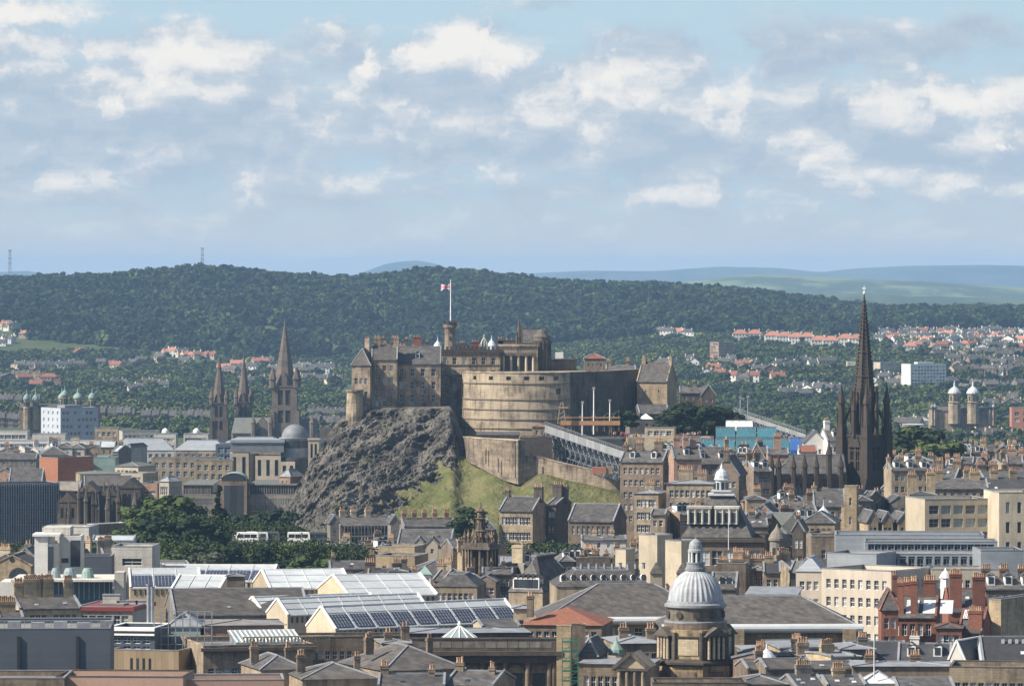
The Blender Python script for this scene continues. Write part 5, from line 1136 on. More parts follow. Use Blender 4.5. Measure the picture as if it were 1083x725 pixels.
# castle trees
for i, (px, Y, yb, h, w_, k) in enumerate([(712, 1690, 460, 8, 1.3, 'leaf_dark'), (722, 1680, 461, 9.5, 1.3, 'leaf_mid'), (733, 1685, 461, 10.5, 1.4, 'leaf_dark'), (745, 1680, 460, 9.5, 1.3, 'leaf_dark'), (757, 1690, 459, 10, 1.4, 'leaf_mid'), (766, 1690, 457, 8, 1.2, 'leaf_dark'), (660, 1700, 450, 6, 1.4, 'leaf_mid'), (654, 1705, 450, 5.5, 1.4, 'leaf_dark')]):
    tree(k, wx(px, Y), Y, h * 1.15, ('%s tree of the dark clump right of the gate tower' % ORD[i]) if i < 6 else ['right of two bushes above the grandstand', 'left of two bushes above the grandstand'][i - 6], 'trees on the castle esplanade', True, w_ * 1.1, z=wz(yb, Y) - 1)

# ---------------- the town, far to near; each line is one building ----------------
def strip_windows(r, x0, x1, y, zs, h, mat='glass_dark', name='window_strip', rz=0):
    for z in zs: MB().box(x0, x1, -.06, .04, z, z + h).obj(name, mat, r, (0, y, 0), rz)
# -- left, beyond the gardens --
stone('blue_grey_wall', (.42, .46, .50), .15, brick=None)
B('office_block', 'white and blue-grey office block with rows of windows below the green domes', 40, 102, 2450, 431.5, 428, 20, 33, 'blue_grey_wall', 'flat', 'lead', (4, 9, 1.5, 1.6, .8, 3.3), (4, 4, 1.5, 1.6, .8, 3.3), cat='office block')
B('office_block', 'low white office with strip windows at the far left, below the terraces', -20, 29, 2380, 456, None, 14, 0, 'white_render', 'flat', 'pale_roof', (1, 6, 3.2, 1.8, .9, 3.4), cat='office block')
B('office_block', 'low pale shed roofed block left of the blue-grey office foot', 34, 69, 2350, 459, None, 14, 0, 'pale_concrete', 'flat', 'pale_roof', None, cat='office block')
B('office_block', 'cream block with orange stone top right of the blue-grey office', 100, 125, 2400, 453, None, 14, 0, 'honey_stone', 'flat', 'flat_felt', (2, 4, 1.6, 2.0, .8, 3.6), cat='office block')
B('office_block', 'grey-white modern office with a barrel roof left of the twin spires', 123, 168, 2330, 456, None, 16, 10, 'pale_concrete', 'flat', 'zinc', (2, 8, 1.4, 1.6, .9, 3.3), cat='office block')
B('office_block', 'grey metal-roofed office with small white dome beside the twin spires', 163, 186, 2300, 459, 457, 14, 0, 'pale_concrete', 'flat', 'zinc', (2, 5, 1.6, 1.4, .9, 3.3), cat='office block')
B('office_block', 'grey stepped office with small white dome left of the leftmost spire foot', 194, 220, 2280, 459, 457, 14, 0, 'pale_concrete', 'flat', 'zinc', (2, 4, 2.4, 1.6, .9, 3.3), cat='office block')
for px, Y, lab in ((174.5, 2300, 'left'), (207.5, 2280, 'right')):
    r = thing('roof_dome', 'small bright white dome on the office roofs, %s one of the pair' % lab, 'roof dome', (wx(px, Y), Y + 2, wz(457.5, Y))); MB().lathe([(1.6, 0), (1.5, .9), (1.0, 1.7), (.15, 2.1)], 14).obj('dome', 'white_paint', r)
B('office_block', 'long white banded office with strip windows across the far left', -10, 66, 2250, 466, None, 14, 6, 'white_render', 'flat', 'pale_roof', (2, 14, 2.0, 1.5, .7, 2.9), glass='glass_blue', cat='office block')
B('office_block', 'long pale banded office with square windows right of the white banded one', 66, 126, 2220, 466.5, None, 14, -6, 'pale_concrete', 'flat', 'pale_roof', (2, 11, 1.8, 1.4, .9, 3.0), cat='office block')
B('office_block', 'grey metal-clad office with sloping roof and dark blue glazed centre', 118, 184, 2180, 476, 463, 16, 4, 'pale_concrete', 'mansard', 'zinc', (2, 9, 1.6, 1.6, .8, 3.2), glass='glass_blue', curb=5, cat='office block')
B('office_block', 'grey-roofed office with projecting flat canopies left of the cream colonnade', 184, 243, 2140, 476, 465, 16, -4, 'buff_stone', 'mansard', 'zinc', (2, 7, 1.6, 1.6, .8, 3.2), glass='glass_blue', curb=5, cat='office block')
B('office_block', 'dark blue glazed stair block beside the cream colonnade', 228, 246, 2090, 470, None, 10, 0, 'blue_grey', 'flat', 'lead', (4, 2, 2.2, 2.2, .6, 3.2), glass='glass_blue', cat='office block')
B('office_block', 'low grey roofed block in the gap below the cathedral nave', 238, 300, 2230, 468, 462, 18, 0, 'buff_stone', 'mansard', 'zinc', None, curb=5)
def conference():
    Y = 2060; s = Site(300, Y, 520); s.z = 60; r = thing('domed_hall', 'round grey-domed hall with dark glazed drum and cream tall-windowed base', 'hall', (s.x, Y, 60))
    for px0, px1, yt in ((243, 263, 479), (270, 297, 482), (297, 312, 488)):
        m_ = MB(); x0, x1 = s.X(px0), s.X(px1); n_ = max(2, int((px1 - px0) / 7)); st_w = (x1 - x0) / n_; rc = [(st_w * (k + .5) - .7, st_w * (k + .5) + .7, s.Z(503), s.Z(yt + 4)) for k in range(n_)]
        holed_wall(m_, (x0, 0), (1, 0), (0, -1), x1 - x0, 0, s.Z(yt), rc, .5); m_.box(x0, x1, .5, 12, 0, s.Z(yt)); m_.obj('wall', 'cream_render', r)
        for a, b, c, d in rc: MB().box(x0 + a, x0 + b, .35, .48, c, d).obj('window', 'glass_dark', r)
    for k in range(5): MB().lathe([(.55, 0), (.5, s.Z(480))], 10, s.X(264 + k * 2.0), 2 + k).obj('column', 'cream_render', r)
    MB().box(s.X(244), s.X(300), 1, 16, s.Z(478), s.Z(468)).obj('upper_storey', 'dull_lead', r); MB().box(s.X(243), s.X(301), .5, 16.5, s.Z(468), s.Z(465)).obj('flat_roof', 'zinc', r)
    cx_, cy_ = s.X(311), 9; rr = 15.5 * Y / F
    MB().lathe([(rr * 1.25, 0), (rr * 1.25, s.Z(487)), (rr * 1.3, s.Z(486.5)), (rr * 1.3, s.Z(484))], 32, cx_, cy_).obj('lower_drum', 'dark_slate', r)
    MB().lathe([(rr * .98, s.Z(484)), (rr * .98, s.Z(465)), (rr * 1.08, s.Z(464)), (rr * 1.08, s.Z(463))], 32, cx_, cy_).obj('drum', 'zinc', r)
    for k in range(22): a = R(-170 + k * 7.6); MB().cbox(0, 0, s.Z(474), 1.1, .12, 3.0).obj('window', 'glass_dark', r, (cx_ + rr * .99 * math.cos(a), cy_ + rr * .99 * math.sin(a), 0), a + R(90))
    d = MB(); d.lathe([(rr * .92 * math.cos(t_ * math.pi / 16), s.Z(463) + (s.Z(449) - s.Z(463)) * math.sin(t_ * math.pi / 16)) for t_ in range(8)] + [(.1, s.Z(449))], 32, cx_, cy_); d.obj('dome', 'dull_lead', r, smooth=True)
    t2 = MB(); x0, x1 = s.X(326), s.X(337.5); w_ = x1 - x0; rc = [(w_ * .22, w_ * .42, s.Z(484), s.Z(469)), (w_ * .6, w_ * .8, s.Z(484), s.Z(469)), (w_ * .22, w_ * .42, s.Z(500), s.Z(490)), (w_ * .6, w_ * .8, s.Z(500), s.Z(490))]
    holed_wall(t2, (x0, -1), (1, 0), (0, -1), w_, 0, s.Z(465), rc, .8); t2.box(x0, x1, -.2, w_ - 1, 0, s.Z(465) - .1); t2.box(x0 - .3, x1 + .3, -1.3, w_ - .7, s.Z(465), s.Z(463.5)); t2.obj('campanile', 'cream_render', r)
    for a, b, c, d_ in rc: MB().box(x0 + a, x0 + b, -.35, -.22, c, d_).obj('window', 'glass_dark', r)
conference()
B('office_block', 'dark blue-grey block just right of the cream campanile', 338, 352, 2120, 465, None, 12, 0, 'blue_grey', 'flat', 'lead', (2, 3, 1.6, 2.0, .8, 3))
# -- left, middle distance --
B('slate_range', 'long low grey range with a row of small dormers at the left edge', -15, 38, 2030, 485, 479, 14, 0, 'grey_stone', 'gx', 'slate', (1, 10, .9, 1.3, .3, 2.6))
B('slate_range', 'brown-roofed hall behind the orange brick cube', 38, 72, 2060, 481, 471.5, 16, 8, 'buff_stone', 'hip', 'brown_slate')
B('brick_cube', 'large orange brick box building with white flat roof, dark on its right side', 41, 95, 1880, 484, None, 20, -36, 'orange_brick', 'flat', 'pale_roof', None)
B('copper_block', 'pale green copper-clad block right of the orange brick box', 94, 122, 1900, 484, 481.5, 14, 0, 'copper_green', 'flat', 'copper_green', None)
B('cream_hall', 'cream stone hall with grey hipped roof right of the green copper block', 121, 162, 1870, 493, 488, 16, -20, 'cream_render', 'hip', 'green_slate', (1, 5, 1.2, 2.2, .8, 3.6))
B('office_block', 'buff stone office front with blue glazed bays below the grey metal roofs', 160, 232, 2000, 484.5, None, 14, 0, 'buff_stone', 'flat', 'flat_felt', (2, 9, 1.5, 2.0, 1, 3.4), glass='glass_blue')
B('office_block', 'brown stone office wing with dark windows left of the columns', 205, 246, 1960, 487, None, 12, 0, 'honey_stone', 'flat', 'zinc', (2, 5, 1.5, 2.0, 1, 3.4), glass='glass_blue')
B('gable_house', 'small pinkish gabled house at the left edge above the dark office block', -8, 16, 1800, 502, 495, 12, 0, 'pink_stone', 'gy', 'slate', (1, 2, 1, 1.5, .8))
B('slate_hall', 'steep dark slate roof left of the orange brick box', 9, 44, 1790, 511, 495.5, 16, 0, 'grey_stone', 'gx', 'slate')
B('curved_roof_block', 'long pale green curved-roofed block with glass end behind the black church', 76, 130, 1760, 501, 497.5, 16, 10, 'buff_stone', 'mansard', 'green_slate', (1, 8, 1.6, 2.6, .6, 3.2), glass='glass_blue', curb=6)
B('cream_block', 'cream stone block with seven tall dark windows right of the curved roof', 127, 165, 1750, 500.5, None, 12, -22, 'cream_render', 'flat', 'green_slate', (1, 6, 1.0, 2.6, .8, 3.6), (1, 4, 1.0, 2.6, .8, 3.6))
B('pink_block', 'pink and cream sandstone block with square windows above the trees', 148, 176, 1650, 511, None, 14, -12, 'pink_stone', 'flat', 'flat_felt', (4, 3, 2.0, 2.0, 1.4, 4.4))
r = B('pink_turret', 'octagonal pink stone corner pavilion with shallow grey roof and tall windows', 168, 191, 1640, 509, 503.5, 7.5, -30, 'rosy_render', 'hip', 'lead', (2, 4, .7, 2.6, .6, 5), (2, 4, .7, 2.6, .6, 5))
def roof_fins(r, x0, x1, y, z0, z1, n, mat, name='fin', w=.25):
    for k in range(n): MB().box(-w / 2, w / 2, -.12, .12, z0, z1).obj(name, mat, r, (x0 + (x1 - x0) * (k + .5) / n, y, 0))
def government():
    for px0, px1, lab, yy in ((188, 234, 'left wing of the long stone government building with dark clerestory', -4), (258, 322, 'right wing of the long stone government building with green-grey roof', -4)):
        r = B('government_building', lab, px0, px1, 1752, 523, None, 18, -6, 'grey_stone', 'flat', 'flat_felt', (1, int((px1 - px0) / 3), .5, 2.2, .8, 3.2), panes=False)
        Wd, D, ze, zr = dims[r.name]; MB().box(-Wd / 2 + 1.5, Wd / 2 - 1.5, -D / 2 + 2.5, D / 2 - 1, ze, ze + 3.4).obj('clerestory', 'glass_dark', r); roof_fins(r, -Wd / 2 + 2, Wd / 2 - 2, -D / 2 + 2.4, ze, ze + 3.2, 18, 'grey_stone', 'mullion')
        q = MB(); q.slab([(-Wd / 2 + 1, -D / 2 + 1.8, ze + 3.5), (Wd / 2 - 1, -D / 2 + 1.8, ze + 3.5), (Wd / 2 - 1.5, D / 2, ze + 4.4), (-Wd / 2 + 1.5, D / 2, ze + 4.4)], .35); q.obj('roof', 'green_slate', r)
        for k in range(int(Wd / 5)): MB().cbox(0, 0, 0, 1.1, 1.0, ze - 3.4).obj('column', 'grey_stone', r, (-Wd / 2 + 2.2 + k * 4.8, -D / 2 - .9, 0))
    Y = 1746; s = Site(246, Y, 560); r = thing('government_pavilion', 'central pavilion of the stone government building with green barrel vault roof', 'pavilion', s.loc())
    MB().box(s.X(233), s.X(261), 0, 14, 0, s.Z(508)).obj('wall', 'brown_stone', r); v = MB(); rr = (s.X(259) - s.X(233)) / 2
    v.lathe([(rr, 0), (rr, 14)], 24); v.v = [(x, z, max(0, y) * .62) for x, y, z in v.v]; v.obj('barrel_vault', 'copper_green', r, ((s.X(233) + s.X(261)) / 2, 0, s.Z(508)))
    g = MB(); g.add([(rr * .92 * math.cos(R(k * 15)), 0, rr * .56 * math.sin(R(k * 15))) for k in range(13)], [tuple(range(13))]); g.obj('fan_window', 'glass_dark', r, ((s.X(233) + s.X(261)) / 2, -.08, s.Z(508)))
    for k in range(3): MB().box(-1, 1, -.1, .05, s.Z(545), s.Z(513)).obj('tall_window', 'glass_dark', r, (s.X(240 + 7 * k), 0, 0))
    B('government_pavilion', 'pink stone end pavilion with pyramid roof beside the castle rock', 295, 320, 1757, 504, 495.5, 9, -28, 'pink_stone', 'hip', 'lead', (1, 2, .8, 3.0, 1.0, 4), zb=wz(524, 1757))
government()
def kirk():
    Y = 1565; s = Site(105, Y, 560); s.z = 75; r = thing('gothic_church', 'soot-black gothic church bristling with dark pinnacles left of the gardens', 'church', (s.x, Y, 75))
    stone('kirk_stone', (.075, .066, .055), .7, .3, dark=(.16, .14, .12))
    segs = [(60, 82, 531, 2, 'castle_dark'), (82, 104, 520, 0, 'kirk_stone'), (104, 126, 524, 1.5, 'kirk_stone'), (126, 149, 516, 0, 'kirk_stone')]
    for a, b, y, dy, m_ in segs:
        mb = MB(); x0, x1 = s.X(a), s.X(b); w_ = x1 - x0; rc = [(w_ * f_, w_ * f_ + .9, s.Z(548), s.Z(y + 6)) for f_ in (.16, .42, .68)]; holed_wall(mb, (x0, dy), (1, 0), (0, -1), w_, 0, s.Z(y), rc, .5); mb.box(x0, x1, dy + .5, 16, 0, s.Z(y)); mb.obj('wall', m_, r)
        for c, d, e, f_ in rc: MB().box(x0 + c, x0 + d, dy + .3, dy + .45, e, f_).obj('lancet_window', 'glass_dark', r)
        g = MB(); g.add([(x0, dy - .2, s.Z(y)), (x1, dy - .2, s.Z(y)), ((x0 + x1) / 2, dy - .2, s.Z(y - 10)), (x0, 16, s.Z(y)), (x1, 16, s.Z(y)), ((x0 + x1) / 2, 16, s.Z(y - 10))], [(0, 1, 2), (1, 4, 5, 2), (3, 0, 2, 5)]); g.obj('gable', m_ if a != 82 else 'castle_dark', r)
    pr_ = random.Random(3)
    for k in range(30):
        px = 62 + 87 * k / 29 + pr_.uniform(-.8, .8); top = 513 + pr_.uniform(-4, 9) + (8 if px < 82 else 0); w_ = pr_.uniform(.45, .8); dy = pr_.choice([-.8, -.8, 4, 9]); zt = s.Z(top)
        MB().lathe([(w_, 0), (w_, zt - 5), (w_ * 1.35, zt - 4.8), (w_ * .9, zt - 3.6), (.06, zt)], 6).obj('pinnacle', pr_.choice(['kirk_stone', 'kirk_stone', 'hub_stone']), r, (s.X(px), dy, 0))
    B('church_hall', 'weathered stone hall with pale stained wall left of the black pinnacled church', 58, 84, 1600, 518, 509, 14, 0, 'grey_stone', 'gx', 'grey_stone', (2, 4, .9, 1.8, 3, 4))
    B('church_hall', 'weathered pale grey hall roof rising behind the black pinnacled church', 84, 140, 1640, 513, 503, 16, 6, 'grey_stone', 'gx', 'brown_slate', (1, 8, .9, 1.8, 1, 4))
kirk()
r = B('office_slab', 'dark blue-grey glass office slab with vertical fins at the left edge', -40, 60, 1580, 512, None, 14, 22, 'grey_clad', 'flat', 'lead', (5, 26, .95, 2.0, .9, 3.1), (5, 8, .95, 2.0, .9, 3.1), glass='glass_blue', panes=False, frame='lead')
Wd, D, ze, zr = dims[r.name]; roof_fins(r, -Wd / 2, Wd / 2, -D / 2 - .2, 0, ze, 34, 'zinc')
B('low_white_building', 'long low white flat-roofed building with cabin in front of the black church', 44, 100, 1330, 557.5, None, 14, -6, 'pale_concrete', 'flat', 'pale_roof', None)
B('low_white_building', 'buff and dark flat-roofed building with thin white roof edge below the church', 92, 130, 1360, 554.5, None, 12, -40, 'tan_panel', 'flat', 'pale_roof', (1, 2, .8, 1.2, .9, 3), trim='white_paint')
B('low_white_building', 'small white hut with dark window among the left trees', 98, 142, 1290, 570, 566, 8, 0, 'white_render', 'gx', 'pale_roof', (1, 4, .8, 1.0, .5, 2))
# -- houses under the rock --
def galleried():
    r = B('galleried_tenement', 'grey tenement with two long open galleries and slate roof under the rock', 349, 416, 1450, 555.5, 546, 12, 14, 'grey_stone', 'gx', 'slate', None, chim=((.12, .5, 1.6, 1, 1.8, 4), (.33, .5, 1.6, 1, 1.8, 4), (.6, .5, 1.6, 1, 1.8, 4)), chmat='pale_stone')
    Wd, D, ze, zr = dims[r.name]
    for k in range(3):
        z = ze - 3.2 - 3.1 * k; MB().box(-Wd / 2 + 1, Wd / 2 - 1, -D / 2 - 1.6, -D / 2, z, z + .25).obj('gallery_floor', 'lead', r)
        q = MB()
        for i in range(15): q.cbox(-Wd / 2 + 1 + (Wd - 2) * i / 14, -D / 2 - 1.5, z + .2, .18, .18, 2.9)
        q.box(-Wd / 2 + 1, Wd / 2 - 1, -D / 2 - 1.6, -D / 2 - 1.5, z + 1.1, z + 1.2); q.obj('gallery_rail', 'lead', r)
        for i in range(9): MB().cbox(0, 0, 0, 1.1, .1, 2).obj('window', 'glass_dark', r, (-Wd / 2 + 2 + (Wd - 4) * i / 8, -D / 2 - .04, z + .4))
    for px, lab in ((352, 'left'), (416, 'right')):
        B('stair_tower', 'grey stone stair tower with steep gable at the %s end of the galleries' % lab, px - 6, px + 6, 1440, 553, 544, 6, 10, 'grey_stone', 'gy', 'slate', (2, 1, .8, 1.4, 1, 4))
galleried()
B('slate_tenement', 'long slate-roofed tenement with orange chimneys right of the galleries', 420, 482, 1460, 556.5, 548, 12, 10, 'grey_stone', 'gx', 'slate', (2, 9, .9, 1.5, .5, 3), chim=((.05, .5, 1.4, 1, 1.6, 4), (.25, .5, 1.4, 1, 1.6, 4), (.45, .5, 1.4, 1, 1.6, 4), (.65, .5, 1.4, 1, 1.6, 4), (.88, .5, 1.4, 1, 1.6, 4)), chmat='pink_stone')
B('turret_house', 'small pyramid-roofed grey turret house left of the dark crown spire', 482, 499, 1440, 561, 549.5, 7, 10, 'grey_stone', 'hip', 'slate', (2, 2, .8, 1.4, .6, 3))
B('turret_house', 'pyramid-roofed grey turret house right of the dark crown spire', 506, 524, 1445, 560, 548.5, 7, 10, 'grey_stone', 'hip', 'slate', (2, 2, .8, 1.4, .6, 3))
B('harled_house', 'cream gabled house with slate roof in front of the slate tenement', 420, 482, 1330, 576, 559.5, 13, -6, 'cream_render', 'gx', 'slate', (1, 6, .8, 1.2, .5, 2.8), (2, 2, .8, 1.2, 1, 3))
for i, px in enumerate((443, 457)): B('cream_gable', 'small cream gable projecting from the cream house, %s of the two' % ['left', 'right'][i], px - 6, px + 6, 1318, 576, 567.5, 9, 0, 'cream_render', 'gy', 'slate', (1, 1, .8, 1.2, .6))
r = B('school', 'pinkish stone school with tall sash windows and slate roof below the turf', 528, 580, 1400, 540, 525, 14, -18, 'buff_stone', 'gx', 'slate', (3, 8, 1.0, 2.1, .8, 4.2), (3, 2, .9, 1.8, 1, 4.2), chim=((.02, .5, 1.2, 1.2, 1.6, 3), (.95, .5, 2.4, 1.4, 2.6, 4), (.75, .9, 1.4, 1.4, 2.0, 3)), chmat='sooty_stone')
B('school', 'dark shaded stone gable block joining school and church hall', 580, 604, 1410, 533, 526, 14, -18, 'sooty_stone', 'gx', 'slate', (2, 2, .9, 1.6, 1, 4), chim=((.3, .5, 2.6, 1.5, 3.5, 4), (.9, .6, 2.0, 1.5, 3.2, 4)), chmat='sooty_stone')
B('church_hall', 'long slate-roofed church hall with lean-to wing and brown stone wall', 601, 664, 1385, 551, 532.5, 16, -14, 'brown_stone', 'gx', 'slate', (1, 8, .8, 2.2, .8, 3.4))
B('low_cottage', 'small white-walled cottage with dark window in front of the church hall', 615, 662, 1300, 570, 566, 9, 0, 'white_render', 'gx', 'slate', (1, 4, .8, 1.3, .4, 2.2), chim=((.3, .5, 1, 1, 1.2, 2), (.7, .5, 1, 1, 1.2, 2)), chmat='pale_stone')
# -- Castlehill and the High Street tenements --
B('tenement', 'tall weathered buff tenement with stepped gable at its left, behind the others', 656, 712, 1440, 488, 476, 14, -12, 'brown_stone', 'gx', 'slate', (5, 7, 1.0, 1.7, 1, 3.4), (5, 2, .9, 1.6, 1.4, 3.4), chim=((.03, .5, 1.2, 2.4, 1.4, 4), (.35, .5, 2.0, 1.2, 2.0, 4), (.8, .5, 2.4, 1.2, 2.4, 5)), dorm=2)
B('tenement', 'reddish tenement with crow-stepped gables and clustered chimneys behind the front tenement', 708, 742, 1430, 485, 472, 12, 6, 'pink_stone', 'gx', 'brown_slate', (5, 4, 1.0, 1.7, 1, 3.4), chim=((.2, .5, 1.8, 1.2, 2.4, 4), (.5, .4, 1.4, 1.4, 3.2, 3), (.8, .5, 1.8, 1.2, 2.0, 4)), dorm=1)
B('tenement', 'five-storey buff tenement with rows of white sash windows, lower left part', 671, 708, 1330, 521.5, 517, 12, -14, 'buff_stone', 'hip', 'lead', (5, 5, 1.0, 1.9, 1, 3.3), chim=((.45, .5, 2.6, 1.2, 1.6, 5),))
B('tenement', 'five-storey buff tenement with rows of white sash windows, taller right part', 705, 763, 1325, 511.5, 507, 12, -10, 'buff_stone', 'hip', 'lead', (6, 8, 1.0, 1.9, 1, 3.3), chim=((.35, .5, 3.8, 1.4, 2.6, 7), (.7, .5, 2.6, 1.2, 1.6, 4)))
B('tenement', 'steep brown-roofed tenement gable below the teal seating blocks', 727, 775, 1470, 490, 473, 14, 8, 'brown_stone', 'gx', 'brown_slate', (3, 6, 1, 1.6, .8, 3.3), chim=((.05, .5, 1, 1.6, 1.6, 3), (.95, .5, 1.2, 1.6, 2.2, 4)), dorm=2)
B('tenement', 'large dark brown gable facing the camera below the teal seating', 756, 792, 1400, 503, 481, 16, -10, 'brown_stone', 'gy', 'brown_slate', (3, 4, 1, 1.6, .8, 3.3), (2, 4, 1, 1.6, .8, 3.3), chim=((.5, .02, 1.6, 1.2, 1.6, 3),))
B('tenement', 'jumbled brown tenement with orange gutter line right of the dark gable', 786, 816, 1420, 498, 487, 12, 14, 'brown_stone', 'gx', 'brown_slate', (3, 4, 1, 1.6, .8, 3.3), chim=((.1, .5, 1.6, 1.1, 2.0, 4), (.6, .6, 1.8, 1.1, 2.6, 4)), dorm=2)
B('tower_house', 'pinkish round-cornered stone house with conical slope and white window', 790, 812, 1430, 491, 468, 9, 0, 'pink_stone', 'hip', 'brown_slate', (3, 2, .9, 1.5, 1, 3.5))
B('tower_house', 'tall pink chimney house left of the nave pinnacles', 812, 834, 1500, 480, 474, 9, 0, 'pink_stone', 'gx', 'slate', (3, 3, .9, 1.5, 1, 3.5), chim=((.5, .5, 2.2, 1.2, 3.6, 5),))
B('white_house', 'white harled house with steep gable and red-tiled wing behind the nave', 851, 874, 1530, 468, 455, 12, 0, 'white_render', 'gy', 'brown_slate', (2, 2, .8, 1.4, 1, 3.4), chim=((.9, .5, 1.4, 1.4, 1.8, 3),), zb=86)
B('white_house', 'white harled house with half-timbered gable just left of the dark tower', 868, 895, 1525, 466, 453, 12, 10, 'white_render', 'gx', 'brown_slate', (3, 4, .8, 1.5, 1, 3.2), chim=((.2, .5, 1.6, 1.6, 2.2, 3),), zb=86, dorm=1)
B('white_house', 'small white wing with orange tiled roof below the steep white gable', 845, 864, 1515, 477, 471, 8, 0, 'white_render', 'gx', 'clay_tile', (2, 2, .8, 1.3, .6, 3), zb=86)
B('stone_house', 'stone gable with lancet windows and slate roof in front of the nave', 795, 829, 1340, 546, 532, 14, -10, 'pink_stone', 'gy', 'slate', (2, 3, .9, 1.6, 2, 4))
B('stone_house', 'narrow buff tenement with one column of windows left of the green-grey roof', 790, 810, 1345, 528, 523, 12, 0, 'buff_stone', 'hip', 'slate', (4, 2, 1, 1.7, 1, 3.6), chim=((.6, .5, 2.0, 1.2, 1.6, 5),))
B('stone_house', 'dark slate-roofed block between the stone gable and nave', 826, 864, 1350, 541, 529, 14, 6, 'brown_stone', 'gx', 'slate', (2, 5, 1, 1.7, 1, 3.6), chim=((.9, .5, 1.6, 1.2, 2.0, 4), (.3, .5, 1.6, 1.2, 1.6, 4)))
B('stone_house', 'large slate roof with pale stone gable edge in front of the dark tower', 861, 894, 1370, 535, 517, 14, 0, 'buff_stone', 'gx', 'slate', (1, 4, 1, 1.7, .8, 3), chim=((.05, .5, 1.2, 2.0, .8, 3),))
B('assembly_tower', 'square buff stone tower with battlements in front of the black church tower', 893, 909, 1325, 514, None, 4.4, -10, 'honey_stone', 'flat', 'lead', (2, 1, .7, 2.0, 1.6, 5), trim='buff_stone')
B('assembly_tower', 'wider lower stage of the square buff tower, stained dark on the right', 890, 914, 1330, 536, None, 6.5, -16, 'honey_stone', 'flat', 'lead', (1, 2, .8, 2.2, 1.4, 5), trim='buff_stone')
B('stone_house', 'slate-roofed stone wing with dark diagonal gable right of the buff tower', 909, 938, 1380, 530, 519, 14, -24, 'sooty_stone', 'gx', 'slate', (2, 3, 1, 1.7, 1, 3.4))
for i, (a, b, ry_) in enumerate(((913, 928, 539), (928, 944, 540), (944, 964, 541))): B('gabled_row', 'ornate pale stone gable with slate roof, %s from left behind the grey metal building' % ORD[i], a, b, 1230, 552, ry_, 10, 8, 'honey_stone', 'gy', 'slate', (2, 2, .8, 1.4, .6, 2.8))
B('stone_house', 'long dark slate roof with stone dormers right of the black church tower', 938, 986, 1420, 497, 489, 12, 6, 'buff_stone', 'gx', 'slate', (2, 6, 1, 1.7, .6, 3.2), chim=((.02, .5, 1, 1.6, 1.4, 3), (.33, .5, 1.6, 1, 1.6, 4), (.75, .5, 1.6, 1, 1.8, 4)), dorm=3)
B('stone_house', 'slate-roofed block with pointed gable and twin chimneys right of the long dormered roof', 984, 1024, 1400, 506, 494, 13, -16, 'brown_stone', 'gx', 'slate', (2, 5, 1, 1.7, .6, 3.2), chim=((.2, .5, 2.4, 1.6, 1.8, 5), (.9, .5, 2.4, 1.6, 1.6, 5)))
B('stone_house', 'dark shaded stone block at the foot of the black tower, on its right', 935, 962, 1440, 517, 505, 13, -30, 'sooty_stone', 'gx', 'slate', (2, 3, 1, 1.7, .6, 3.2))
B('stone_house', 'brown stone tenement with orange chimney pots near the right edge', 1035, 1090, 1380, 505, 497, 13, 6, 'brown_stone', 'gx', 'slate', (2, 7, 1, 1.7, .6, 3.2), chim=((.05, .5, 2.6, 1.2, 1.4, 6), (.3, .5, 2.6, 1.2, 1.4, 6), (.55, .5, 1.4, 1.2, 1.4, 4)))
B('stone_house', 'dark slate-roofed tenement in front of the orange-potted one', 1018, 1090, 1340, 520, 505, 14, 4, 'grey_stone', 'gx', 'dark_slate', (2, 9, 1, 1.7, .6, 3.2), chim=((.1, .5, 2.6, 1.2, 2.0, 6), (.5, .5, 2.0, 1.2, 1.8, 5), (.8, .5, 2.0, 1.2, 1.8, 5)), chmat='honey_stone')
B('chimney_house', 'short buff house with two tall square chimneys left of the cream modern building', 963, 990, 1300, 523, 519, 10, 0, 'honey_stone', 'hip', 'slate', (1, 3, .9, 1.4, .5, 3), chim=((.12, .5, 2.2, 1.8, 4.2, 4), (.85, .5, 2.2, 1.8, 4.6, 4)))
B('chimney_house', 'slate-roofed house with wide honey chimneys behind the cream modern building', 985, 1045, 1310, 516, 506, 12, 0, 'buff_stone', 'gx', 'slate', (1, 7, .9, 1.4, .5, 3), chim=((.15, .5, 2.6, 1.4, 2.0, 5), (.8, .5, 2.6, 1.6, 1.6, 5)), chmat='honey_stone')

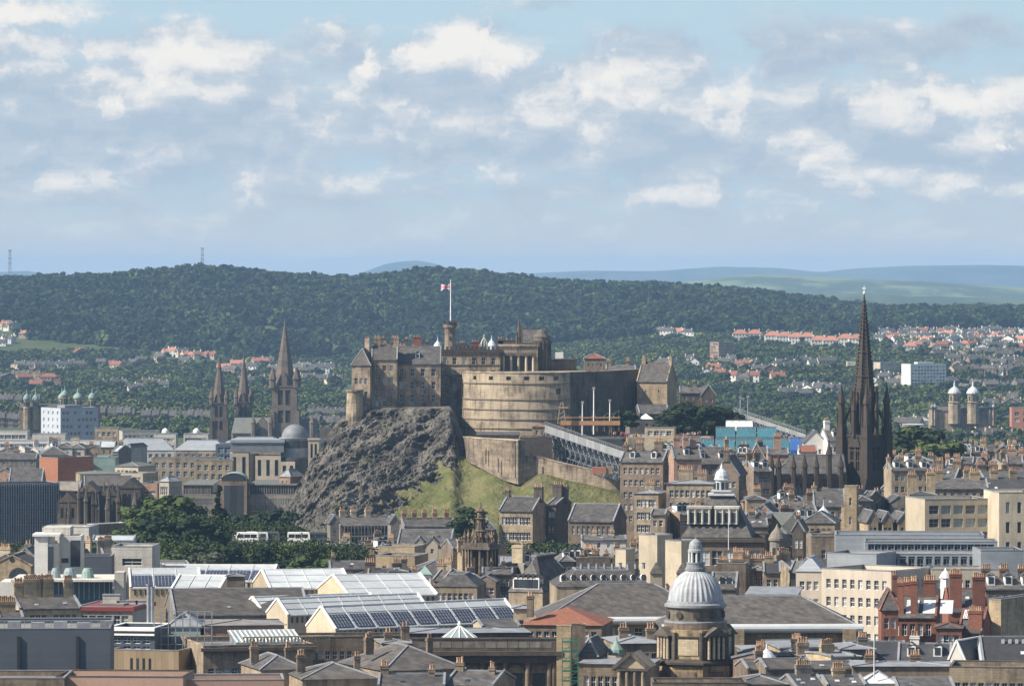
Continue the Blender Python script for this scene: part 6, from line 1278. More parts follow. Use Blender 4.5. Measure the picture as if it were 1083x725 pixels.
# ---------------- gardens: near trees, road with coaches ----------------
def near_trees():
    spec = [(232, 1380, 556, 13.5, 'cone'), (150, 1400, 553, 9, 'leaf_mid'), (163, 1410, 548, 12, 'leaf_mid'), (176, 1420, 540, 13, 'leaf_mid'), (190, 1430, 548, 11, 'leaf_dark'), (140, 1350, 570, 8, 'leaf_mid'), (128, 1320, 575, 6, 'leaf_lime'), (160, 1330, 570, 10, 'leaf_mid'), (178, 1330, 568, 12, 'leaf_dark'), (196, 1350, 566, 11, 'leaf_mid'), (212, 1360, 566, 11, 'leaf_dark'), (205, 1420, 556, 8, 'leaf_mid'), (250, 1530, 558, 9, 'leaf_dark'), (264, 1530, 558, 10, 'leaf_dark'), (278, 1525, 560, 10, 'leaf_mid'), (291, 1520, 558, 10.5, 'leaf_dark'),
            (150, 1260, 588, 5, 'leaf_lime'), (176, 1270, 592, 8, 'leaf_mid'), (195, 1280, 592, 9, 'leaf_olive'), (212, 1275, 596, 8.5, 'leaf_olive'), (230, 1290, 592, 9, 'leaf_mid'), (246, 1290, 592, 8, 'leaf_dark'), (288, 1300, 592, 8, 'leaf_dark'), (300, 1300, 592, 9, 'leaf_dark'), (314, 1300, 594, 9, 'leaf_mid'), (327, 1290, 598, 8, 'leaf_lime'), (342, 1310, 594, 8, 'leaf_dark'), (356, 1315, 594, 8.5, 'leaf_mid'), (371, 1320, 594, 7.5, 'leaf_dark'), (333, 1330, 590, 8, 'leaf_mid'),
            (2, 1240, 588, 9, 'leaf_mid'), (18, 1250, 588, 8, 'leaf_dark'), (32, 1245, 590, 7, 'leaf_mid'), (88, 1230, 584, 8, 'leaf_mid'), (80, 1220, 588, 7, 'leaf_lime'), (115, 1240, 584, 7, 'leaf_lime'), (104, 1300, 575, 6, 'leaf_mid'),
            (484, 1380, 590, 8, 'leaf_mid'), (497, 1400, 560, 8, 'leaf_dark'), (493, 1395, 575, 7, 'leaf_dark'), (534, 1330, 594, 6, 'leaf_mid'), (545, 1330, 592, 6, 'leaf_mid'), (556, 1335, 590, 6, 'leaf_dark'), (563, 1330, 590, 5, 'leaf_mid'), (592, 1330, 592, 7.5, 'leaf_mid'), (602, 1335, 594, 7.5, 'leaf_dark'), (611, 1330, 594, 6, 'leaf_mid'),
            (950, 1700, 494, 12, 'leaf_mid'), (962, 1710, 492, 14, 'leaf_mid'), (974, 1700, 494, 14, 'leaf_dark'), (986, 1690, 494, 12, 'leaf_mid'), (995, 1600, 498, 8, 'leaf_dark'), (1029, 1560, 508, 9, 'cone'), (122, 905, 716, 4.5, 'leaf_mid'), (128, 906, 722, 5, 'leaf_mid'), (120, 1300, 592, 6, 'leaf_dark')]
    zone = lambda px, py: 'below the dark office slab' if px < 60 else 'behind the white museum buildings' if px < 140 else 'in the gardens left of the castle rock' if px < 308 and py < 575 else 'in front of the coaches' if px < 380 else 'by the dark crown spire' if px < 520 else 'around the pink stone school' if px < 630 else 'right of the black church tower'
    nm = {'leaf_mid': 'mid green', 'leaf_dark': 'dark green', 'leaf_lime': 'bright green', 'leaf_olive': 'brownish olive', 'cone': 'tall dark conical'}
    seen = {}
    for s in sorted(spec):
        px, Y, yb, h, k = s; key = (k, zone(px, yb)); seen[key] = seen.get(key, 0) + 1
    cnt = {}
    for px, Y, yb, h, k in sorted(spec):
        key = (k, zone(px, yb)); cnt[key] = cnt.get(key, 0) + 1; top = wz(yb - h * (3.4 if k == 'cone' else 1.8 if px < 400 else 3.0), Y)
        g = ground(wx(px, Y), Y); H = top - g if 2 < top - g < 22 else h * 1.1
        lab = nm[k] + ' leafy tree ' + key[1] + ('' if seen[key] == 1 else ', %s from left' % ORD[cnt[key] - 1])
        wide = {'cone': 1.0}.get(k, 1.35)
        tree(k, wx(px, Y), Y, min(H, h * 1.35), lab, 'trees ' + key[1], True, wide, z=max(g, top - min(H, h * 1.35)))
near_trees()
def hedge(pts, w, h, label):
    r = np.random.default_rng(3); v = []; f = []
    for (px, Y, y) in pts:
        x = wx(px, Y); z = wz(y, Y); c = r.normal(size=(900, 3)) * [w / 2, 2, h / 2.2] + [x, Y, z]
        for p in c:
            a = r.normal(size=3); a /= np.linalg.norm(a); b = np.cross(a, r.normal(size=3)); b /= np.linalg.norm(b); s = .3; o = len(v); v += [p - a * s, p - b * s, p + a * s, p + b * s]; f.append((o, o + 1, o + 2, o + 3))
    me = bpy.data.meshes.new('bushes'); me.from_pydata([tuple(q) for q in v], [], f); me.materials.append(M('leaf_mid')); o = bpy.data.objects.new('bushes', me); COL.objects.link(o); tag(o, label, 'bushes', None, 'stuff')
hedge([(p, 1440, 586 - 2 * math.sin(p)) for p in range(235, 350, 6)] + [(p, 1500, 566) for p in range(238, 312, 6)], 4, 3, 'dense green undergrowth filling the gardens below the rock')
hedge([(p, 1300, 592 - 3 * math.sin(p)) for p in range(130, 385, 6)] + [(p, 1390, 574) for p in range(150, 236, 6)] + [(p, 1365, 562) for p in range(160, 236, 7)], 4, 4, 'dense green bushes behind the museum roofs')
hedge([(p, 1320, 590) for p in range(530, 612, 7)] + [(p, 1240, 590) for p in range(0, 40, 7)], 4, 3, 'green bushes at the foot of the school and the office slab')
rd = MB(); P = [(wx(p, 1478), 1478, wz(573.5, 1478)) for p in (225, 420)]; rd.box(P[0][0], P[1][0], 1472, 1484, P[0][2] - 3, P[0][2]); struct(rd.obj('road', 'asphalt'))
rd = MB(); rd.box(P[0][0], P[1][0], 1469.5, 1472, P[0][2] - 3.2, P[0][2] + .13); struct(rd.obj('pavement', 'pale_stone'))
vg = MB(); vg.slab([(wx(252, 1420), 1420, wz(590, 1420)), (wx(285, 1420), 1420, wz(590, 1420)), (wx(285, 1468), 1468, wz(576, 1468)), (wx(252, 1468), 1468, wz(576, 1468))], .4); struct(vg.obj('grass_bank', 'grass_green'))
def coach(px, w_m, label, body, dy=0, h=3.1, name='coach'):
    Y = 1476 + dy; r = thing(name, label, name, (wx(px, Y), Y, P[0][2])); L_ = w_m / 2; q = MB()
    prof = [(-L_, .35), (L_ * .97, .35), (L_, 1.1), (L_ * .96, h * .9), (L_ * .88, h), (-L_ * .97, h), (-L_, h * .93)]
    n = len(prof); vs = [(x, 0, z) for x, z in prof] + [(x, 2.4, z) for x, z in prof]; q.add(vs, [tuple(range(n)), tuple(range(2 * n - 1, n - 1, -1))] + [(i, (i + 1) % n, n + (i + 1) % n, n + i) for i in range(n)]); q.obj('body', body, r)
    nw = max(2, int(w_m / 1.9))
    for i in range(nw): x = -L_ + .35 + (w_m - .9) * i / nw; MB().box(x, x + (w_m - .9) / nw - .15, -.03, .02, h * .50, h * .83).obj('side_window', 'glass_dark', r)
    MB().box(L_ * .955, L_ * 1.01, .2, 2.2, h * .42, h * .85).obj('windscreen', 'glass_dark', r)
    for x in (-L_ * .6, L_ * .65):
        for y in (-.02, 2.15):
            o = MB().lathe([(.48, 0), (.48, .27)], 16).obj('wheel', 'black_paint', r, (x, y + .27, .48)); o.rotation_euler = (R(90), 0, 0)
    for y in (.4, 2.0): MB().cbox(L_ * .99, y, .7, .1, .3, .2).obj('headlight', 'white_paint', r)
coach(262, 6.4, 'white coach, left half of the pair parked under the rock', 'white_paint', -.5); coach(272, 6.4, 'white coach with dark windows behind the first one', 'white_paint', 2.5); coach(247, 2.4, 'small white van at the left end of the parked coaches', 'white_paint', 0, 2.3, 'van')
coach(283, 7, 'dark coach beside the trees, right of the white pair', 'grey_clad', 3); coach(316, 6.6, 'white coach with a sloping nose standing alone at the rock foot', 'white_paint'); coach(337, 6.2, 'dark blue coach beside the galleried tenement', 'grey_clad', 1)

# ---------------- town, near ----------------
def crown_spire():
    Y = 1180; s = Site(508, Y, 615); s.z = 73; r = thing('crown_spire_church', 'ornate sooty crown spire with columned tiers rising left of centre', 'church spire', (s.x, Y, 73), R(-20))
    m_ = 'spire_stone'; stone(m_, (.24, .175, .115), .95, .5, lo=.38, hi=.58)
    k_ = Y / F; z = s.Z
    w = 34 * k_ / 2; q = MB(); q.cbox(0, 0, -2, 2 * w * .82, 2 * w * .82, z(606) + 2); q.obj('base', m_, r)
    MB().cbox(0, 0, z(606), w * 1.15, w * 1.15, z(579) - z(606)).obj('core', 'black_stone', r)
    for a in range(4):
        for i in range(4):
            x = (-.5 + i / 3) * 1.62 * w; MB().lathe([(.36, z(606)), (.28, z(581)), (.45, z(580))], 8).obj('column', m_, r, (x * math.cos(R(90 * a)) + .81 * w * math.sin(R(90 * a)), x * math.sin(R(90 * a)) - .81 * w * math.cos(R(90 * a)), 0))
    q = MB(); q.cbox(0, 0, z(580), 2 * w * .95, 2 * w * .95, .6); q.cbox(0, 0, z(580) + .6, 2 * w * .85, 2 * w * .85, .9); q.obj('cornice', 'sooty_stone', r)
    for a in range(8):
        an = R(45 * a + 45); rr = w * (1.05 if a % 2 == 0 else .78); MB().lathe([(.42, z(576)), (.36, z(568)), (.6, z(567.6)), (.12, z(561)), (.05, z(559))], 6).obj('pinnacle', m_, r, (rr * math.cos(an), rr * math.sin(an), 0))
    q = MB()
    for a in range(8): an = R(45 * a + 22.5); q.bar((w * .8 * math.cos(an), w * .8 * math.sin(an), z(576)), (w * .22 * math.cos(an), w * .22 * math.sin(an), z(560)), .38, .5)
    q.obj('crown_arches', m_, r)
    MB().lathe([(1.5, z(577)), (1.4, z(562)), (1.7, z(561)), (1.1, z(560)), (1.0, z(549)), (1.35, z(548)), (.8, z(547)), (.7, z(541)), (1.15, z(540)), (.9, z(538.5)), (.3, z(536)), (.1, z(530))], 8).obj('lantern', m_, r)
    for a in range(4): an = R(90 * a + 45); MB().cbox(0, 0, z(558), .5, .12, z(550) - z(558)).obj('lantern_opening', 'black_stone', r, (1.02 * math.cos(an), 1.02 * math.sin(an), 0), an + R(90))
crown_spire()
B('buff_block', 'flat-roofed orange-buff modern block with stepped top left of the crown spire', 397, 452, 1190, 588, None, 12, -14, 'honey_stone', 'flat', 'flat_felt', (2, 3, .9, 2.0, 1, 5))
B('buff_block', 'upper setback storey of the orange-buff block with long flat roof', 400, 449, 1215, 578, None, 10, -14, 'honey_stone', 'flat', 'tan_panel', (1, 3, .9, 1.2, .8, 2.4))
B('slate_house', 'low dark slate roofs with lead flats left of the buff modern block', 345, 400, 1220, 601, 593, 14, 4, 'grey_stone', 'gx', 'slate', (1, 6, .9, 1.4, .5, 2.6), chim=((.08, .5, 1, 1, 1.2, 2), (.9, .5, 1.4, 1, 1.5, 3)))
B('slate_house', 'long dark green-grey roof between buff block and mansard', 432, 486, 1170, 605, 592, 14, 6, 'grey_stone', 'hip', 'brown_slate')
r = B('copper_turret', 'small turret with pale green copper cap and arched windows', 444, 455, 1120, 607, 597.5, 3, 0, 'white_render', 'hip', 'copper_green', (1, 2, .7, 1.5, .5, 2.2), trim=None)
B('mansard_house', 'buff stone block with grey mansard and flat lead top', 458, 514, 1110, 620, 605.5, 14, -8, 'buff_stone', 'mansard', 'slate', (2, 7, .9, 1.6, .8, 3), curb=3.2)
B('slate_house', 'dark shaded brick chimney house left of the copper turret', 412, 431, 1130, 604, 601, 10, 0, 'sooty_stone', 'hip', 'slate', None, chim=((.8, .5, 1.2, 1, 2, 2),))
B('gothic_annex', 'dark tangled gothic parapet house right of the mansard', 510, 542, 1150, 606, 600, 12, 0, 'sooty_stone', 'gx', 'slate', (2, 5, .8, 1.6, .6, 3), chim=((.3, .4, .8, .8, 1.6, 1), (.7, .4, .8, .8, 1.6, 1)))
B('white_house', 'small white-walled house with lead roof below the bushes right of the crown spire', 526, 548, 1200, 594, 588, 10, 0, 'cream_render', 'gx', 'lead', (2, 3, .8, 1.3, .6, 2.8))
# museum white glazed roofs
def shed_roof(px0, px1, Y, ye, yr, D, yaw, label, pv=False, name='museum_hall', wallm='pale_stone', rmat='pale_roof', zb=None, slatwall=True):
    r = B(name, label, px0, px1, Y, ye, yr, D, yaw, wallm, 'gx', rmat, None, trim='white_paint', over=.1, zb=zb)
    Wd, D_, ze, zr = dims[r.name]; n = max(3, int(Wd / 4.2)); sl = Vector((0, D_ / 2, zr - ze)); nn = Vector((0, -(zr - ze), D_ / 2)).normalized()
    q = MB()
    for i in range(n + 1): x = -Wd / 2 + Wd * i / n; q.bar(Vector((x, -D_ / 2, ze)) + nn * .05, Vector((x, 0, zr)) + nn * .05, .14, .1)
    for f_ in (.35, .7): q.bar(Vector((-Wd / 2, -D_ / 2, ze)) + sl * f_ + nn * .05, Vector((Wd / 2, -D_ / 2, ze)) + sl * f_ + nn * .05, .1, .08)
    q.obj('glazing_bars', 'white_lead', r)
    if pv:
        f0, f1 = (.06, .62)
        for i in range(n):
            x0 = -Wd / 2 + Wd * i / n + .3; x1 = x0 + Wd / n - .6
            a = Vector((x0, -D_ / 2, ze)) + sl * f0 + nn * .16; b = Vector((x1, -D_ / 2, ze)) + sl * f0 + nn * .16; c = Vector((x1, -D_ / 2, ze)) + sl * f1 + nn * .16; d = Vector((x0, -D_ / 2, ze)) + sl * f1 + nn * .16
            p = MB().quad(a, b, c, d).obj('solar_panel', 'pv_panel', r)
            g = MB()
            for k in range(1, 6): g.bar(a.lerp(b, k / 6) + nn * .03, d.lerp(c, k / 6) + nn * .03, .09, .03)
            for k in range(1, 4): g.bar(a.lerp(d, k / 4) + nn * .04, b.lerp(c, k / 4) + nn * .04, .09, .03)
            g.obj('panel_frame', 'lead', p)
    if slatwall:
        for i in range(int(Wd / 1.1)): MB().box(-.2, .2, -.1, .05, ze - 1.5, ze - .4).obj('vent', 'glass_dark', r, (-Wd / 2 + 1 + i * 1.1, -D_ / 2 - .03, 0)) if i < 90 else None
    return r
shed_roof(165, 294, 1088, 614, 597, 20, -4, 'long white glazed museum roof at the back, dark panels along its lower half', True, zb=74)
shed_roof(128, 212, 1050, 621, 601, 18, 6, 'white glazed roof with diamond pattern left of the long museum roof', True, zb=74)
shed_roof(262, 372, 1040, 622, 602, 22, 12, 'broad pale glass museum roof left of the seam gutter', False, zb=74)
shed_roof(330, 462, 1020, 630, 607, 24, 18, 'broad pale glass museum roof running down to the right', False, zb=74)
shed_roof(178, 246, 1020, 627, 608, 18, -10, 'bright white ribbed roof with diagonal gutter seams', False, zb=74)
B('museum_wing', 'long plain brown-grey slate roof in front of the white roofs', 165, 326, 985, 650, 622, 26, 8, 'grey_stone', 'gx', 'brown_slate', zb=74)
shed_roof(254, 400, 990, 646, 629, 8.5, 30, 'pale glass roof with cream gable end, leftmost of the three gables', False, zb=74, wallm='cream_render')
shed_roof(280, 452, 978, 650, 630, 8.5, 31, 'pale glass roof with cream gable end, middle of the three gables', False, zb=74, wallm='cream_render')
shed_roof(322, 550, 940, 665, 637, 10.5, 33, 'long pale roof with a full row of solar panels and cream gable', True, zb=74, wallm='cream_render')
B('stone_range', 'stained brown stone range with flat lead roof under the solar panel hall', 292, 446, 918, 674, None, 10, 8, 'brown_stone', 'flat', 'lead', (2, 18, .9, 1.5, 1.6, 3.4), zb=74, trim='sooty_stone')
B('chimney_block', 'square brown stone chimney block between white museum roofs', 240, 258, 1012, 609, 606, 4, 0, 'brown_stone', 'hip', 'flat_felt', zb=74)
# museum of Scotland side
def white_tower():
    Y = 1050; s = Site(60, Y, 640); s.z = 74; r = thing('white_tower', 'white round-cornered modern tower with tall dark slot windows', 'tower', (s.x, Y, 74)); z = s.Z
    a = MB(); rr = 10.5 * Y / F; a.lathe([(rr, 0), (rr, z(575)), (rr * .55, z(574.9)), (rr * .55, z(566))], 28, s.X(51), 3.2); a.obj('round_tower', 'white_render', r)
    MB().box(s.X(36), s.X(50), 1, 8, 0, z(567)).obj('left_block', 'white_render', r); MB().box(s.X(34), s.X(63), .5, 8, z(567), z(564.5)).obj('roof_slab', 'white_paint', r)
    MB().box(s.X(61), s.X(84), 4, 12, 0, z(567.5)).obj('right_block', 'white_render', r); MB().box(s.X(44), s.X(72), 5, 13, z(567), z(558.5)).obj('upper_block', 'pale_concrete', r)
    MB().box(-.9, .9, -.15, .1, z(603), z(578)).obj('slot_window', 'glass_dark', r, (s.X(51.5), 3.2 - rr, 0)); MB().box(-1.0, 1.0, -.05, .1, z(600), z(572)).obj('slot_window', 'glass_dark', r, (s.X(78), 3.98, 0)); MB().box(-.7, .7, -.05, .1, z(596), z(591)).obj('slot_window', 'glass_dark', r, (s.X(67), 3.98, 0))
white_tower()
r = B('concrete_block', 'pale concrete box with one dark rooftop opening beside the white tower', 118, 165, 1085, 578, None, 12, -4, 'pale_concrete', 'flat', 'pale_roof', (1, 1, 4.2, 1.5, 1.8, 3.0), zb=74, panes=False)
B('concrete_block', 'long low concrete parapet building right of the concrete box', 96, 200, 1100, 597.5, None, 16, 6, 'pale_concrete', 'flat', 'pale_roof', None, zb=74)
B('recess_shade_block', 'dark block coloured like a shaded recess between white tower and concrete box', 84, 118, 1075, 588, None, 8, 0, 'grey_clad', 'flat', 'dark_slate', None, zb=74)  # dark cladding colour stands for the shade of a recess
def pavilion():
    Y = 1000; s = Site(66, Y, 650); s.z = 74; r = thing('glass_pavilion', 'dark glazed pavilion with thin overhanging pale flat roof', 'pavilion', (s.x, Y, 74)); z = s.Z
    MB().box(s.X(32), s.X(118), 2, 14, 0, z(614.5)).obj('glazing', 'glass_blue', r); MB().box(s.X(12), s.X(121), -1.5, 16, z(614.3), z(612)).obj('roof_slab', 'pale_concrete', r); MB().box(s.X(121), s.X(131), 0, 6, 0, z(605)).obj('white_pier', 'pale_concrete', r)
    for k in range(16): MB().box(-.08, .08, 1.85, 2, z(634), z(614.6)).obj('mullion', 'steel', r, (s.X(34 + k * 5.4), 0, 0))
    for px, w_ in ((57, 11), (72, 15), (91, 14)): MB().lathe([(w_ * Y / F / 2, z(612)), (w_ * Y / F * .42, z(605)), (w_ * Y / F * .30, z(601.5))], 12).obj('roof_lantern', 'glass_pale' if px != 91 else 'copper_green', r, (s.X(px), 4, 0))
    MB().box(s.X(0), s.X(32), 0, 10, 0, z(615)).obj('white_wing', 'white_render', r)
pavilion()
r = B('gabled_hall', 'yellow sandstone hall with classical gable and arched lunette at the left edge', -8, 38, 1130, 598, 585, 16, -4, 'honey_stone', 'gy', 'slate', None, trim='castle_stone', zb=74)
MB().add([(2.2 * math.cos(R(15 * k)), 0, 2.2 * math.sin(R(15 * k))) for k in range(13)], [tuple(range(13))]).obj('lunette', 'glass_dark', r, (1.5, -8.05, dims[r.name][2] - 2.6)); MB().lathe([(.55, 0), (.55, .1)], 14).obj('round_window', 'glass_dark', r, (0, -8.02, dims[r.name][2] + 1.4)).rotation_euler = (R(90), 0, 0)
B('slate_tenement', 'slate-roofed tenement with broad pale chimney rows at the left', 0, 84, 930, 643, 630, 13, 16, 'honey_stone', 'gx', 'slate', (1, 9, 1, 1.7, .6, 3), chim=((.08, .5, 1.6, 1.0, 2.4, 5), (.32, .5, 3.6, 1.0, 3.0, 9), (.55, .5, 2.4, 1.0, 3.0, 7), (.9, .5, 1.6, 1.0, 2.8, 5)), zb=74)
B('slate_tenement', 'lower yellow chimney gable at the far left edge in front of the slate tenement', -10, 24, 900, 653, 646, 9, 10, 'honey_stone', 'gx', 'slate', None, chim=((.4, .5, 3.0, .9, 1.6, 8),), zb=74)
r = B('flat_pavilion', 'flat-roofed pavilion with a deep dark red fascia', 80, 156, 945, 642, 637, 16, -10, 'pale_concrete', 'flat', 'flat_felt', (1, 9, 1.3, 1.6, 1.1, 2.6), zb=74, trim='lead')
Wd, D, ze, zr = dims[r.name]; MB().add(MB().box(-Wd / 2 - .4, Wd / 2 + .4, -D / 2 - .4, D / 2 + .4, ze - .7, ze + .02).v, MB().box(0, 1, 0, 1, 0, 1).f).obj('fascia', 'red_paint', r)
for i, px in enumerate((157, 161)):
    r = thing('flue_pipe', 'tall steel flue pipe, %s of the pair beside the red fascia' % ['left', 'right'][i], 'flue', (wx(px, 925), 925, wz(664, 925))); h = wz(617 + 3 * i, 925) - wz(664, 925); MB().lathe([(.32, -8), (.32, h)], 12).obj('pipe', 'steel', r); MB().lathe([(.42, h - .3), (.42, h)], 12).obj('rim', 'lead', r)
for i, (px, yb, w_, h_) in enumerate(((118, 639, 18, 10), (135, 640, 22, 5), (150, 641, 12, 6))):
    r = thing('plant_unit', 'grey box plant unit, %s from left on the red-fascia roof' % ORD[i], 'roof plant', (wx(px, 955), 955, wz(yb + 2, 955))); MB().cbox(0, 0, 0, w_ * .177, 2.5, h_ * .177 + .4).obj('casing', 'pale_concrete', r); MB().cbox(0, 0, h_ * .177 + .4, w_ * .177 + .2, 2.7, .15).obj('lid', 'lead', r)
# near left
r = B('clad_box', 'large blue-grey metal-clad box building filling the bottom left corner', -40, 116, 855, 665, None, 26, 3, 'grey_clad', 'flat', 'flat_felt', None, zb=74, trim='zinc')
Wd, D, ze, zr = dims[r.name]
for f_ in (.345, .765): MB().box(-.25, .25, -.35, 0, 2, ze - 1.2).obj('downpipe', 'black_paint', r, (-Wd / 2 + Wd * f_, -D / 2 - .02, 0))
q = MB()
for k in range(20): x = -Wd / 2 + 1 + k * (Wd - 2) / 19; q.box(x - .04, x + .04, -D / 2 + 4, -D / 2 + 4.08, ze, ze + 1.2)
q.box(-Wd / 2 + 1, Wd / 2 - 1, -D / 2 + 4, -D / 2 + 4.08, ze + 1.1, ze + 1.2); q.obj('roof_rail', 'steel', r)
for i in range(6): MB().cbox(-Wd / 2 + 3 + i * 3.9, -D / 2 + 9 + (i % 3), ze - .6, 2.2, 2.0, 1.0 + .25 * (i % 2)).obj('plant_casing', 'lead', r)
r = B('slot_window_block', 'buff ribbed stone block with four tall slit windows', 115, 212, 905, 688, None, 14, -16, 'tan_panel', 'flat', 'lead', None, zb=74)
Wd, D, ze, zr = dims[r.name]
for k in range(4): MB().box(-.22, .22, -.04, .05, ze - 4.4, ze - 1.4).obj('slit_window', 'glass_dark', r, (-Wd / 2 + 4.0 + k * 1.15, -D / 2 - .01, 0))
r = B('plant_storey', 'glazed plant storey with white banded louvres over the slit-window block', 114, 176, 912, 664, None, 12, -10, 'grey_clad', 'flat', 'lead', (2, 8, 1.4, 1.1, 1.5, 1.5), zb=80, trim='white_paint', glass='glass_blue')
Wd, D, ze, zr = dims[r.name]; MB().box(-Wd / 2, Wd / 2, -D / 2 - .5, -D / 2 - .02, ze - 1.3, ze - 1.0).obj('louvre_band', 'white_paint', r); MB().box(-Wd / 2, Wd / 2, -D / 2 - .3, -D / 2 - .02, ze - .5, ze).obj('louvre_band', 'white_paint', r)
B('conservatory', 'hipped glass conservatory with pale steel frame between the left roofs', 178, 212, 925, 662, 647, 10, 0, 'glass_pale', 'hip', 'lead', None, zb=80)
q = MB(); r = thing('scaffold', 'steel scaffold frame around the glass conservatory', 'scaffolding', (wx(192, 915), 915, wz(690, 915)))
for k in range(9):
    for y in (0, 1.2): q.cbox(-5 + k * 1.3, y, 0, .1, .1, 7.5)
for z in (1.5, 3, 4.5, 6, 7.4): q.box(-5.1, 5.5, -.05, .05, z, z + .09)
q.obj('tubes', 'steel', r); MB().box(-5.1, 5.5, 0, 1.2, 3.05, 3.12).obj('deck', 'tan_panel', r)
r = B('classical_block', 'stained buff classical block with heavy cornice and square attic windows', 183, 330, 900, 683, None, 22, 14, 'buff_stone', 'flat', 'lead', (2, 22, 1.1, 1.1, 2.6, 4), zb=74, trim='castle_stone')
Wd, D, ze, zr = dims[r.name]; MB().box(-Wd / 2 - .5, Wd / 2 + .5, -D / 2 - .7, -D / 2 - .01, ze - .9, ze - .3).obj('cornice', 'sooty_stone', r)
for k in range(26): MB().lathe([(.12, 0), (.2, .4), (.12, .9)], 6).obj('baluster', 'pale_stone', r, (-2 + k * .62, -D / 2 + 3.2, ze + .2))
MB().box(-2.3, 14.4, -D / 2 + 2.9, -D / 2 + 3.5, ze + 1.1, ze + 1.35).obj('balustrade_rail', 'pale_stone', r)
r = B('glazed_lantern', 'low row of pale green rooflights on the classical block', 240, 318, 912, 679, 668, 9, 12, 'lead', 'shed', 'glass_pale', None, zb=84, trim='white_paint')
Wd, D, ze, zr = dims[r.name]
for k in range(14): x = -Wd / 2 + Wd * k / 13; MB().bar((x, -D / 2 - .3, ze + .1), (x, D / 2, zr + .1), .22, .12).obj('glazing_bar', 'white_paint', r)
B('ruined_block', 'brick-red roof terrace with rusty lead flats behind the rooflights', 206, 300, 925, 661, 655, 14, 8, 'pink_stone', 'hip', 'flat_felt', None, zb=80)
for a, b, Y, ye, yr_, yw, lab, rm_ in ((250, 322, 862, 708, 691, 16, 'dark slate hip roof with brick chimney, bottom left of centre', 'slate'), (300, 400, 850, 718, 700, 12, 'pale-edged slate roof at the bottom, left of the large hip roof', 'brown_slate'), (356, 490, 858, 709, 681, 24, 'large plain slate hip roof with a bright ridge at the bottom', 'brown_slate'), (400, 470, 835, 724, 712, 0, 'slate roof edge with yellow chimney at the very bottom', 'slate'), (470, 545, 838, 724, 709, -14, 'crossing slate roof with lead ridge at the very bottom', 'slate')):
    B('slate_building', lab, a, b, Y, ye, yr_, 15 if b - a < 120 else 20, yw, 'buff_stone', 'hip' if 'hip' in lab else 'gx', rm_, None, zb=74, chim=((.08, .5, 1.4, 1, 1.2, 3), (.8, .4, 1.0, .8, 1.0, 2)), chmat='brown_stone')
B('pink_parapet', 'plain pink rendered wall with dark flat roof along the bottom left', 58, 200, 838, 716, None, 14, -4, 'pink_panel', 'flat', 'flat_felt', None, zb=74, trim='sooty_stone')
B('pink_parapet', 'lower plain pink rendered wall left of the slate roofs at the bottom', 190, 300, 842, 719, None, 12, 4, 'pink_panel', 'flat', 'flat_felt', None, zb=74)
B('pink_parapet', 'brown flat rooftop with small rooflights in the bottom left corner', -20, 68, 835, 717, None, 16, 0, 'brown_stone', 'flat', 'flat_felt', None, zb=74)
def court():
    Y = 880; s = Site(512, Y, 760); s.z = 74; r = thing('court_building', 'sooty classical court building with pilasters and blind arches, bottom centre', 'court building', (s.x, Y, 74), R(0)); z = s.Z; x0, x1 = s.X(436), s.X(590); w_ = x1 - x0
    bays = [450, 474, 498, 522, 546, 570]; rc = [(s.X(c) - x0 - 1.1, s.X(c) - x0 + 1.1, z(760), z(711)) for c in bays]
    mb = MB(); holed_wall(mb, (x0, 0), (1, 0), (0, -1), w_, 0, z(697), rc, .6); mb.box(x0, x1, .62, 18, 0, z(697)); mb.obj('wall', 'brown_stone', r)
    for c in bays:
        X_ = s.X(c); MB().box(X_ - 1.1, X_ + 1.1, .45, .6, z(760), z(711)).obj('window', 'glass_dark', r); a = MB(); a.add([(1.1 * math.cos(R(15 * k)), 0, 1.1 * math.sin(R(15 * k))) for k in range(13)] , [tuple(range(13))]); [a.bar((1.3 * math.cos(R(20 * k)), -.1, 1.3 * math.sin(R(20 * k))), (1.3 * math.cos(R(20 * k + 20)), -.1, 1.3 * math.sin(R(20 * k + 20))), .3) for k in range(9)]; a.obj('arch_hood', 'buff_stone', r, (X_, -.05, z(711)))
    for px in (440, 444, 462, 486, 510, 534, 558, 581, 586): MB().lathe([(.48, 0), (.42, z(702)), (.62, z(701)), (.62, z(700))], 12).obj('column', 'brown_stone', r, (s.X(px), -.75, 0))
    q = MB(); q.box(x0 - .4, x1 + .4, -1.4, 18, z(699.5), z(692)); q.box(x0 - .8, x1 + .8, -2.0, 18.4, z(692), z(687.5)); q.obj('cornice', 'black_stone', r)
    q = MB(); q.box(x0, x1, -1, -.4, z(687.5), z(675)); q.box(x0 - .1, x1 + .1, -1.1, -.3, z(675), z(673.5)); q.obj('parapet', 'sooty_stone', r); MB().box(x0 + 1, x1 - 1, -.3, 17, z(687.3), z(685)).obj('flat_roof', 'flat_felt', r)
    for k in range(12): MB().box(-.9, .9, -.04, .1, z(684), z(678)).obj('parapet_panel', 'grey_stone', r, (x0 + 2 + k * (w_ - 4) / 11, -1.0, 0))
    p = MB(); p.lathe([(3.0, z(676)), (.25, z(664)), (.1, z(662))], 12); p.obj('glass_cone', 'glass_pale', r, (s.X(485.5), 6, 0))
    q = MB()
    for k in range(12): a = R(30 * k); q.bar((3.05 * math.cos(a), 3.05 * math.sin(a), z(676)), (.25 * math.cos(a), .25 * math.sin(a), z(664)), .16)
    q.lathe([(.2, z(664)), (.35, z(662)), (.05, z(658.5))], 8); q.obj('cone_ribs', 'white_paint', r, (s.X(485.5), 6, 0))
    for px in (452, 518, 545): MB().cbox(s.X(px), 3, z(686), 1.6, 1.2, 1.2).obj('roof_hatch', 'white_paint', r)
court()
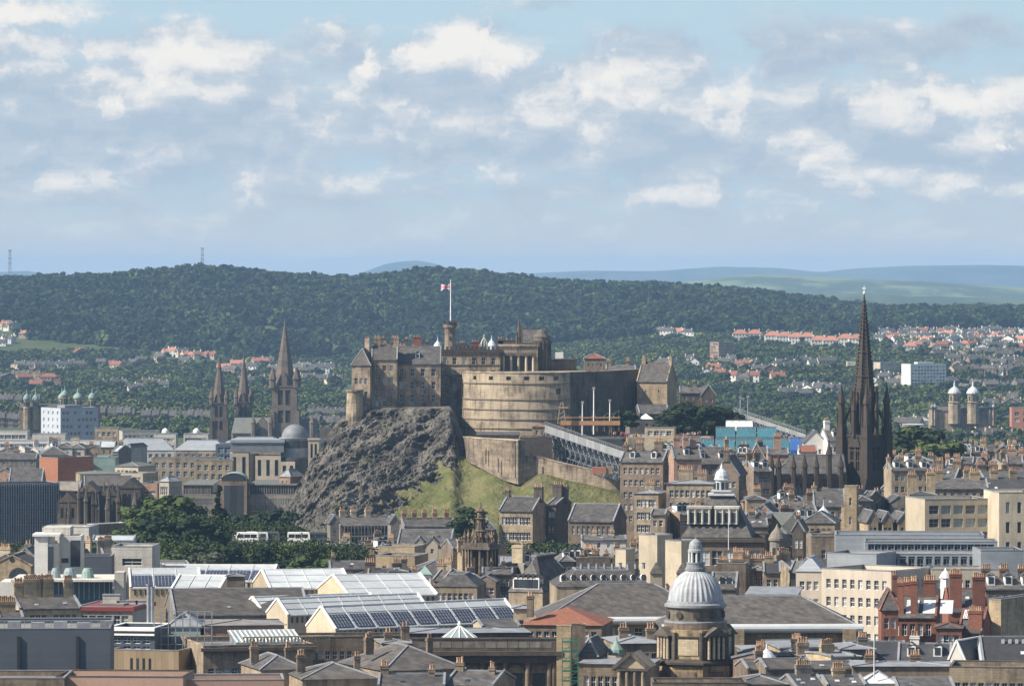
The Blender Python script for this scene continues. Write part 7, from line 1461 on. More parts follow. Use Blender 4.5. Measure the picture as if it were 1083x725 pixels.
B('court_attic', 'long dark attic wall with lead flats behind the court building parapet', 425, 560, 905, 669, 664, 12, 6, 'sooty_stone', 'hip', 'lead', None, zb=80)
B('court_attic', 'weathered brown stone block with small chimneys left of the court building', 394, 440, 890, 680, 676, 10, 10, 'brown_stone', 'hip', 'flat_felt', (1, 5, .8, 1.2, 1, 2.5), zb=74, chim=((.3, .5, 1.4, 1, 1.2, 2), (.8, .5, 1.4, 1, 2.2, 2)))
B('slate_wing', 'dark slate lean-to roof beside the long solar panel hall', 500, 550, 925, 662, 655, 10, 10, 'pale_stone', 'gx', 'slate', None, zb=80)
B('stair_block', 'pale stone stair block with lead top at the right end of the solar hall', 543, 560, 930, 643, 640, 6, 0, 'pale_stone', 'hip', 'lead', (2, 1, .8, 1.6, 1, 4), zb=74)
r = B('red_roof_building', 'brown stone building under a broad rusty red hipped roof', 553, 650, 925, 661, 641, 17, -8, 'brown_stone', 'hip', 'clay_tile', (1, 9, 1.0, 1.8, .6, 3), zb=74, chim=((.08, .1, 1.2, 1, 2.2, 2),), trim=None)
B('chimney_tower', 'tall plain orange-buff chimney stack above the green scaffold', 590, 604, 878, 662, None, 2.0, -8, 'honey_stone', 'flat', 'clay_pot', None, zb=74, trim='castle_stone')
B('chimney_tower', 'shorter brown chimney stack right of the tall orange-buff one', 607, 616, 885, 660, None, 1.6, 0, 'brown_stone', 'flat', 'clay_pot', None, zb=74, trim='castle_stone')
r = thing('scaffold', 'narrow green scaffold tower with ladders at the bottom, right of the court', 'scaffolding', (wx(603, 860), 860, wz(740, 860))); q = MB(); h = wz(678, 860) - wz(740, 860)
for x in (-1.3, 0, 1.3):
    for y in (0, 1.6): q.cbox(x, y, 0, .13, .13, h + .5)
for k in range(7): z = h * k / 6; q.box(-1.35, 1.35, -.06, .06, z - .05, z + .05); q.box(-1.35, 1.35, 1.54, 1.66, z - .05, z + .05); q.box(-1.35, 1.35, -.06, .06, z + .5, z + .58)
for k in range(6): q.bar((-1.3, 0, h * k / 6), (1.3, 0, h * (k + 1) / 6), .1)
q.obj('tubes', 'scaffold_green', r)
for k in range(1, 7): MB().box(-1.35, 1.35, 0, 1.6, h * k / 6 - .12, h * k / 6 - .06).obj('deck', 'scaffold_green', r)
B('slate_building', 'steep dark slate hip roof with lead edges right of the green scaffold', 612, 644, 880, 694, 673, 12, -10, 'brown_stone', 'hip', 'slate', (1, 3, .9, 1.5, .5), zb=74)
B('old_college_wing', 'lead-roofed stone wing left of the domed tower with patina dome', 640, 700, 905, 680, 672, 14, 8, 'buff_stone', 'hip', 'lead', (2, 5, .9, 1.8, 1, 3.5), zb=74, chim=((.3, .5, 1.6, 1, 1.4, 3), (.9, .5, 1.6, 1, 1.2, 3)))
r = thing('patina_dome', 'small pale green pointed roof cap left of the domed tower', 'roof cap', (wx(652, 890), 890, wz(686, 890))); MB().lathe([(1.5, -1), (1.3, 0), (.6, .9), (.2, 1.5), (.06, 2.2)], 10).obj('cap', 'copper_green', r)
B('old_college_range', 'sooty classical range with small pediment and columns, bottom right of the scaffold', 612, 700, 868, 702, 700, 14, -8, 'buff_stone', 'hip', 'lead', (2, 9, .9, 2.0, 1.2, 4), zb=74, trim='black_stone')
def pediment():
    Y = 858; s = Site(668, Y, 740); s.z = 74; r = thing('pediment_porch', 'projecting porch with triangular pediment and dark cornice left of the dome', 'porch', (s.x, Y, 74), R(-12)); z = s.Z; w_ = 30 * Y / F / 2
    MB().box(-w_, w_, 0, 8, 0, z(706)).obj('wall', 'buff_stone', r); g = MB(); g.add([(-w_ - .4, -.5, z(706)), (w_ + .4, -.5, z(706)), (0, -.5, z(690)), (-w_ - .4, 8, z(706)), (w_ + .4, 8, z(706)), (0, 8, z(690))], [(0, 1, 2), (1, 4, 5, 2), (3, 0, 2, 5), (3, 4, 1, 0)]); g.obj('pediment', 'pale_stone', r)
    q = MB(); q.bar((-w_ - .8, -.8, z(706.5)), (0, -.8, z(689.5)), .5, .6); q.bar((w_ + .8, -.8, z(706.5)), (0, -.8, z(689.5)), .5, .6); q.box(-w_ - .8, w_ + .8, -.9, -.2, z(708.5), z(706.6)); q.obj('cornice', 'sooty_stone', r)
    for k in range(4): MB().lathe([(.35, 0), (.3, z(709))], 10).obj('column', 'buff_stone', r, (-w_ * .85 + k * w_ * .567, -.5, 0))
pediment()
# ---------------- the domed tower ----------------
def old_college():
    Y = 880; s = Site(737, Y, 760); s.z = 74; r = thing('domed_tower', 'sooty classical tower with large ribbed grey lead dome and white-capped lantern', 'domed tower', (s.x, Y + 6, 74), R(0)); z = lambda y: wz(y, Y + 6) - 74; k = (Y + 6) / F
    def oc(rad, z0, z1, mb=None, a0=22.5): return (mb or MB()).lathe([(rad, z0), (rad, z1)], 8, a0=R(a0))
    R8 = 40 * k
    MB().lathe([(R8 * 1.08, -3), (R8 * 1.08, z(701)), (R8 * 1.02, z(700.8))], 8, a0=R(8)).obj('base_storey', 'dome_stone', r)
    MB().lathe([(R8 * 1.10, z(701)), (R8 * 1.17, z(699.5)), (R8 * 1.17, z(697.5)), (R8 * 1.0, z(694))], 8, a0=R(8)).obj('lower_cornice', 'black_stone', r)
    MB().lathe([(R8 * .97, z(697)), (R8 * .97, z(664)), (R8 * .9, z(663.8))], 8, a0=R(8)).obj('octagon', 'dome_stone', r)
    for i in range(8):
        am = R(8 + 22.5 + 45 * i); ap = R8 * .97 * math.cos(R(22.5)); hw = R8 * .97 * math.sin(R(22.5))
        if i % 2 == 0:
            rt = am + R(90); loc = (ap * math.cos(am), ap * math.sin(am), 0)
            MB().box(-hw * .62, hw * .62, -.35, .1, z(693), z(670)).obj('panel_recess', 'black_stone', r, loc, rt)
            for j in range(4): MB().lathe([(.26, z(694)), (.22, z(671))], 10).obj('column', 'pale_stone', r, (loc[0] + math.cos(rt) * hw * (-.6 + .4 * j) + .75 * math.cos(am), loc[1] + math.sin(rt) * hw * (-.6 + .4 * j) + .75 * math.sin(am), 0))
            g = MB(); g.add([(-hw * .95, -1.2, z(669)), (hw * .95, -1.2, z(669)), (0, -1.2, z(660.5)), (-hw * .95, 1.0, z(669)), (hw * .95, 1.0, z(669)), (0, 1.0, z(660.5))], [(0, 1, 2), (1, 4, 5, 2), (3, 0, 2, 5), (3, 4, 1, 0)]); g.obj('pediment', 'sooty_stone', r, loc, rt)
            q = MB(); q.box(-hw * .98, hw * .98, -1.35, 0, z(670.5), z(669)); q.obj('entablature', 'black_stone', r, loc, rt)
        else:
            rt = am + R(90); loc = (ap * math.cos(am), ap * math.sin(am), 0); MB().box(-hw * .72, hw * .72, -.12, .1, z(690), z(673)).obj('plain_panel', 'pale_stone', r, loc, rt); q = MB(); q.box(-hw * .8, hw * .8, -.3, 0, z(671.5), z(670)); q.obj('string_course', 'black_stone', r, loc, rt)
        MB().lathe([(.5, z(697)), (.5, z(666))], 8).obj('corner_pier', 'sooty_stone', r, (R8 * .97 * math.cos(R(8 + 45 * i)), R8 * .97 * math.sin(R(8 + 45 * i)), 0))
        MB().box(-hw * .6, hw * .6, -.15, .1, z(722), z(707)).obj('base_panel', 'brown_stone', r, (R8 * 1.08 * math.cos(R(22.5)) * math.cos(am), R8 * 1.08 * math.cos(R(22.5)) * math.sin(am), 0), am + R(90))
    MB().lathe([(33 * k, z(666)), (33.5 * k, z(657.5)), (31 * k, z(656.5))], 40).obj('attic_ring', 'brown_stone', r); MB().lathe([(32.5 * k, z(657.5)), (33.5 * k, z(657)), (33.5 * k, z(655.5)), (30 * k, z(655))], 40).obj('ring_ledge', 'lead', r)
    MB().lathe([(30 * k, z(656)), (30 * k, z(641))], 40).obj('drum', 'dome_drum', r)
    for i in range(10):
        a = R(-162 + 36 * i); o = MB().lathe([(1.0 * .62, 0), (1.0 * .62, .2)], 14).obj('round_window', 'black_stone', r, (30.2 * k * math.cos(a), 30.2 * k * math.sin(a), z(648.5)), 0); o.rotation_euler = (R(90), 0, a + R(90))
    MB().lathe([(30.5 * k, z(642)), (33 * k, z(640.5)), (33 * k, z(638)), (30.5 * k, z(636.5)), (30 * k, z(634))], 40).obj('dome_cornice', 'lead', r)
    H = z(601) - z(636); rr = 29.2 * k; pf = [(rr * math.cos(t_ * math.pi / 2 / 14) * 1.0, z(636) + H * math.sin(t_ * math.pi / 2 / 14)) for t_ in range(13)]
    n = 160; vs = []; fs = []
    for (a_, zz) in pf:
        for i in range(n): ph = 2 * math.pi * i / n; f_ = (.5 + .5 * math.cos(ph * 32)) ** 1.5; q_ = a_ * (1 - .035 * (1 - f_)) ; vs.append((q_ * math.cos(ph), q_ * math.sin(ph), zz))
    for j in range(len(pf) - 1):
        for i in range(n): fs.append((j * n + i, j * n + (i + 1) % n, (j + 1) * n + (i + 1) % n, (j + 1) * n + i))
    fs.append(tuple(range((len(pf) - 1) * n, len(pf) * n))); mb = MB(); mb.add(vs, fs); mb.obj('dome', 'dome_lead', r)
    MB().lathe([(11 * k, z(602.5)), (11 * k, z(600)), (10 * k, z(599.5)), (9.4 * k, z(596)), (9.8 * k, z(595.5)), (9.8 * k, z(594))], 20).obj('lantern_base', 'lead', r)
    MB().lathe([(4.2 * k, z(594)), (4.2 * k, z(583))], 12).obj('lantern_core', 'black_stone', r)
    for i in range(8): a = R(45 * i + 10); MB().lathe([(.24, z(594)), (.22, z(583))], 8).obj('lantern_column', 'white_lead', r, (6.6 * k * math.cos(a), 6.6 * k * math.sin(a), 0))
    MB().lathe([(8.2 * k, z(583.5)), (8.2 * k, z(581)), (7.0 * k, z(580)), (7.2 * k, z(579)), (6.9 * k, z(576)), (5.6 * k, z(572.5)), (3.0 * k, z(570.5)), (.6 * k, z(569.6)), (.15, z(568))], 24).obj('lantern_cap', 'dome_lead', r, smooth=False)
stone('dome_stone', (.44, .33, .18), .85, .28, lo=.40, hi=.58); stone('dome_drum', (.20, .17, .13), .7, .3); pmat('dome_lead', (.37, .385, .40), .6, (.17, .175, .185), .5, .75, .15, None, .55, lo=.42, hi=.62)
old_college()

# ---------------- right-hand near town ----------------
r = B('big_slate_hall', 'huge plain grey slate roof with a fat pale gutter, left of the dome', 568, 760, 960, 656, 617, 22, 4, 'honey_stone', 'hip', 'brown_slate', (1, 12, 1.6, 1.8, .8, 3), zb=74, over=.9)
Wd, D, ze, zr = dims[r.name]; o = MB().lathe([(.75, -Wd / 2 - .5), (.75, Wd / 2 + .5)], 12).obj('gutter_roll', 'white_lead', r, (0, -D / 2 - .9, ze)); o.rotation_euler = (0, R(90), 0)
r = B('big_slate_hall', 'huge plain grey slate hip roof with a fat pale gutter, right of the dome', 700, 908, 940, 664, 630, 19, 2, 'honey_stone', 'hip', 'brown_slate', (1, 4, .9, 2.0, 1.8, 4), zb=74, over=.9)
Wd, D, ze, zr = dims[r.name]; o = MB().lathe([(.85, -Wd / 2 - .8), (.85, Wd / 2 + .8)], 12).obj('gutter_roll', 'white_lead', r, (0, -D / 2 - 1.0, ze)); o.rotation_euler = (0, R(90), 0)
for f_ in (.07, .37, .95): MB().box(-1.2, 1.2, -2.2, 0, 0, ze - .2).obj('pier', 'honey_stone', r, (-Wd / 2 + Wd * f_, -D / 2, 0))
B('plant_roof', 'low lead-edged rooftop plant behind the right-hand slate hip roof', 790, 850, 985, 628, 622, 10, -8, 'lead', 'shed', 'lead', None, zb=80)
r = B('mansard_block', 'tall grey slate mansard with white arched dormers on its left', 538, 612, 1060, 626, 586, 20, -22, 'buff_stone', 'mansard', 'slate', None, zb=74, curb=4.5, chim=((.08, .2, 2.4, 1.6, 2.0, 0),), chmat='pale_stone')
Wd, D, ze, zr = dims[r.name]
for i in range(5): dormer(r, -Wd / 2 + 1.6 + i * (Wd - 3.2) / 4, -D / 2 + .2, ze + .4, 1.5, 2.6, 2.4)
r = B('mansard_block', 'long grey slate mansard with a row of round white dormers', 582, 690, 1040, 620, 601, 18, 4, 'buff_stone', 'mansard', 'slate', None, zb=74, curb=4.5)
Wd, D, ze, zr = dims[r.name]
for i in range(9): dormer(r, -Wd / 2 + 1.6 + i * (Wd - 3.2) / 8, -D / 2 + 1.6, ze + .9, 1.25, 1.7, 2.2, arched=True)
q = MB(); W2 = Wd
for i in range(9): MB().lathe([(.35, 0), (.3, 1.0), (.5, 1.2)], 8).obj('roof_vent', 'lead', r, (-Wd * .2 + i * 1.6, 0, zr))
for i, (px, pz, h_) in enumerate(((616, 590, 8), (628, 589, 9), (641, 589, 9), (652, 590, 8))): B('roof_gantry', 'dark chimney-like roof cluster, %s from left over the round dormers' % ORD[i], px - 4, px + 4, 1075, pz, None, 2.5, 0, 'sooty_stone', 'flat', 'clay_pot', None, zb=80, trim='buff_stone', chim=((.5, .5, 1.0, .6, .5, 3),))
B('cream_tower', 'small square cream ventilation tower left of the tall pair', 652, 671, 1055, 581, None, 4, -30, 'cream_render', 'flat', 'lead', None, zb=74)
B('cream_tower', 'tallest square cream tower with lead cap, left one of the joined pair', 676, 712, 1075, 566, None, 5.5, -38, 'cream_render', 'flat', 'lead', None, zb=74)
B('cream_tower', 'square cream tower with lead cap, right one of the joined pair', 704, 738, 1050, 572, None, 5.5, -38, 'cream_render', 'flat', 'lead', None, zb=74)
for i, px in enumerate((694, 722)):
    r = thing('stone_buttress', 'small pointed stone buttress at the foot of the %s cream tower' % ['left', 'right'][i], 'buttress', (wx(px, 1035), 1035, wz(618, 1035) - 10)); MB().box(-1.2, 1.2, -.5, 2, 0, 12.3).obj('body', 'cream_render', r); MB().pyr(0, .5, 12.3, 2.6, 2.6, 2.4).obj('cap', 'brown_slate', r)
def library():
    Y = 1170; r = B('library', 'sooty stone library with steep slate roof, pale dormers and tall mullioned windows', 722, 818, Y, 569, None, 20, -6, 'brown_stone', 'flat', 'lead', (2, 6, 2.4, 3.4, 1.6, 6.2), zb=74, wstyle='big', trim='black_stone', glass='glass_dark')
    Wd, D, ze, zr = dims[r.name]; s = Site(762, Y + 8, 0); 
    def zz(y): return wz(y, Y + 8) - 74
    X_ = lambda px: (wx(px, Y + 8) - r.location.x)
    q = MB(); x0, x1, c0, c1 = X_(723), X_(798), X_(752), X_(777); q.add([(x0, -D / 2 + 1.5, ze), (x1, -D / 2 + 1.5, ze), (x1, D / 2, ze), (x0, D / 2, ze), (c0, -1.5, zz(524)), (c1, -1.5, zz(524)), (c1, 1.5, zz(524)), (c0, 1.5, zz(524))], [(0, 1, 5, 4), (1, 2, 6, 5), (2, 3, 7, 6), (3, 0, 4, 7), (4, 5, 6, 7)]); q.obj('steep_roof', 'slate', r)
    for px in (742, 771):
        d = MB(); w_ = 24 * Y / F / 2; d.box(-w_, w_, 0, 5, zz(553) , zz(537)); d.box(-w_ - .3, w_ + .3, -.3, 5.2, zz(537), zz(534.5)); o = d.obj('dormer', 'pale_concrete', r, (X_(px), -D / 2 + 3.0, 0))
        for k in range(3): MB().box(-.5, .5, -.06, .05, zz(551.5), zz(541)).obj('window', 'glass_dark', o, (-w_ * .62 + k * w_ * .62, 0, 0)); 
        for k in range(4): MB().lathe([(.3, zz(553)), (.25, zz(538))], 8).obj('pilaster', 'pale_concrete', o, (-w_ * .93 + k * w_ * .62, -.2, 0))
    l_ = MB(); l_.cbox(0, 0, zz(524), 6.2, 5, .5); l_.cbox(0, 0, zz(520), 4.6, 4, .4); l_.obj('lantern_deck', 'white_lead', r, (X_(764), 0, 0))
    MB().lathe([(1.5, zz(520)), (1.5, zz(508)), (1.9, zz(507.4)), (1.7, zz(506.5)), (1.6, zz(503)), (1.2, zz(499)), (.5, zz(496)), (.35, zz(493.5)), (.05, zz(490))], 10).obj('lantern', 'white_lead', r, (X_(764), 0, 0))
    for k in range(8): a = R(45 * k + 10); MB().cbox(0, 0, zz(519), .7, .1, 1.9).obj('lantern_window', 'glass_dark', r, (X_(764) + 1.46 * math.cos(a), 1.46 * math.sin(a), 0), a + R(90))
    q = MB(); q.box(-Wd / 2 - .4, Wd / 2 + .4, -D / 2 - .6, -D / 2 - .01, ze - .9, ze - .2); q.box(-Wd / 2 - .2, Wd / 2 + .2, -D / 2 - .5, -D / 2 - .02, ze - 8.2, ze - 7.6); q.obj('cornice', 'black_stone', r)
    fp = thing('flagpole', 'thin white flagpole in front of the library roof', 'flagpole', (wx(770.5, 1165), 1165, wz(572, 1165))); MB().lathe([(.09, -2), (.06, wz(536, 1165) - wz(572, 1165))], 6).obj('pole', 'white_paint', fp)
library()
B('chimney_house', 'brown brick block carrying a long row of mixed chimney pots beside the dome', 758, 792, 1080, 596, None, 5, -8, 'brown_stone', 'flat', 'flat_felt', None, zb=74, chim=((.2, .4, 2.0, .9, .6, 6), (.7, .4, 2.6, .9, .8, 8)), chmat='brown_stone')
r = B('slate_building', 'small slate roof with two round-headed white dormers right of the dome', 752, 784, 1010, 622, 605, 10, -6, 'grey_stone', 'gx', 'slate', None, zb=74)
for k in (.45, .7): dormer(r, -dims[r.name][0] / 2 + dims[r.name][0] * k, -3.6, dims[r.name][2] + .5, 1.5, 2.0, 2, arched=True)
B('turreted_bank', 'stone building with steep green-grey slate roof and small turret', 808, 852, 1185, 578, 542, 14, -8, 'brown_stone', 'mansard', 'green_slate', (2, 4, 1.2, 2.2, 1, 4.4), zb=74, curb=6.5)
r = thing('corner_turret', 'round stone corner turret with pointed slate cap right of the library', 'turret', (wx(822, 1160), 1160, 74)); h = wz(572, 1160) - 74; MB().lathe([(1.7, 0), (1.7, h), (2.0, h + .2), (2.0, h + .7), (1.4, h + 1.9), (.5, h + 3), (.05, h + 4)], 14).obj('turret', 'grey_stone', r)
for a in (-120, -80, -40): MB().cbox(0, 0, h - 3, .7, .1, 1.6).obj('window', 'glass_dark', r, (1.68 * math.cos(R(a)), 1.68 * math.sin(R(a)), 0), R(a + 90))
r = B('baroque_front', 'dark ornate baroque dormer front with curved gable', 838, 856, 1180, 562, 549, 8, -10, 'sooty_stone', 'gy', 'slate', (2, 2, 1.0, 2.2, .8, 4), zb=74, chim=((.5, .1, 1.0, .8, 1.0, 2),))
B('banded_block', 'flat-topped buff block with bold horizontal stone bands', 853, 893, 1165, 564, None, 12, -16, 'honey_stone', 'flat', 'slate', None, zb=74, trim='brown_stone')
for i, (y_, a, b) in enumerate(((571, 853, 893), (578, 853, 893), (585, 853, 893))):
    pass
B('slate_building', 'grey slate hip roof with white lead ridges and ball finials above the banded block', 848, 892, 1215, 553, 540, 12, -10, 'buff_stone', 'hip', 'slate', (1, 5, .9, 1.5, .6, 3), zb=74)
r = thing('pointed_canopy', 'small pale blue-white pointed roof canopy above the slate roofs, with thin spike', 'canopy', (wx(871, 1250), 1250, wz(544, 1250))); MB().lathe([(2.2, -2), (2.2, 0), (.4, 1.8), (.15, 2.2), (.04, 3.8)], 8).obj('canopy', 'white_lead', r)
B('street_house', 'slate-roofed stone block with dark windows left of the turreted bank', 786, 812, 1240, 556, 548, 12, 0, 'grey_stone', 'gx', 'slate', (2, 3, 1, 1.7, .8, 3.6), chim=((.4, .5, 1.6, 1, 1.6, 4),), zb=74)
B('long_band', 'long brown stone flat-roofed block under a grey metal canopy', 858, 960, 1130, 567, None, 12, 0, 'brown_stone', 'flat', 'lead', (1, 5, 1, 2, 2, 4), zb=74)
glassmat('glass_ribbon', (.02, .03, .042), .3, spec=.3)
def grey_metal():
    B('grey_metal_building', 'upper storey of the grey metal office with long dark ribbon window', 884, 1045, 1090, 566, None, 16, -3, 'zinc', 'flat', 'lead', None, zb=74, trim='lead')
    B('grey_metal_building', 'middle grey metal office block with glazed ribbon, cream tower side behind', 915, 1058, 1078, 573, None, 12, -3, 'zinc', 'flat', 'lead', (1, 19, 1.35, 2.2, .35, 2.4), zb=74, glass='glass_ribbon', panes=False, frame='zinc', trim='lead')
    B('grey_metal_building', 'lower stepped grey metal block with blue glass front', 938, 1040, 1062, 586, None, 12, -3, 'zinc', 'flat', 'white_paint', (1, 15, 1.35, 3.2, .35, 3.4), zb=74, glass='glass_ribbon', panes=False, frame='zinc', trim='lead')
    B('grey_metal_building', 'plain grey metal end block on the right of the glazed offices', 1034, 1083, 1050, 582, None, 12, 3, 'zinc', 'flat', 'lead', (1, 1, .9, 2.2, 1.8, 4), zb=74, trim='lead')
    B('grey_metal_building', 'grey metal attic block with recessed slots over the cream offices, left end', 876, 952, 1052, 586, None, 12, -24, 'zinc', 'flat', 'lead', (1, 4, .9, 2.2, 2, 4), zb=74, trim='lead')
grey_metal()
B('cream_office', 'pale pinkish five-storey stone office with regular square windows', 872, 992, 1030, 604, None, 16, -36, 'rosy_render', 'flat', 'lead', (5, 8, 1.05, 1.9, 1.2, 3.6), (5, 7, 1.05, 1.9, 1.2, 3.6), zb=74, cat='office')
B('cream_office', 'low cream wing with buff corner and grey mansard left of the pinkish office', 842, 880, 1050, 604, 588, 12, -10, 'rosy_render', 'mansard', 'zinc', (3, 3, 1, 1.8, 1.2, 3.6), zb=74, curb=2.5)
B('cream_office', 'cream stone wing with scattered square windows behind the red brick house', 985, 1062, 1040, 602, None, 12, 0, 'rosy_render', 'flat', 'lead', (3, 9, 1.0, 1.6, 1.2, 3.6), zb=74)
r = B('cream_modern', 'cream modern building with glazed upper storeys and sloping canopy', 963, 1050, 1190, 528, None, 16, 12, 'cream_render', 'flat', 'white_lead', (3, 7, 2.3, 2.0, .9, 3.1), zb=74, glass='glass_pale', panes=False, frame='zinc', cat='office')
B('cream_modern', 'plain cream modern block with narrow vertical slots at the right edge', 1048, 1100, 1180, 521, None, 18, 6, 'cream_render', 'flat', 'white_lead', (3, 3, .9, 2.6, 1.2, 4.6), zb=74, glass='glass_dark', wstyle='slit', cat='office')
# red brick house
def redhouse():
    r = B('red_brick_house', 'ornate red sandstone and brick house with many tall orange-potted chimneys', 932, 1000, 965, 652, 630, 13, -8, 'red_sandstone', 'gx', 'slate', (2, 6, 1.0, 2.3, .8, 3.4), zb=74, chim=((.35, .1, 1.3, 1.1, 5.5, 3), (.6, .1, 1.3, 1.1, 5.8, 3), (.45, .9, 2.4, 1.1, 5.0, 5), (.82, .9, 2.4, 1.1, 5.4, 5)), chmat='red_brick', trim='red_sandstone')
    Wd, D, ze, zr = dims[r.name]
    for i in range(3): a = Vector((-Wd * .05 + i * 3.2, -D * .42, ze + (zr - ze) * .16)); q = MB(); q.slab([(a.x, -D * .44, ze + (zr - ze) * .12 + .25), (a.x + 2.4, -D * .44, ze + (zr - ze) * .12 + .25), (a.x + 2.4, -D * .12, ze + (zr - ze) * .76 + .25), (a.x, -D * .12, ze + (zr - ze) * .76 + .25)], .1); q.obj('rooflight', 'white_lead', r)
    B('red_brick_house', 'red sandstone turreted gable at the left end of the red house', 932, 950, 955, 645, 622, 8, 0, 'red_sandstone', 'hip', 'brown_slate', (2, 2, .9, 2, .8, 3.4), zb=74, chim=((.85, .3, 1.0, .9, 2.5, 2),), chmat='red_brick', trim='red_sandstone')
    B('red_brick_house', 'big brown brick gable with two massive chimneys right of the red house', 1003, 1044, 985, 646, 622, 14, 0, 'red_brick', 'gx', 'slate', (1, 2, .9, 1.6, 1, 3.4), zb=74, chim=((.2, .1, 2.4, 1.3, 6.2, 6), (.8, .1, 2.4, 1.3, 5.6, 6)), chmat='red_brick', trim='red_sandstone')
    r = B('red_brick_house', 'right-hand red brick wing with slate roof and a barred white rooflight', 1014, 1056, 950, 668, 644, 13, -14, 'red_sandstone', 'gx', 'slate', (1, 4, .9, 1.8, 1, 3.4), zb=74, chim=((.7, .1, 2.6, 1.6, 3.0, 6),), chmat='red_brick', trim='red_sandstone')
    Wd, D, ze, zr = dims[r.name]; q = MB(); q.slab([(-Wd * .4, -D * .25, ze + (zr - ze) * .5 + .3), (Wd * .12, -D * .25, ze + (zr - ze) * .5 + .3), (Wd * .12, -D * .05, ze + (zr - ze) * .9 + .3), (-Wd * .4, -D * .05, ze + (zr - ze) * .9 + .3)], .1); o = q.obj('rooflight', 'glass_dark', r)
    for k in range(9): x = -Wd * .4 + Wd * .52 * k / 8; MB().bar((x, -D * .25, ze + (zr - ze) * .5 + .36), (x, -D * .05, ze + (zr - ze) * .9 + .36), .14, .08).obj('bar', 'white_paint', o)
    B('red_brick_house', 'low red sandstone front with mullioned windows between the red gables', 990, 1022, 945, 664, 658, 8, -6, 'red_sandstone', 'hip', 'slate', (2, 4, 1.0, 2.0, .7, 3.2), zb=74, trim='red_sandstone')
    r = thing('cupola', 'little white wooden cupola behind the red brick chimneys', 'cupola', (wx(1000, 1030), 1030, wz(622, 1030))); h = wz(600, 1030) - wz(622, 1030); MB().lathe([(1.0, -2), (1.0, h * .5), (1.3, h * .52), (.8, h * .75), (.2, h * .9), (.05, h)], 8).obj('cupola', 'white_paint', r)
redhouse()
B('buff_block', 'plain buff block with blank side wall at the right edge above the white gable', 1050, 1100, 960, 634, None, 16, -30, 'honey_stone', 'flat', 'flat_felt', None, zb=74)
B('slate_building', 'row of brown houses with dormers and pots right of the big chimneys', 1040, 1095, 1010, 622, 610, 12, 0, 'brown_stone', 'gx', 'slate', (1, 6, .9, 1.6, .5, 3), chim=((.1, .5, 1.8, 1, 1.6, 4), (.45, .5, 1.8, 1, 1.6, 4), (.8, .5, 1.8, 1, 1.6, 4)), dorm=3, zb=74)
B('white_gable_house', 'bright white gabled house with dark slate roof near the bottom right', 1010, 1048, 895, 698, 675, 12, -28, 'white_render', 'gy', 'dark_slate', None, zb=74, trim='white_paint')
r = B('dark_slate_hall', 'long dark slate roof with a row of small vents at the bottom right edge', 1040, 1100, 890, 702, 673, 14, 0, 'blue_grey_wall', 'gx', 'dark_slate', (1, 8, 1.4, 1.0, .3, 1.6), zb=74, glass='glass_blue', panes=False)
Wd, D, ze, zr = dims[r.name]
for k in range(5): MB().cbox(-Wd * .1 + k * 1.2, -D * .12, zr - (zr - ze) * .24, .5, .5, .7).obj('roof_vent', 'white_lead', r)
B('slate_building', 'very dark flat slate roof behind the white gable, with lead ridges', 896, 960, 910, 698, 678, 18, 0, 'grey_stone', 'gx', 'dark_slate', None, zb=74)
B('slate_building', 'dark slate roof with dormer boxes just left of the white gable', 950, 1014, 905, 700, 680, 14, -6, 'white_render', 'gx', 'dark_slate', (1, 6, .8, 1.3, .5, 2.6), zb=74, dorm=2, chim=((.3, .5, 1.6, 1, 1.2, 3),))
B('buff_block', 'long low buff building with dark parapet line along the bottom right', 1005, 1100, 850, 706, None, 14, -8, 'buff_stone', 'flat', 'flat_felt', (2, 9, 1, 1.6, 1.6, 3.6), zb=74, trim='sooty_stone')
B('buff_block', 'brown flat-topped block with dormer boxes right of the domed tower', 902, 1008, 858, 704, 699, 12, 0, 'brown_stone', 'hip', 'lead', (2, 10, 1, 1.6, 1, 3.4), zb=74, chim=((.2, .5, 1.8, 1, 1.0, 4), (.65, .5, 1.8, 1, 1.0, 4)))
r = B('bay_turret', 'small white-windowed bay turret with lead cap and red frames at the bottom', 913, 947, 838, 722, 709, 6, 0, 'white_render', 'hip', 'white_lead', (1, 4, .9, 1.5, .3, 2.2), zb=74, frame='red_paint')
fp = thing('flagpole', 'slim white flagpole standing on the bay turret at the bottom', 'flagpole', (wx(924.5, 838), 838, wz(716, 838))); MB().lathe([(.1, 0), (.06, wz(668, 838) - wz(716, 838))], 8).obj('pole', 'white_paint', fp)
pr2 = random.Random(12)
spots = [(782, 846, 905, 687, 682, 'lead', 'hip', 'lead-roofed flat block right behind the domed tower'), (812, 884, 900, 684, 678, 'lead', 'shed', 'flat roof with pale striped rooflights below the slate hip roof'), (840, 910, 885, 694, 689, 'flat_felt', 'hip', 'brown rooftop with scattered pots below the rooflights'), (780, 815, 868, 707, 697, 'slate', 'gx', 'narrow slate roof touching the right side of the domed tower'), (800, 860, 862, 706, 696, 'brown_slate', 'gx', 'brown slate gable roof with clay pots right of the domed tower'), (846, 908, 860, 706, 699, 'slate', 'gx', 'slate roof with white edges between the pots and the flagpole'), (776, 835, 838, 723, 713, 'slate', 'hip', 'slate roof with ribbed lead strips at the bottom right of the dome'), (826, 874, 835, 726, 713, 'dark_slate', 'gx', 'dark slate roof with white diagonal edges at the bottom'), (866, 916, 834, 724, 714, 'slate', 'gx', 'low slate roof with a brown chimney left of the bay turret'), (945, 1010, 834, 727, 716, 'slate', 'gx', 'slate roof with brown pediment at the bottom, right of the bay turret'), (884, 925, 905, 686, 680, 'lead', 'hip', 'square lead-capped stair block under the right end of the slate hip roof')]
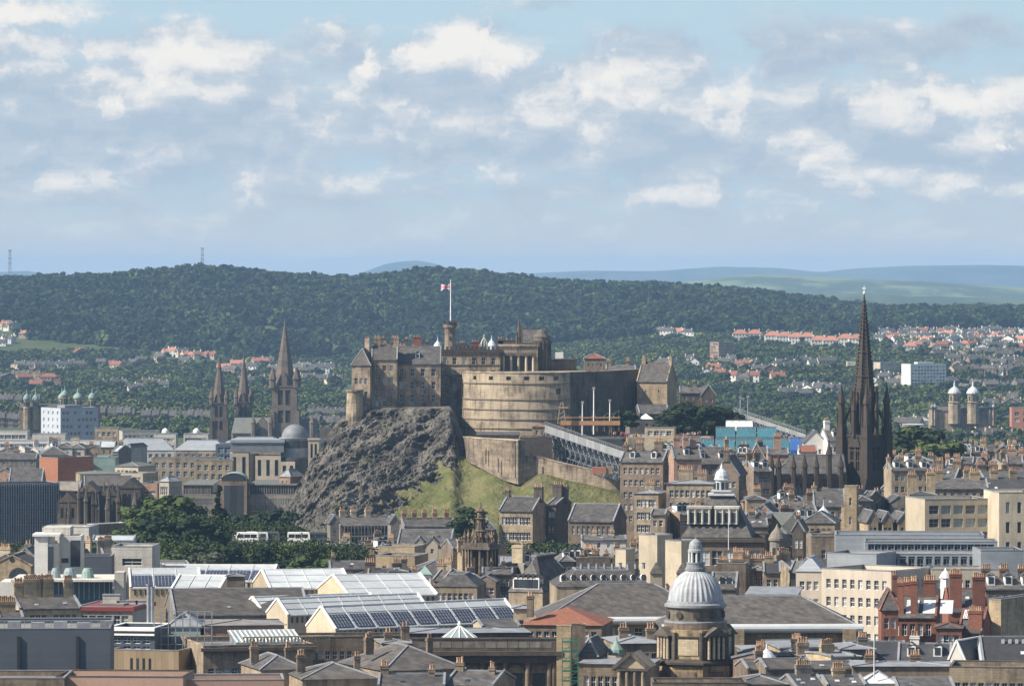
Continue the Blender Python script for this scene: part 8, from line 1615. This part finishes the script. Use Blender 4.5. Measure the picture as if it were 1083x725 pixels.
for a, b, Y, ye, yr_, rm_, rf_, lab in spots:
    B('rooftop_building', lab, a, b, Y, ye, yr_, pr2.uniform(8, 12), pr2.uniform(-14, 14), pr2.choice(['brown_stone', 'buff_stone', 'grey_stone', 'honey_stone']), rf_, rm_, (2, max(2, int((b - a) / 9)), .9, 1.4, .6, 3), zb=74, chim=tuple((pr2.uniform(.1, .9), .5, pr2.uniform(1.2, 2.6), 1.0, pr2.uniform(.8, 1.6), pr2.randint(2, 6)) for _ in range(pr2.choice([0, 1, 1]))) if rf_ in ('gx', 'hip') else ())
r = thing('fluted_cap', 'small white fluted dome cap on the roofs right of the domed tower', 'roof cap', (wx(811, 880), 880, wz(702, 880))); MB().lathe([(2.2, -2), (2.2, 0), (1.9, .9), (1.0, 2.0), (.2, 2.7), (.1, 3.6)], 12).obj('cap', 'white_lead', r)
B('wide_front', 'long sooty parapet with balustrade in front of the domed tower at the bottom', 690, 790, 828, 722, None, 10, 0, 'brown_stone', 'flat', 'lead', (1, 12, 1, 1.8, 1.2, 4), zb=74, trim='sooty_stone')
# infill streets so that the gaps between the named buildings are closed by more roofs
def infill(x0, x1, y0, y1, Y0, Y1, n, where, seed, mats, roofs, hgt=(0, 0), D=12, w=(1.0, 1.35)):
    r_ = random.Random(seed)
    for i in range(n):
        f_ = (i + .5) / n; px = x0 + (x1 - x0) * f_; Y = Y0 + (Y1 - Y0) * f_ + r_.uniform(-12, 12); ye = y0 + (y1 - y0) * f_ + r_.uniform(-2.5, 2.5); wd = (x1 - x0) / n * r_.uniform(*w)
        ri = r_.uniform(5, 11) * (1200 / Y if Y > 1000 else .7); ch = tuple((u, .5, r_.uniform(1.2, 2.6), 1.0, r_.uniform(1.0, 2.0), r_.randint(2, 6)) for u in r_.sample([.06, .35, .65, .94], r_.choice([0, 1, 1, 2])))
        B('street_house', 'infill placeholder', px - wd / 2, px + wd / 2, Y, ye, ye - ri, D, r_.uniform(-22, 22), r_.choice(mats), r_.choice(['gx', 'gx', 'hip', 'gy']), r_.choice(roofs), (2, max(2, int(wd / 7)), .9, 1.5, .7, 3.2), chim=ch, dorm=r_.choice([0, 0, 0, 1, 2]) if Y > 1150 else 0)['label'] = 'slate-roofed stone house, %s from left %s' % (ORD[i], where)
ST = ['buff_stone', 'brown_stone', 'grey_stone', 'honey_stone', 'sooty_stone', 'pink_stone']; RF = ['slate', 'slate', 'brown_slate', 'dark_slate', 'green_slate']
infill(0, 150, 476, 474, 2100, 2100, 10, 'in the row behind the orange brick box', 1, ['buff_stone', 'pale_concrete', 'grey_stone'], ['zinc', 'slate', 'pale_roof'], D=16)
infill(330, 345, 500, 500, 2000, 2000, 1, 'at the foot of the campanile', 2, ST, RF)
infill(345, 420, 582, 580, 1330, 1330, 5, 'in the row under the galleried tenement', 3, ['grey_stone', 'brown_stone'], RF)
infill(345, 530, 612, 612, 1130, 1150, 8, 'in the row behind the pale museum glass', 4, ST, RF)
infill(470, 530, 578, 585, 1300, 1290, 4, 'around the foot of the crown spire', 5, ST, RF)
infill(530, 680, 600, 590, 1180, 1230, 10, 'in the row behind the mansards', 6, ST, RF)
infill(690, 860, 545, 550, 1260, 1290, 10, 'in the street behind the library', 7, ST, RF)
infill(760, 960, 530, 532, 1400, 1380, 10, 'in the lane below the gothic nave', 8, ST, RF)
infill(700, 830, 478, 482, 1540, 1550, 8, 'in the close under the teal seating', 9, ST, RF, D=10)
infill(935, 1083, 488, 492, 1560, 1520, 9, 'in the far row right of the black tower', 10, ST, RF)
infill(960, 1083, 478, 480, 1760, 1700, 9, 'in the terrace behind the round trees', 11, ['buff_stone', 'honey_stone', 'brown_stone'], RF)
infill(890, 1083, 470, 475, 2300, 2300, 12, 'in the distant street right of the black tower', 12, ['buff_stone', 'pink_stone', 'pale_stone', 'brown_stone'], RF)
infill(780, 900, 694, 696, 890, 880, 3, 'in the jumble right of the domed tower', 14, ST, RF + ['lead'], D=10)
infill(780, 870, 600, 606, 1100, 1080, 6, 'in the row behind the slate hip hall', 16, ST, RF)
infill(0, 140, 590, 592, 1180, 1160, 7, 'in the row behind the white tower', 17, ['grey_stone', 'honey_stone', 'pale_stone'], RF)
